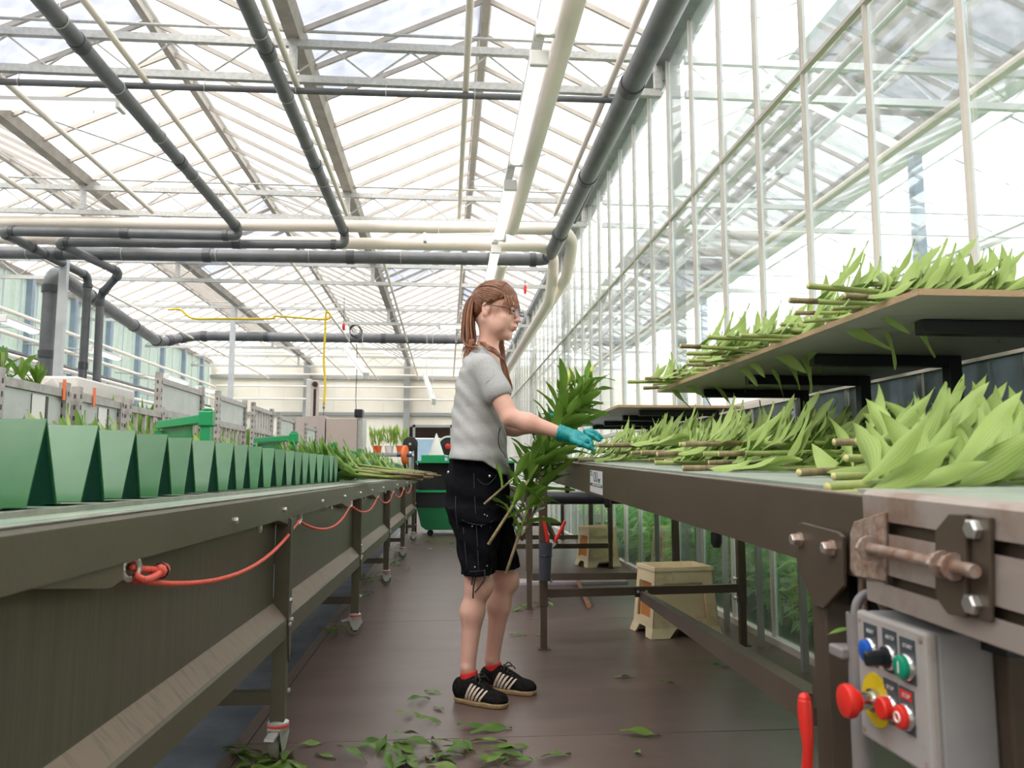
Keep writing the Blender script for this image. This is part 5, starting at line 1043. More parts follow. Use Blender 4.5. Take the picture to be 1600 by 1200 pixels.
# lily crop growing beyond the glass
def crop_mesh(seed):
    rr = random.Random(seed); mb = MB(); mb.cyl((0, 0, 0), (rr.uniform(-.05, .05), rr.uniform(-.05, .05), .95), .006, .004, 5)
    for k in range(46):
        z = .12 + .85 * k / 46; a = k * 2.4 + rr.uniform(-.4, .4); up = rr.uniform(-.1, .9); d = Vector((math.cos(a), math.sin(a), up)).normalized(); L_ = rr.uniform(.13, .21) * (1 if z < .8 else .7); s_ = Vector((-math.sin(a), math.cos(a), rr.uniform(-.3, .3))).normalized(); w_ = L_ * .19; b = Vector((0, 0, z))
        m_ = b + d * L_ * .5; t_ = b + d * L_ - Vector((0, 0, L_ * .35)); n_ = Vector((0, 0, -w_ * .4))
        mb.add([b, m_ + s_ * w_, m_ + n_, m_ - s_ * w_, t_], [(0, 1, 2), (0, 2, 3), (1, 4, 2), (2, 4, 3)])
    o = mb.build('crop_lily', M['leafcrop']); me = o.data; bpy.data.objects.remove(o); return me
CM = [crop_mesh(i) for i in range(4)]; rc = random.Random(8); cnt = 0
for r_ in range(5):
    for k in range(58):
        x = 2.09 + .17 * r_ + rc.uniform(-.04, .04); y = 1.2 + .155 * k + rc.uniform(-.05, .05)
        if abs(x - 2.2) < .25 and abs(y - 7.75) < .3: continue
        o = bpy.data.objects.new('crop_lily', rc.choice(CM)); COL.objects.link(o); o.location = (x, y, -.03); o.rotation_euler = (rc.uniform(-.08, .08), rc.uniform(-.08, .08), rc.uniform(0, 6.28)); s = rc.uniform(.85, 1.08); o.scale = (s, s, s)
        rn = ['first', 'second', 'third', 'fourth', 'fifth'][r_]; tag(o, 'green lily plant growing beyond the glass wall, %s row, %s stretch' % (rn, ('near', 'middle', 'far')[min(2, k // 20)]), 'plant', 'lily crop %s row %s' % (rn, ('near', 'middle', 'far')[min(2, k // 20)])); cnt += 1
vs = []; fs = []; base = [([tuple(v.co) for v in m_.vertices], [tuple(p.vertices) for p in m_.polygons]) for m_ in CM[:2]]
for k in range(520):
    bv, bf = base[k % 2]; x = 2.9 + rc.random() * 3.4; y = 1.4 + rc.random() * 17; a = rc.uniform(0, 6.28); s = rc.uniform(.85, 1.1); ca, sa = math.cos(a) * s, math.sin(a) * s; n0 = len(vs)
    vs += [(x + ca * v[0] - sa * v[1], y + sa * v[0] + ca * v[1], v[2] * s - .03) for v in bv]; fs += [tuple(i + n0 for i in f) for f in bf]
me = bpy.data.meshes.new('lily_field'); me.from_pydata(vs, [], fs); me.materials.append(M['leafcrop']); o = link_mesh('lily_field', me); tag(o, 'dense green lily crop filling the greenhouse beyond the glass wall', 'plants', kind='stuff')
# leaves fallen on the floor
LF = [leaf_mesh('fallen_leaf', rl.uniform(.09, .13), rl.uniform(.022, .034), rl.uniform(.1, .5), rl.uniform(-.3, .7), rl.uniform(-.4, .4), M['leaffall'], wave=.008, seed=60 + i) for i in range(8)]
def fallen(px, py, ang, s=1.0, label='', group=None, roll=None):
    p = az(px, py, 0); o = bpy.data.objects.new('fallen_leaf', rq.choice(LF)); COL.objects.link(o)
    me = o.data; e = Euler((rq.uniform(-.35, .35) if roll is None else roll, rq.uniform(-.12, .12), ang)); s *= .86; L_ = .05 * s
    q = e.to_matrix() @ Matrix.Scale(s, 3); zmin = min((q @ v.co).z for v in me.vertices); o.rotation_euler = e; o.scale = (s, s, s)
    o.location = (p.x - math.cos(ang) * L_, p.y - math.sin(ang) * L_, .0012 - zmin); tag(o, label, 'leaf', group)
sing = [((678, 1083), 2.6, .8, 'small pale leaf lying left of the near shoe heel'), ((654, 1096), .3, 1.1, 'dark green leaf lying left of the near shoe'), ((686, 1109), 2.3, .75, 'small folded leaf below the near shoe heel'), ((636, 1119), .1, 1.0, 'narrow leaf touching another, left of the shoes'), ((668, 1129), -.2, 1.0, 'narrow pale leaf below the small folded one'), ((738, 1141), .1, 1.3, 'dark narrow leaf just below the near shoe'), ((762, 1145), .3, 1.5, 'large curled pale leaf below the near shoe'), ((756, 1161), 0, 1.3, 'flat straight leaf under the large curled one'), ((682, 1165), 1.8, 1, 'pale leaf standing slightly on edge near the bottom'), ((638, 1155), .5, 1.3, 'long folded leaf left of the scattered ones'), ((577, 1165), .7, 1.2, 'upturned pale leaf near the foot of the front castor'), ((590, 1173), -.1, 1.4, 'long yellow-green leaf beneath the upturned one'), ((483, 1167), .5, .9, 'pale curved leaf right of the front castor'), ((505, 1183), -.6, .9, 'green leaf at the bottom right of the front castor'), ((545, 1187), -.5, 1.2, 'broad dark leaf at the bottom edge'), ((975, 1059), .0, 1.1, 'dark leaf on bare floor right of the shoes'), ((1047, 1073), -.2, 1.1, 'thin dark leaf farther right on the bare floor'), ((995, 1152), -.1, 1.35, 'light green leaf on the floor joint at the right'), ((996, 1180), 1.6, .7, 'small curled leaf at the bottom right'), ((860, 1186), .4, 1.2, 'yellow-green leaf at the bottom under the joint'), ((807, 994), 0, 1.1, 'thin pale leaf lying beyond the far shoe'), ((842, 994), -.5, .7, 'small pale leaf beside the far conveyor leg'), ((1130, 1041), 0, 1.1, 'thin green leaf under the diagonal brace'), ((1205, 1014), 1.2, .8, 'yellowish leaf by the glass wall'), ((806, 954), .9, .8, 'small yellow leaf near the farther conveyor leg')]
for (a, b), ang, s, lab_ in sing: fallen(a, b, ang, s, lab_)
rq2 = random.Random(21)
for k in range(26): fallen(rq2.uniform(590, 830), rq2.uniform(1168, 1204), rq2.uniform(0, 6.28), rq2.uniform(.9, 1.35), 'green leaf in the litter at the bottom of the picture below the shoes, ' + ('left part', 'middle part', 'right part')[k % 3], 'leaf litter below the shoes ' + str(k % 3))
for k in range(14): fallen(rq2.uniform(360, 480), rq2.uniform(1178, 1205), rq2.uniform(0, 6.28), rq2.uniform(1, 1.6), 'dark leaf heaped around the front castor', 'leaf litter at the front castor')
for (a, b, n, lb) in ((525, 988, 6, 'second castor'), (585, 905, 12, 'third castor'), (625, 868, 10, 'fourth castor'), (655, 850, 7, 'fifth castor'), (700, 855, 7, 'green machine'), (560, 930, 5, 'foot of the second leg'), (620, 884, 6, 'third castor, behind it'), (825, 950, 4, 'farther conveyor leg')):
    for k in range(n): fallen(a + rq2.gauss(0, 16), b + rq2.gauss(0, 4), rq2.uniform(0, 6.28), rq2.uniform(.8, 1.3), 'green leaf in the litter by the ' + lb, 'leaf litter by the ' + lb)
mb = MB(); rr = random.Random(4)
for k in range(400):
    x, y = rr.uniform(-.45, .9), rr.gauss(11.2, .25); a = rr.uniform(0, 6.28); d = Vector((math.cos(a), math.sin(a), .1)) * .045; s_ = Vector((-math.sin(a), math.cos(a), 0)) * .012; b = Vector((x, y, .004)); mb.add([b, b + d * .5 + s_, b + d, b + d * .5 - s_], [(0, 1, 2, 3)])
tag(mb.build('leaf_litter', M['leaffall']), 'band of leaf litter swept in front of the green machine', 'leaves', kind='stuff')
# ================================================================== THE WORKER (signed-distance modelling -> one smooth mesh per layer)
class Field:
    def __init__(s, lo, hi, h):
        s.lo = np.array(lo, float); s.h = h; s.n = np.ceil((np.array(hi) - s.lo) / h).astype(int) + 1; s.v = np.full(s.n, .2, np.float32)
    def block(s, lo, hi, pad):
        a = np.maximum(np.floor((np.array(lo) - pad - s.lo) / s.h).astype(int), 0); b = np.minimum(np.ceil((np.array(hi) + pad - s.lo) / s.h).astype(int) + 1, s.n)
        if (b <= a).any(): return None
        sl = tuple(slice(i, j) for i, j in zip(a, b)); g = [s.lo[i] + s.h * np.arange(a[i], b[i]) for i in range(3)]
        return sl, g[0][:, None, None], g[1][None, :, None], g[2][None, None, :]
    def comb(s, sl, d, k, sub=False):
        a = s.v[sl]
        if sub: d = -d; hh = np.clip(.5 - .5 * (a - d) / k, 0, 1); hh = np.clip(.5 + .5 * (d - a) / k, 0, 1); s.v[sl] = a * (1 - hh) + d * hh + k * hh * (1 - hh)
        elif k <= 0: s.v[sl] = np.minimum(a, d)
        else: hh = np.clip(.5 + .5 * (a - d) / k, 0, 1); s.v[sl] = a * (1 - hh) + d * hh - k * hh * (1 - hh)
    def capsule(s, p, q, r0, r1, k=.01, sub=False, flat=None):
        p = np.array(p, float); q = np.array(q, float); R_ = max(r0, r1); B = s.block(np.minimum(p, q) - R_, np.maximum(p, q) + R_, max(k * 2, .03))
        if B is None: return
        sl, X, Y, Z = B; d = q - p; L2 = max(1e-9, d @ d)
        t = np.clip(((X - p[0]) * d[0] + (Y - p[1]) * d[1] + (Z - p[2]) * d[2]) / L2, 0, 1)
        dx, dy, dz = X - p[0] - t * d[0], Y - p[1] - t * d[1], Z - p[2] - t * d[2]
        if flat is not None:
            n, f = flat; n = np.array(n, float); n /= np.linalg.norm(n); c = dx * n[0] + dy * n[1] + dz * n[2]; dd = np.sqrt(np.maximum(0, dx * dx + dy * dy + dz * dz - c * c) + (c / f) ** 2); D = (dd - (r0 + (r1 - r0) * t)) * min(1, f)
        else: D = np.sqrt(dx * dx + dy * dy + dz * dz) - (r0 + (r1 - r0) * t)
        s.comb(sl, D.astype(np.float32), k, sub)
    def ell(s, c, r, M3=None, k=.01, sub=False):
        c = np.array(c, float); r = np.array(r, float); R_ = r.max(); B = s.block(c - R_, c + R_, max(k * 2, .03))
        if B is None: return
        sl, X, Y, Z = B; A = np.eye(3) if M3 is None else M3
        u = [((X - c[0]) * A[0, i] + (Y - c[1]) * A[1, i] + (Z - c[2]) * A[2, i]) / r[i] for i in range(3)]
        m = np.sqrt(u[0] ** 2 + u[1] ** 2 + u[2] ** 2); g = np.sqrt((u[0] / r[0]) ** 2 + (u[1] / r[1]) ** 2 + (u[2] / r[2]) ** 2) + 1e-9
        s.comb(sl, (m * (m - 1) / g).astype(np.float32), k, sub)
    def column(s, zs, cx, cy, ra, rb, f, k=.01, wob=None, cap=.01):
        # stack of ellipses: centre (cx,cy), half size ra along f, rb across
        zs = np.array(zs, float); B = s.block((min(cx) - max(max(ra), max(rb)), min(cy) - max(max(ra), max(rb)), zs.min()), (max(cx) + max(max(ra), max(rb)), max(cy) + max(max(ra), max(rb)), zs.max()), .03)
        if B is None: return
        sl, X, Y, Z = B; zz = Z.ravel(); I = lambda a: np.interp(zz, zs, a)[None, None, :]
        CX, CY, A_, B_ = I(cx), I(cy), I(ra), I(rb); f = np.array(f, float)
        u = (X - CX) * f[0] + (Y - CY) * f[1]; v = -(X - CX) * f[1] + (Y - CY) * f[0]
        m = np.sqrt((u / A_) ** 2 + (v / B_) ** 2); g = np.sqrt((u / A_ ** 2) ** 2 + (v / B_ ** 2) ** 2) + 1e-6; D = m * (m - 1) / g
        D = np.where(m < .3, -np.minimum(A_, B_) * .7, D)
        if wob is not None: D = D + wob(X, Y, Z, np.arctan2(v, u))
        D = np.maximum(D, np.maximum(zs.min() - Z, Z - zs.max()) + 0 * D)
        s.comb(sl, D.astype(np.float32), k)
    def mesh(s, name, m, parent, off, smooth_it=1, mats=None):
        v = s.v; neg = v < 0; n = s.n; nx, ny, nz_ = n
        c = neg[:-1, :-1, :-1].astype(np.int8)
        for i in (0, 1):
            for j in (0, 1):
                for l in (0, 1):
                    if i + j + l: c = c + neg[i:nx - 1 + i, j:ny - 1 + j, l:nz_ - 1 + l]
        act = np.argwhere((c > 0) & (c < 8)); idx = -np.ones((nx - 1, ny - 1, nz_ - 1), np.int32); idx[tuple(act.T)] = np.arange(len(act))
        P = np.zeros((len(act), 3)); W = np.zeros(len(act)); cs = [(i, j, l) for i in (0, 1) for j in (0, 1) for l in (0, 1)]
        val = {q: v[act[:, 0] + q[0], act[:, 1] + q[1], act[:, 2] + q[2]] for q in cs}
        for a in cs:
            for ax_ in range(3):
                if a[ax_]: continue
                b = list(a); b[ax_] = 1; b = tuple(b); va, vb = val[a], val[b]; cr = (va < 0) != (vb < 0); t = np.where(cr, va / np.where(va - vb == 0, 1, va - vb), 0)
                q = np.array(a, float)[None, :] + np.eye(3)[ax_][None, :] * t[:, None]; P += q * cr[:, None]; W += cr
        P = (act + P / W[:, None]) * s.h + s.lo; F = []
        for ax_ in range(3):
            sh = [slice(None)] * 3; sa = list(sh); sb = list(sh); sa[ax_] = slice(0, -1); sb[ax_] = slice(1, None)
            a, b = neg[tuple(sa)], neg[tuple(sb)]; E_ = np.argwhere(a != b); o1, o2 = [(1, 2), (2, 0), (0, 1)][ax_]
            E_ = E_[(E_[:, o1] > 0) & (E_[:, o2] > 0) & (E_[:, o1] < n[o1] - 1) & (E_[:, o2] < n[o2] - 1)]
            def g(d1, d2): q = E_.copy(); q[:, o1] -= d1; q[:, o2] -= d2; return idx[tuple(q.T)]
            quad = np.stack([g(0, 0), g(1, 0), g(1, 1), g(0, 1)], 1); fl = ~neg[tuple(E_.T)]; quad[fl] = quad[fl][:, ::-1]; F.append(quad)
        F = np.concatenate(F); F = F[(F >= 0).all(1)]
        for _ in range(smooth_it):
            acc = np.zeros_like(P); cn = np.zeros(len(P))
            for i in range(4):
                a, b = F[:, i], F[:, (i + 1) % 4]; np.add.at(acc, a, P[b]); np.add.at(acc, b, P[a]); np.add.at(cn, a, 1); np.add.at(cn, b, 1)
            P = P * .5 + .5 * acc / np.maximum(cn, 1)[:, None]
        me = bpy.data.meshes.new(name); me.vertices.add(len(P)); me.vertices.foreach_set('co', (P - np.array(off)).ravel().astype(np.float32))
        me.loops.add(F.size); me.loops.foreach_set('vertex_index', F.ravel().astype(np.int32)); me.polygons.add(len(F)); me.polygons.foreach_set('loop_start', np.arange(0, F.size, 4, dtype=np.int32)); me.polygons.foreach_set('loop_total', np.full(len(F), 4, np.int32))
        me.update(calc_edges=True); me.validate(); me.polygons.foreach_set('use_smooth', [True] * len(me.polygons)); me.materials.append(m)
        return link_mesh(name, me, None, parent)
    def at(s, p):
        i = (np.array(p) - s.lo) / s.h; a = np.clip(np.floor(i).astype(int), 0, s.n - 2); t = i - a; r = 0
        for q in [(i_, j, l) for i_ in (0, 1) for j in (0, 1) for l in (0, 1)]:
            w_ = np.prod([t[k] if q[k] else 1 - t[k] for k in range(3)]); r += w_ * s.v[a[0] + q[0], a[1] + q[1], a[2] + q[2]]
        return r
    def hit(s, p, d, mx=.5):
        p = np.array(p, float); d = np.array(d, float); d /= np.linalg.norm(d); t = 0
        while t < mx:
            if s.at(p + d * t) < 0: return Vector(p + d * t)
            t += s.h * .3
        return None
M['skin'] = mat('skin', (.68, .385, .31), .48, 0, (.76, .46, .38), scale=9, spec=.35, lo=.3, hi=.7)
_sk = M['skin'].node_tree.nodes['Principled BSDF'] if 'Principled BSDF' in M['skin'].node_tree.nodes else [n_ for n_ in M['skin'].node_tree.nodes if n_.type == 'BSDF_PRINCIPLED'][0]
_sk.inputs['Subsurface Weight'].default_value = .12; _sk.inputs['Subsurface Radius'].default_value = (.02, .008, .004); _sk.inputs['Subsurface Scale'].default_value = .5
M['shirt'] = mat('heather_grey_jersey', (.38, .38, .39), .85, 0, (.48, .48, .49), scale=120, stretch=(1, 1, 3), bump=.15, bscale=14, spec=.15)
M['short'] = mat('black_denim', (.004, .004, .006), .9, 0, (.008, .008, .011), scale=200, bump=.5, bscale=26, spec=.08)
M['glove'] = mat('teal_rubber', (.0, .22, .24), .45, 0, (.0, .29, .30), scale=30, bump=.35, bscale=70)
M['sock'] = mat('red_sock', (.60, .02, .02), .8, bump=.2, scale=200)
M['shoe'] = mat('black_suede', (.006, .006, .006), .9, 0, (.016, .014, .013), scale=60, spec=.1)
M['sole'] = mat('tan_gum_sole', (.36, .25, .13), .6, 0, (.25, .17, .09), scale=40)
M['stripe'] = mat('cream_stripe', (.60, .50, .42), .55, 0, (.48, .38, .30), scale=60)
M['hair'] = mat('reddish_brown_hair', (.105, .036, .018), .40, 0, (.21, .080, .042), scale=14, stretch=(6, 6, .8), lo=.3, hi=.7, spec=.5)
M['hair2'] = mat('light_hair_strand', (.26, .105, .048), .38, 0, (.36, .16, .08), scale=14, stretch=(6, 6, .8), spec=.5)
M['lens'] = glass_mat('spectacle_lens', gloss=.03, fres=False); M['frame'] = mat('dark_purple_frame', (.05, .01, .03), .25, spec=.6); M['eyew'] = mat('eye_white', (.75, .70, .68), .2); M['iris'] = mat('iris', (.05, .06, .05), .15); M['lip'] = mat('lips', (.60, .24, .20), .4)
body = empty('person', (.20, 3.42, 0)); OB = Vector((.20, 3.42, 0)); tag(body, 'woman in grey T-shirt, black shorts and teal gloves standing in the aisle with lily stems', 'person')
fdir = np.array((math.cos(R(14)), -math.sin(R(14)), 0)); ldir = np.array((math.sin(R(14)), math.cos(R(14)), 0)); zd = np.array((0, 0, 1.0))
def A3(px, py, Y): return np.array(ay(px, py, Y))
# ---- landmarks
NY, FY = 3.30, 3.55
shN, elN, wrN = A3(757, 572, 3.275), A3(797, 652, 3.20), A3(874, 676, 3.16)
shF, elF, wrF = A3(768, 572, 3.56), A3(783, 668, 3.56), A3(838, 668, 3.50)
hipN, knN, anN = A3(735, 790, 3.34), A3(746, 915, 3.35), A3(731, 1042, 3.375)
hipF, knF, anF = A3(765, 790, 3.50), A3(789, 905, 3.50), A3(769, 1030, 3.52)
neckB, neckT = A3(759, 556, 3.42), A3(772, 512, 3.41)
# ---- skin body: one surface
S = Field((-.10, 3.04, .06), (.62, 3.78, 1.74), .0042)
pc = A3(742, 770, 3.42); ch = A3(750, 620, 3.42)
S.column([.80, .92, 1.05, 1.2, 1.32, 1.42], [pc[0]] * 2 + [pc[0] + .005, ch[0], ch[0], neckB[0]], [3.42] * 6, [.09, .085, .075, .085, .08, .05], [.14, .13, .11, .125, .13, .06], fdir, .02)
for sh_, el, wr, hip, kn, an in ((shN, elN, wrN, hipN, knN, anN), (shF, elF, wrF, hipF, knF, anF)):
    S.capsule(sh_, el, .045, .037, .02); mid = el * .62 + wr * .38; S.capsule(el, mid, .036, .037, .012); S.capsule(mid, wr, .037, .0245, .02)
    S.capsule(hip, kn, .072, .050, .03); cf = kn * .68 + an * .32 - fdir * .009; S.capsule(kn + fdir * .004, cf, .044, .044, .03); S.capsule(cf, an, .042, .0245, .04); S.capsule(kn * .9 + an * .1, an, .036, .025, .02); S.ell(kn + fdir * .030 - zd * .01, (.026, .03, .034), k=.03)
    S.capsule(an, an - zd * .05 + fdir * .004, .025, .026, .02); S.capsule(an - zd * .075, an - zd * .09 + fdir * .07, .02, .015, .02)
    S.ell(an + ldir * .024, (.010, .010, .010), k=.015); S.ell(an - ldir * .024, (.010, .010, .010), k=.015)
S.capsule(ch + zd * .12, neckB, .07, .050, .04); S.capsule(neckB - fdir * .002, neckT - fdir * .010, .049, .042, .03)
# head frame: x forward, y to her left (away from the camera), z up; tipped down and turned a little to the camera
yawh, pit = R(24), R(9); hx = np.array((math.cos(yawh) * math.cos(pit), -math.sin(yawh) * math.cos(pit), -math.sin(pit))); hy_ = np.array((math.sin(yawh), math.cos(yawh), 0)); hz_ = np.cross(hx, hy_); HM = np.stack([hx, hy_, hz_], 1)
hc = A3(771.5, 486, 3.42); hs_ = 1.05
def hp(x, y, z): return hc + HM @ (np.array((x, y, z)) * hs_)
def he(c, r, k=.01, sub=False): S.ell(hp(*c), np.array(r) * hs_, HM, k, sub)
def hcap(a, b, r0, r1, k=.01, sub=False): S.capsule(hp(*a), hp(*b), r0 * hs_, r1 * hs_, k, sub)
he((-.010, 0, .035), (.086, .072, .078), .01); he((.028, 0, .02), (.070, .066, .080), .02); he((.045, 0, -.035), (.048, .050, .066), .02)
hcap((-.005, .052, -.045), (.068, .014, -.094), .022, .016, .02); hcap((-.005, -.052, -.045), (.068, -.014, -.094), .022, .016, .02); hcap((.074, -.008, -.095), (.074, .008, -.095), .018, .018, .015); he((.045, 0, -.08), (.035, .035, .025), .02)
he((.050, .044, -.055), (.034, .020, .034), .02); he((.050, -.044, -.055), (.034, .020, .034), .02); he((.072, .034, -.030), (.020, .024, .022), .02); he((.072, -.034, -.030), (.020, .024, .022), .02)
hcap((.089, -.028, .026), (.089, .028, .026), .012, .012, .02)
for s_ in (-1, 1): he((.097, s_ * .031, .003), (.014, .018, .012), .012, True)
hcap((.094, 0, .010), (.113, 0, -.026), .0075, .0105, .009); he((.115, 0, -.030), (.0115, .0105, .009), .006)
for s_ in (-1, 1): he((.104, s_ * .0125, -.033), (.0105, .0065, .0075), .005)
he((.088, 0, -.058), (.018, .026, .022), .014); he((.103, 0, -.056), (.008, .018, .0052), .004); he((.101, 0, -.067), (.008, .016, .0056), .004); hcap((.112, -.016, -.0613), (.112, .016, -.0613), .0022, .0022, .002, True)
he((.095, 0, -.078), (.006, .014, .005), .006, True)
for s_ in (-1, 1):
    he((-.006, s_ * .073, -.002), (.019, .009, .032), .006); he((-.002, s_ * .081, .002), (.010, .006, .020), .004, True); he((-.006, s_ * .074, -.027), (.010, .007, .012), .006)
    he((.001, s_ * .077, -.005), (.005, .005, .007), .003)
S.capsule(hp(-.03, 0, -.03), neckT - fdir * .012, .046 * hs_, .046, .03)
S.capsule(hp(.02, 0, -.07), neckT, .03, .040, .03)
skin = S.mesh('body', M['skin'], body, OB, 2)
# ---- face parts
for s_ in (-1, 1):
    c = Vector(hp(.083, s_ * .031, .003)); mb = MB(off=OB); mb.ball(c, .0125, 16, 10); ey = mb.build('eye', M['eyew'], body, smooth=True)
    g = Vector(HM @ np.array((.92, s_ * .05, -.38))).normalized(); mb = MB(off=OB); mb.lathe(c + g * .0112, [(.0055, 0), (.0048, .0009), (.002, .0015)], g, 14); mb.build('iris', M['iris'], ey, smooth=True)
    mb = MB(off=OB)                                                 # lids, half closed because she looks down
    for k, (zz, rr_) in enumerate(((.0095, .0062), (.005, .0060), (-.0085, .0050))): mb.tube([Vector(hp(.092 + .004 * math.cos(t), s_ * .031 + .016 * t / 1.4, .003 + zz - .004 * (t / 1.4) ** 2 * (1 if zz > 0 else -1))) for t in np.linspace(-1.4, 1.4, 9)], rr_, 8)
    mb.build('eyelids', M['skin'], body, smooth=True)
    mb = MB(off=OB); mb.tube([Vector(hp(.1005 - .010 * abs(t) ** 2, s_ * (.031 + .016 * t), .0255 - .004 * t * t)) for t in np.linspace(-1, 1, 8)], [.0012, .002, .0024, .0024, .0022, .002, .0015, .0008], 6); mb.build('eyebrow', M['hair'], body, smooth=True)
mb = MB(off=OB)
mb.tube([Vector(hp(.1085 - .9 * y * y * 14, y, -.0575 - abs(y) * .08)) for y in np.linspace(-.018, .018, 9)], [.001, .0025, .0033, .0036, .003, .0036, .0033, .0025, .001], 7); mb.tube([Vector(hp(.1065 - .9 * y * y * 14, y, -.0655 + abs(y) * .06)) for y in np.linspace(-.016, .016, 9)], [.001, .003, .0042, .0046, .0046, .0046, .0042, .003, .001], 7); mb.build('lips', M['lip'], body, smooth=True)
# spectacles
gl = None; mb = MB(off=OB)
for s_ in (-1, 1):
    pts = [Vector(hp(.121 - .35 * abs(s_ * .033 + .0225 * math.cos(a)) ** 1.3, s_ * .033 + .0235 * math.cos(a), -.003 + .0165 * math.sin(a) * (1 if math.sin(a) > 0 else 1.05))) for a in np.linspace(0, 2 * math.pi, 25)]
    top = [p for p, a in zip(pts, np.linspace(0, 2 * math.pi, 25)) if math.sin(a) > -.1]
    mb.tube(top[:13], .0017, 7); mb.tube(pts, .0006, 5)
    mb.tube([Vector(hp(.117 - .03, s_ * .0565, .006)), Vector(hp(.080, s_ * .069, .008)), Vector(hp(.03, s_ * .079, .010)), Vector(hp(-.004, s_ * .081, .014)), Vector(hp(-.020, s_ * .078, .002))], .0018, 7)
    mb.tube([pts[0] if s_ > 0 else pts[12], Vector(hp(.088, s_ * .0565, .006))], .0022, 7)
    mb.tube([Vector(hp(.115, s_ * .011, -.006)), Vector(hp(.108, s_ * .009, -.012))], .0012, 5)
mb.tube([Vector(hp(.120, -.012, .003)), Vector(hp(.123, 0, .006)), Vector(hp(.120, .012, .003))], .0016, 7); gl = mb.build('spectacles', M['frame'], body, smooth=True)
for s_ in (-1, 1):
    mb = MB(off=OB); ring_ = [Vector(hp(.1205 - .35 * abs(s_ * .033 + .0225 * math.cos(a)) ** 1.3, s_ * .033 + .0228 * math.cos(a), -.003 + .0162 * math.sin(a))) for a in np.linspace(0, 2 * math.pi, 20, endpoint=False)]; mb.prism(ring_, Vector(hx) * .0012); mb.build('lens', M['lens'], gl)
# ---- hair: cap, fringe locks, pony tail
Hf = Field((hc[0] - .16, 3.26, hc[2] - .14), (hc[0] + .16, 3.58, hc[2] + .17), .003)
def hh(c, r, k=.01, sub=False): Hf.ell(hp(*c), np.array(r) * hs_, HM, k, sub)
hh((-.008, 0, .041), (.092, .079, .082)); hh((.012, 0, .050), (.082, .077, .072), .02); hh((-.060, 0, .030), (.036, .045, .045), .02)
hh((-.050, 0, -.004), (.034, .060, .048), .02); hh((.070, 0, -.02), (.085, .12, .078), .006, True); hh((.02, -.075, -.035), (.050, .03, .046), .006, True); hh((.02, .075, -.035), (.050, .03, .046), .006, True); hh((-.004, -.085, -.012), (.024, .03, .036), .005, True); hh((-.004, .085, -.012), (.024, .03, .036), .005, True); hh((.0, 0, -.12), (.14, .13, .06), .02, True)
g_ = np.meshgrid(*[Hf.lo[i] + Hf.h * np.arange(Hf.n[i]) for i in range(3)], indexing='ij'); dxh = [(g_[0] - hc[0]) * HM[0, i] + (g_[1] - hc[1]) * HM[1, i] + (g_[2] - hc[2]) * HM[2, i] for i in range(3)]
Hf.v = Hf.v + (.0009 * np.sin(np.arctan2(dxh[2] - .035, np.abs(dxh[1]) + .02) * 70 + dxh[0] * 40)).astype(np.float32)
hair = Hf.mesh('hair', M['hair'], body, OB, 1)
rh = random.Random(9); TIE = A3(750, 463, 3.43); TIE = Vector(TIE)
def lock(mb, pts, r, taper=.25):
    P = catmull(pts, 6); n = len(P); mb.tube(P, [r * (1 - (1 - taper) * max(0, (i / n - .5) * 2)) * min(1, .5 + i / 4) for i in range(n)], 6)
mb = MB(off=OB); mb2 = MB(off=OB)     # combed-back strands over the cap
def onhair(dv, lift=.0012):
    dv = np.array(dv) / np.linalg.norm(dv); c = hp(0, 0, .03); s0 = c + dv * .17; h = Hf.hit(s0, -dv, .17); return None if h is None else h + Vector(dv) * lift
TD = np.array(TIE) - hp(0, 0, .03); TD = TD / np.linalg.norm(TD)
for i in range(150):
    a = -2.1 + 4.2 * i / 149 + rh.uniform(-.01, .01); ca, sa = math.cos(a), math.sin(a)      # hairline point on a cone facing forward
    hd = HM @ np.array((.50 if abs(a) < 1.1 else .50 - .45 * (abs(a) - 1.1), sa * .86, ca * .86 + (.05 if abs(a) < 1 else -.10))); hd = hd / np.linalg.norm(hd); om = math.acos(float(np.clip(hd @ TD, -1, 1))); P = []
    for t in np.linspace(0, .97, 9):
        p = onhair((math.sin((1 - t) * om) * hd + math.sin(t * om) * TD) / math.sin(om), .0006 + .0012 * rh.random())
        if p is not None: P.append(p)
    if len(P) > 4: lock(mb if i % 3 else mb2, P + [TIE], .0024, .8)
for i in range(0):
    t = i / 83; y = -.080 + .16 * t; s0 = hp(.045 - .9 * y * y * 6, y * .92, .098 - 6.5 * y * y); a = hp(.0, y * 1.03, .127 - 8 * y * y); b = hp(-.055, y * .88, .112 - 6 * y * y)
    lock(mb if i % 3 else mb2, [s0, a, b, hp(-.088, y * .35, .078), TIE], .0030)
for i in range(0):
    for s_ in (-1, 1):
        z0 = .045 - .0052 * i; lock(mb if i % 3 else mb2, [hp(.030 - .004 * i, s_ * .079, z0 + .050), hp(-.025 - .001 * i, s_ * .084, z0 + .046), hp(-.062, s_ * (.064 - .001 * i), z0 * .8 + .044), hp(-.084, s_ * .03, .052 + z0 * .2), TIE], .0032)
mb.build('combed_strands', M['hair'], hair, smooth=True); mb2.build('light_strands', M['hair2'], hair, smooth=True)
mb = MB(off=OB); mb2 = MB(off=OB)     # fringe falling over the forehead and along the cheek
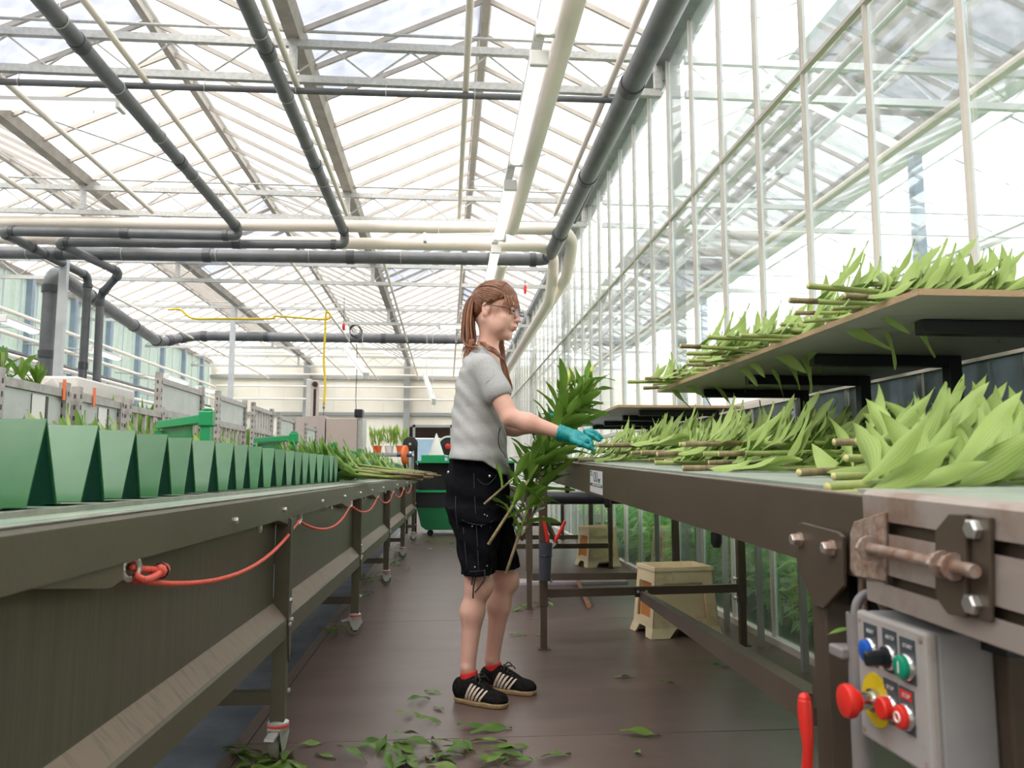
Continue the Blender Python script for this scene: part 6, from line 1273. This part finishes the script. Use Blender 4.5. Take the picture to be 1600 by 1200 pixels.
for i in range(34):
    y = -.060 + .124 * i / 33 + rh.uniform(-.003, .003); zt = .105 - 6 * y * y; ln = rh.uniform(.06, .088) if y < -.005 else rh.uniform(.08, .125)
    p0 = hp(.03, y * .8, zt + .002); p1 = hp(.082 - 5 * y * y, y * 1.05, zt - .03); p2 = hp(.104 - 7 * y * y, y * 1.12, zt - .03 - ln * .45); p3 = hp(.108 - 8 * y * y + rh.uniform(-.006, .008), y * 1.15 + rh.uniform(-.006, .006), zt - .025 - ln)
    lock(mb if i % 2 else mb2, [p0, p1, p2, p3], rh.uniform(.0022, .0036), .08)
for i in range(7):
    lock(mb2, [hp(.04, -.055, .085), hp(.064, -.066, .055), hp(.064 + .002 * i, -.068, .028), hp(.052 + .003 * i, -.068, .006 - .002 * i)], .0017, .06)
lock(mb2, [hp(.05, -.066, .03), hp(.045, -.070, .0), hp(.036, -.068, -.03), hp(.02, -.062, -.05)], .0009, .05)
mb.build('fringe', M['hair'], hair, smooth=True); mb2.build('light_fringe', M['hair2'], hair, smooth=True)
mb = MB(off=OB); mb.ring(TIE, Vector(hx) * -1 + Vector((0, 0, .15)), .014, .0065, 18, 8); mb.build('hair_tie', M['rubber'], hair, smooth=True)
mb = MB(off=OB); mb2 = MB(off=OB)
tail = [(748, 461), (735, 468), (729, 492), (727, 520), (731, 545)]
for i in range(44):
    u = rh.random(); Y0_ = 3.42 + rh.uniform(-.03, .03); w_ = rh.uniform(-1, 1); e = rh.random()
    pts = [TIE, A3(741 + w_ * 1, 463 + w_ * 2.5, 3.42 + (Y0_ - 3.42) * .5), A3(732 + w_ * 6 + 5 * u, 476, Y0_), A3(730 + w_ * 9 + 3 * u, 506, Y0_ - .01), A3(733 + w_ * 10, 532 + 4 * e, Y0_ - .02), A3(727 + w_ * 6 - 5 * e if e < .45 else 752 + w_ * 7, 560 - 14 * (e > .45) + rh.uniform(-8, 14), Y0_ - .02 - .05 * (e > .45))]
    lock(mb if i % 3 else mb2, pts, rh.uniform(.0045, .007), .1)
for i in range(8): lock(mb2, [A3(734 + i, 530, 3.36), A3(728, 560, 3.37), A3(723 - i * .3, 580, 3.38), A3(719 + rh.uniform(-2, 2), 598 - i, 3.39)], .003, .05)
for i in range(16): lock(mb if i % 2 else mb2, [A3(748 + i * .7, 534, 3.38), A3(762 + rh.uniform(-2, 2), 540 + i * .3, 3.31), A3(776, 548 + i * .4, 3.32), A3(787 + rh.uniform(-2, 2), 566, 3.36), A3(795 + rh.uniform(-3, 2), 592, 3.37), A3(799 + rh.uniform(-3, 3), 608 + rh.uniform(-4, 4), 3.38)], .0038, .06)
for i in range(16): lock(mb if i % 2 else mb2, [A3(782 + rh.uniform(-4, 4), 530, 3.47), A3(784 + rh.uniform(-5, 5), 550, 3.48), A3(788 + rh.uniform(-4, 4), 575, 3.47), A3(795 + rh.uniform(-3, 3), 598 + rh.uniform(-6, 6), 3.45)], .0042, .1)
mb.build('pony_tail', M['hair'], hair, smooth=True); mb2.build('pony_tail_lights', M['hair2'], hair, smooth=True)
# ---- T-shirt
T = Field((-.12, 3.10, .86), (.42, 3.76, 1.48), .0042)
def edge(py, bx_, fx_): a, b = A3(bx_, py, 3.42), A3(fx_, py, 3.42); return a[2], (a[0] + b[0]) / 2, abs(b[0] - a[0]) / 2
prof = [edge(*q) for q in ((742, 703, 797), (725, 703, 794), (700, 705, 791), (665, 706, 788), (640, 708, 789), (610, 712, 790), (585, 718, 786), (565, 725, 780), (552, 734, 772), (545, 742, 766))]
prof.sort(); zs = [p[0] for p in prof]; cxs = [p[1] for p in prof]; ras = [p[2] * .99 for p in prof]
rbs = [float(np.interp(z, [.9, 1.0, 1.1, 1.2, 1.3, 1.36, 1.40, 1.43], [.205, .192, .165, .155, .165, .16, .12, .08])) for z in zs]
def wob(X, Y, Z, a):
    lowf = np.clip((1.16 - Z) / .25, 0, 1)
    return -(.0050 * np.sin(Z * 75 + 3 * np.sin(a * 2) + X * 30) * lowf + .004 * np.sin(a * 7 + Z * 22) * lowf + .0025 * np.sin(Z * 48 + a * 4) + .0022 * np.sin((X + Z) * 90 + a * 2) * (1 - lowf))
T.column(zs, cxs, [3.42] * len(zs), ras, rbs, fdir, .015, wob)
for sh_, el in ((shN, elN), (shF, elF)):
    e2 = sh_ * .50 + el * .50; T.capsule(sh_ - zd * .005 - fdir * .005, e2, .058, .060, .03)
    d = (el - sh_); d = d / np.linalg.norm(d); T.ell(e2 + d * .062, (.085, .085, .028), np.stack([np.cross(d, ldir) / np.linalg.norm(np.cross(d, ldir)), np.cross(np.cross(d, ldir), d) / np.linalg.norm(np.cross(np.cross(d, ldir), d)), d], 1), .004, True)
T.capsule(neckB + fdir * .006 + zd * .02, neckT + fdir * .02, .056, .06, .006, True)
# hem runs lower in front than behind
hem_ = lambda X: np.interp(X, [A3(705, 716, 3.42)[0], A3(752, 722, 3.42)[0], A3(795, 742, 3.42)[0]], [A3(705, 718, 3.42)[2], A3(752, 722, 3.42)[2], A3(795, 748, 3.42)[2]])
gx = T.lo[0] + T.h * np.arange(T.n[0]); gz = T.lo[2] + T.h * np.arange(T.n[2]); T.v = np.maximum(T.v, (hem_(gx)[:, None, None] - gz[None, None, :]).astype(np.float32))
shirt = T.mesh('t_shirt', M['shirt'], body, OB, 2)
def surf(F, px, py, Y0=3.05): p = CP; d = ray(px, py); s0 = CP + d * (Y0 / d.y); return F.hit(s0, d, .6)
def strip(F, pts, r, name, m, par, lift=.001):
    P = [surf(F, *q) for q in pts]; P = [p - Vector((0, lift, 0)) for p in P if p is not None]
    if len(P) > 2: mb = MB(off=OB); mb.tube(catmull(P, 4), r, 6); return mb.build(name, m, par, smooth=True)
# printed outline on the shirt front
strip(T, [(788, 648), (786, 660), (782, 668), (779, 680), (779, 692), (782, 702), (788, 710), (790, 716)], .0022, 'shirt_print', M['black'], shirt)
strip(T, [(758, 600), (762, 596), (768, 590), (772, 586)], .0012, 'sleeve_seam', M['shirt'], shirt)
# ---- shorts
B = Field((-.16, 3.14, .46), (.50, 3.76, 1.03), .0045)
e2_ = [edge(*q) for q in ((705, 706, 788), (740, 699, 792), (770, 697, 795), (795, 699, 797), (812, 704, 800))]; e2_.sort()
def wob2(X, Y, Z, a): return -(.004 * np.sin(Z * 60 + a * 3) + .003 * np.sin(a * 9 + Z * 15))
B.column([p[0] for p in e2_], [p[1] for p in e2_], [3.42] * 5, [p[2] for p in e2_], [.176, .172, .166, .158, .150][::1], fdir, .02, wob2)
for (qs, Y, rb_) in ((((795, 699, 782), (830, 709, 782), (865, 717, 776), (897, 722, 772)), 3.345, .092), (((795, 740, 799), (830, 752, 803), (860, 762, 807), (888, 769, 811)), 3.50, .090)):
    ee = []
    for (py, b0, f0) in qs: a, b = A3(b0, py, Y), A3(f0, py, Y); ee.append((a[2], (a[0] + b[0]) / 2, abs(b[0] - a[0]) / 2))
    ee.sort(); B.column([p[0] for p in ee], [p[1] for p in ee], [Y] * 4, [p[2] for p in ee], [rb_, rb_, rb_ * 1.02, rb_ * 1.05][::-1], fdir, .03, wob2)
shorts = B.mesh('shorts', M['short'], body, OB, 1)
for px, py in ((701, 738), (765, 744), (761, 806), (757, 804), (738, 822), (752, 822), (742, 886), (761, 884)):
    p = surf(B, px, py)
    if p: mb = MB(off=OB); mb.lathe(p + Vector((0, .001, 0)), [(.0065 if py < 800 else .0035, 0), (.006 if py < 800 else .003, .003), (.002, .0045)], (0, -1, 0), 10); mb.build('stud', M['zinc'], shorts, smooth=True)
for pts in ([(746, 748), (750, 753), (757, 757), (764, 756), (771, 749), (776, 742)], [(722, 812), (735, 818), (755, 820), (770, 814)], [(740, 722), (741, 760), (743, 800), (746, 850), (748, 892)], [(712, 775), (712, 800), (716, 830)], [(722, 890), (735, 893), (750, 892), (768, 890)], [(724, 824), (726, 850), (730, 888)], [(766, 822), (768, 850), (770, 886)]):
    strip(B, pts, .0018, 'seam', mat('black_stitch', (.035, .035, .045), .8) if 'black_stitch' not in bpy.data.materials else bpy.data.materials['black_stitch'], shorts, .0005)
for pts in ([(742, 884), (743, 900), (740, 916), (739, 935)], [(741, 886), (738, 905), (737, 914)], [(757, 890), (757, 905), (748, 918), (742, 926)]):
    P = [Vector(A3(q[0], q[1], 3.262)) for q in pts]; mb = MB(off=OB); mb.tube(catmull(P, 5), .0036, 6); mb.build('draw_cord', M['rubber'], shorts, smooth=True)
# ---- socks and shoes
def shoe(hxp, txp, an, lab_):
    h0, t0 = Vector(hxp), Vector(txp); d = (t0 - h0); d.z = 0; Ls = d.length; d.normalize(); sd = Vector((-d.y, d.x, 0)); dn, sn = np.array(d), np.array(sd); h0 = np.array((h0.x, h0.y, 0.0)); MM = np.stack([dn, sn, zd], 1)
    F = Field(np.minimum(h0, np.array(t0)) - .10, np.maximum(h0, np.array(t0)) + np.array((.1, .1, .20)), .003); F.lo[2] = 0
    q = lambda x, y, z: h0 + dn * x * Ls + sn * y + zd * z
    F.ell(q(.16, 0, .052), (.043, .034, .05), MM, .01); F.capsule(q(.14, 0, .045), q(.5, 0, .042), .036, .036, .02); F.capsule(q(.12, 0, .06), q(.38, 0, .066), .032, .030, .02); F.capsule(q(.5, 0, .042), q(.84, .004, .030), .040, .030, .03, flat=(zd, .85)); F.capsule(q(.36, 0, .080), q(.66, 0, .052), .022, .018, .02)
    F.ell(q(.82, .004, .028), (.048, .040, .026), MM, .02); F.ell(q(.17, 0, .112), (.036, .024, .030), MM, .008, True); F.v = np.maximum(F.v, (.014 - (F.lo[2] + F.h * np.arange(F.n[2])))[None, None, :].astype(np.float32))
    o = F.mesh('shoe', M['shoe'], body, OB, 1)
    G = Field(F.lo, F.lo + F.h * F.n, .003); G.lo[2] = -.004; G.capsule(q(.15, 0, .02), q(.5, 0, .02), .040, .040, .01); G.capsule(q(.5, 0, .02), q(.85, .004, .02), .043, .043, .02); zz = G.lo[2] + G.h * np.arange(G.n[2]); G.v = np.maximum(G.v, np.maximum(.0012 - zz, zz - .020)[None, None, :].astype(np.float32)); G.mesh('sole', M['sole'], o, OB, 1)
    for i in range(5):
        x0 = .30 + .070 * i; P = []
        for t in np.linspace(0, 1, 8):
            st = q(x0 + .10 * (1 - t) * -1 + .11 * t * 0 + .10, -.10, .022 + .058 * t * (1 - .06 * i)) if False else q(x0 - .02 + .13 * (1 - t) * 0 + .12 * t * -1 + .14, -.10, .022 + (.062 - .005 * i) * (1 - t))
            p = F.hit(st, sn, .2)
            if p: P.append(p - sd * .0022)
        if len(P) > 3:
            mb = MB(off=OB); w_ = Ls * .024; vs = []
            for p in P: vs += [p - d * w_, p + d * w_]
            n = len(P); n2 = [v + sd * .003 for v in vs]; fs = [(2 * j, 2 * j + 1, 2 * j + 3, 2 * j + 2) for j in range(n - 1)]; mb.add(vs, fs); mb.build('side_stripe', M['stripe'], o)
    mb = MB(off=OB)
    for i in range(5):
        a = F.hit(q(.40 + .055 * i, -.02, .16), -zd, .2); b = F.hit(q(.43 + .055 * i, .02, .16), -zd, .2)
        if a and b: mb.tube([a, (a + b) / 2 + Vector((0, 0, .004)), b], .0032, 6)
    c = F.hit(q(.42, 0, .16), -zd, .2)
    if c:
        for s_ in (-1, 1): mb.tube(catmull([c + Vector((0, 0, .003)), c + sd * (.022 * s_) + Vector((0, 0, .014)) + d * .01, c + sd * (.034 * s_) + Vector((0, 0, -.002)) + d * .02, c + Vector((0, 0, .002))], 5), .0026, 6); mb.tube(catmull([c, c + sd * .02 * s_ + d * .03 + Vector((0, 0, .002)), c + sd * .036 * s_ + d * .035 - Vector((0, 0, .014))], 5), .0024, 6)
    mb.build('laces', M['rubber'], o, smooth=True)
    K = Field(an - np.array((.07, .07, .10)), an + np.array((.07, .07, .05)), .003); K.capsule(an - zd * .0 + dn * .004, an - zd * .10 + dn * .012, .0335, .043, .01); zz = K.lo[2] + K.h * np.arange(K.n[2]); xx = K.lo[0] + K.h * np.arange(K.n[0]); K.v = np.maximum(K.v, (zz[None, None, :] - (an[2] - .018 + (xx[:, None, None] - an[0]) * .20)).astype(np.float32)); K.mesh('sock', M['sock'], body, OB, 1)
shoe(az(713, 1086, 0.02), az(789, 1099, 0.02), anN - ldir * 0, ''); shoe(az(754, 1068, .02), az(835, 1079, .02), anF, '')
# ---- gloved hands
def glove(wr, cuff, palm_c, pd, pn, side, fing, thumb, name='glove'):
    # wr wrist, pd pointing direction, pn back-of-hand normal, side towards the thumb
    G = Field(np.minimum(cuff, palm_c) - .14, np.maximum(cuff, palm_c) + .14, .0027); n_ = pn / np.linalg.norm(pn)
    G.capsule(cuff, wr, .034, .029, .004); G.capsule(wr, palm_c - pd * .01, .029, .033, .012, flat=(n_, .80)); G.capsule(palm_c - pd * .012 + side * .018, palm_c + pd * .034 + side * .022, .020, .0165, .012, flat=(n_, .85)); G.capsule(palm_c - pd * .012 - side * .016, palm_c + pd * .028 - side * .022, .020, .0155, .012, flat=(n_, .85)); G.capsule(palm_c + pd * .036 + side * .028, palm_c + pd * .026 - side * .030, .0125, .0115, .012)
    for P, rs in fing:
        for i in range(len(P) - 1): G.capsule(P[i], P[i + 1], rs * (1 - .08 * i), rs * (1 - .08 * (i + 1)), .004)
    P, rs = thumb
    for i in range(len(P) - 1): G.capsule(P[i], P[i + 1], rs * (1.25 - .18 * i), rs * (1.07 - .12 * i), .008)
    # gather wrinkles at the cuff
    gg = np.meshgrid(*[G.lo[i] + G.h * np.arange(G.n[i]) for i in range(3)], indexing='ij'); ax_ = sum((gg[i] - wr[i]) * pd[i] for i in range(3)); G.v = G.v + (.0011 * np.sin(ax_ * 520 + 2 * np.sin(gg[2] * 160)) * np.clip((.02 - ax_) / .03, 0, 1)).astype(np.float32)
    dcut = -(ax_ - np.dot(cuff - wr, pd)); G.v = np.maximum(G.v, dcut.astype(np.float32))
    return G.mesh(name, M['glove'], body, OB, 1)
def nrm(v): v = np.array(v, float); return v / np.linalg.norm(v)
# near hand: palm down, reaching right; fingers slightly curled
YH = 3.15; W = wrN + nrm(A3(890, 680, YH) - wrN) * .03; cuff = A3(874, 676, 3.16) - nrm(A3(890, 680, YH) - wrN) * .006; pcn = A3(903, 683, 3.14); pd = nrm(pcn - W); sd_ = nrm(np.array((0.1, -1.0, -.35))); sd_ = nrm(sd_ - pd * (sd_ @ pd)); pn = np.cross(pd, sd_); pn = pn if pn[2] > 0 else -pn
K = lambda a, b, Y: A3(a, b, Y)
fing = [([K(915, 683, 3.12), K(922, 688, 3.10), K(924, 694, 3.095), K(925, 697, 3.095)], .0098),
        ([K(917, 677, 3.135), K(927, 681, 3.12), K(933, 685, 3.115), K(936, 688, 3.11)], .0100),
        ([K(917, 674, 3.16), K(928, 675, 3.155), K(935, 680, 3.15), K(940, 684, 3.15)], .0098),
        ([K(914, 674, 3.18), K(924, 672, 3.185), K(932, 677, 3.19), K(937, 682, 3.19)], .0088)]
glove(W, cuff, pcn, pd, pn, sd_, fing, ([K(895, 688, 3.115), K(908, 694, 3.085), K(919, 698, 3.08), K(926, 702, 3.08)], .0100))
# far hand: closed round the stems
HG_ = A3(868, 661, 3.44)                                    # point where the stems are gripped
W2 = A3(846, 667, 3.49); pc2 = A3(859, 664, 3.475); pd2 = nrm(pc2 - W2); sdir = nrm(A3(897, 600, 3.40) - A3(840, 740, 3.40)); sd2 = nrm(sdir - pd2 * (sdir @ pd2)); pn2 = nrm(np.array((0.2, 1, .1)))
fing = []
for i, o_ in enumerate((.028, .010, -.009, -.027)):
    b = pc2 + pd2 * .030 + sd2 * o_; fing.append(([b, b + pd2 * .022 + np.array((0, -.018, 0)), b + pd2 * .018 + np.array((0, -.044, 0.0)), b + pd2 * .0 + np.array((0, -.054, 0))], .0100 - .0006 * i))
glove(W2, A3(831, 669, 3.50), pc2, pd2, pn2, sd2, fing, ([pc2 - pd2 * .01 + sd2 * .03, pc2 + sd2 * .040 + np.array((.0, -.028, 0)), pc2 + pd2 * .018 + sd2 * .034 + np.array((0, -.052, 0))], .0110))
# ---- lily stems held in the far hand
tips = [((757, 787), 3.16, (925, 640), 'lily stem in her hand ending at her hip, its tip bent right', 0), ((763, 850), 3.12, (905, 600), 'lily stem in her hand whose cut end hangs against the shorts', 1), ((791, 895), 3.20, (895, 590), 'longest lily stem in her hand, its green end reaching the knee', 2), ((815, 845), 3.32, (945, 612), 'lily stem in her hand leaning to the right at the back', 3), ((800, 820), 3.36, (862, 615), 'lily stem in her hand pointing up to the left, with a green bud', 4), ((808, 780), 3.30, (938, 588), 'lily stem in her hand with the highest leaves', 0), ((792, 800), 3.28, (915, 640), 'lily stem in her hand leaning low to the right, with a yellow bud', 2)]
for (a, Y, b, lab_, k) in tips:
    p = Vector(A3(a[0], a[1], Y)); g = Vector(HG_) + Vector((rl.uniform(-.012, .012), rl.uniform(-.012, .012), 0)); e = Vector(A3(b[0], b[1], 3.42)); d = (e - p); L_ = d.length; via = g - p
    d = (via.normalized() + d.normalized()).normalized(); place_lily(PH[k], frame(p, d, rl.uniform(0, 6)) @ Matrix.Scale(max(.8, min(1.05, L_ / .80)), 4), lab_, None)
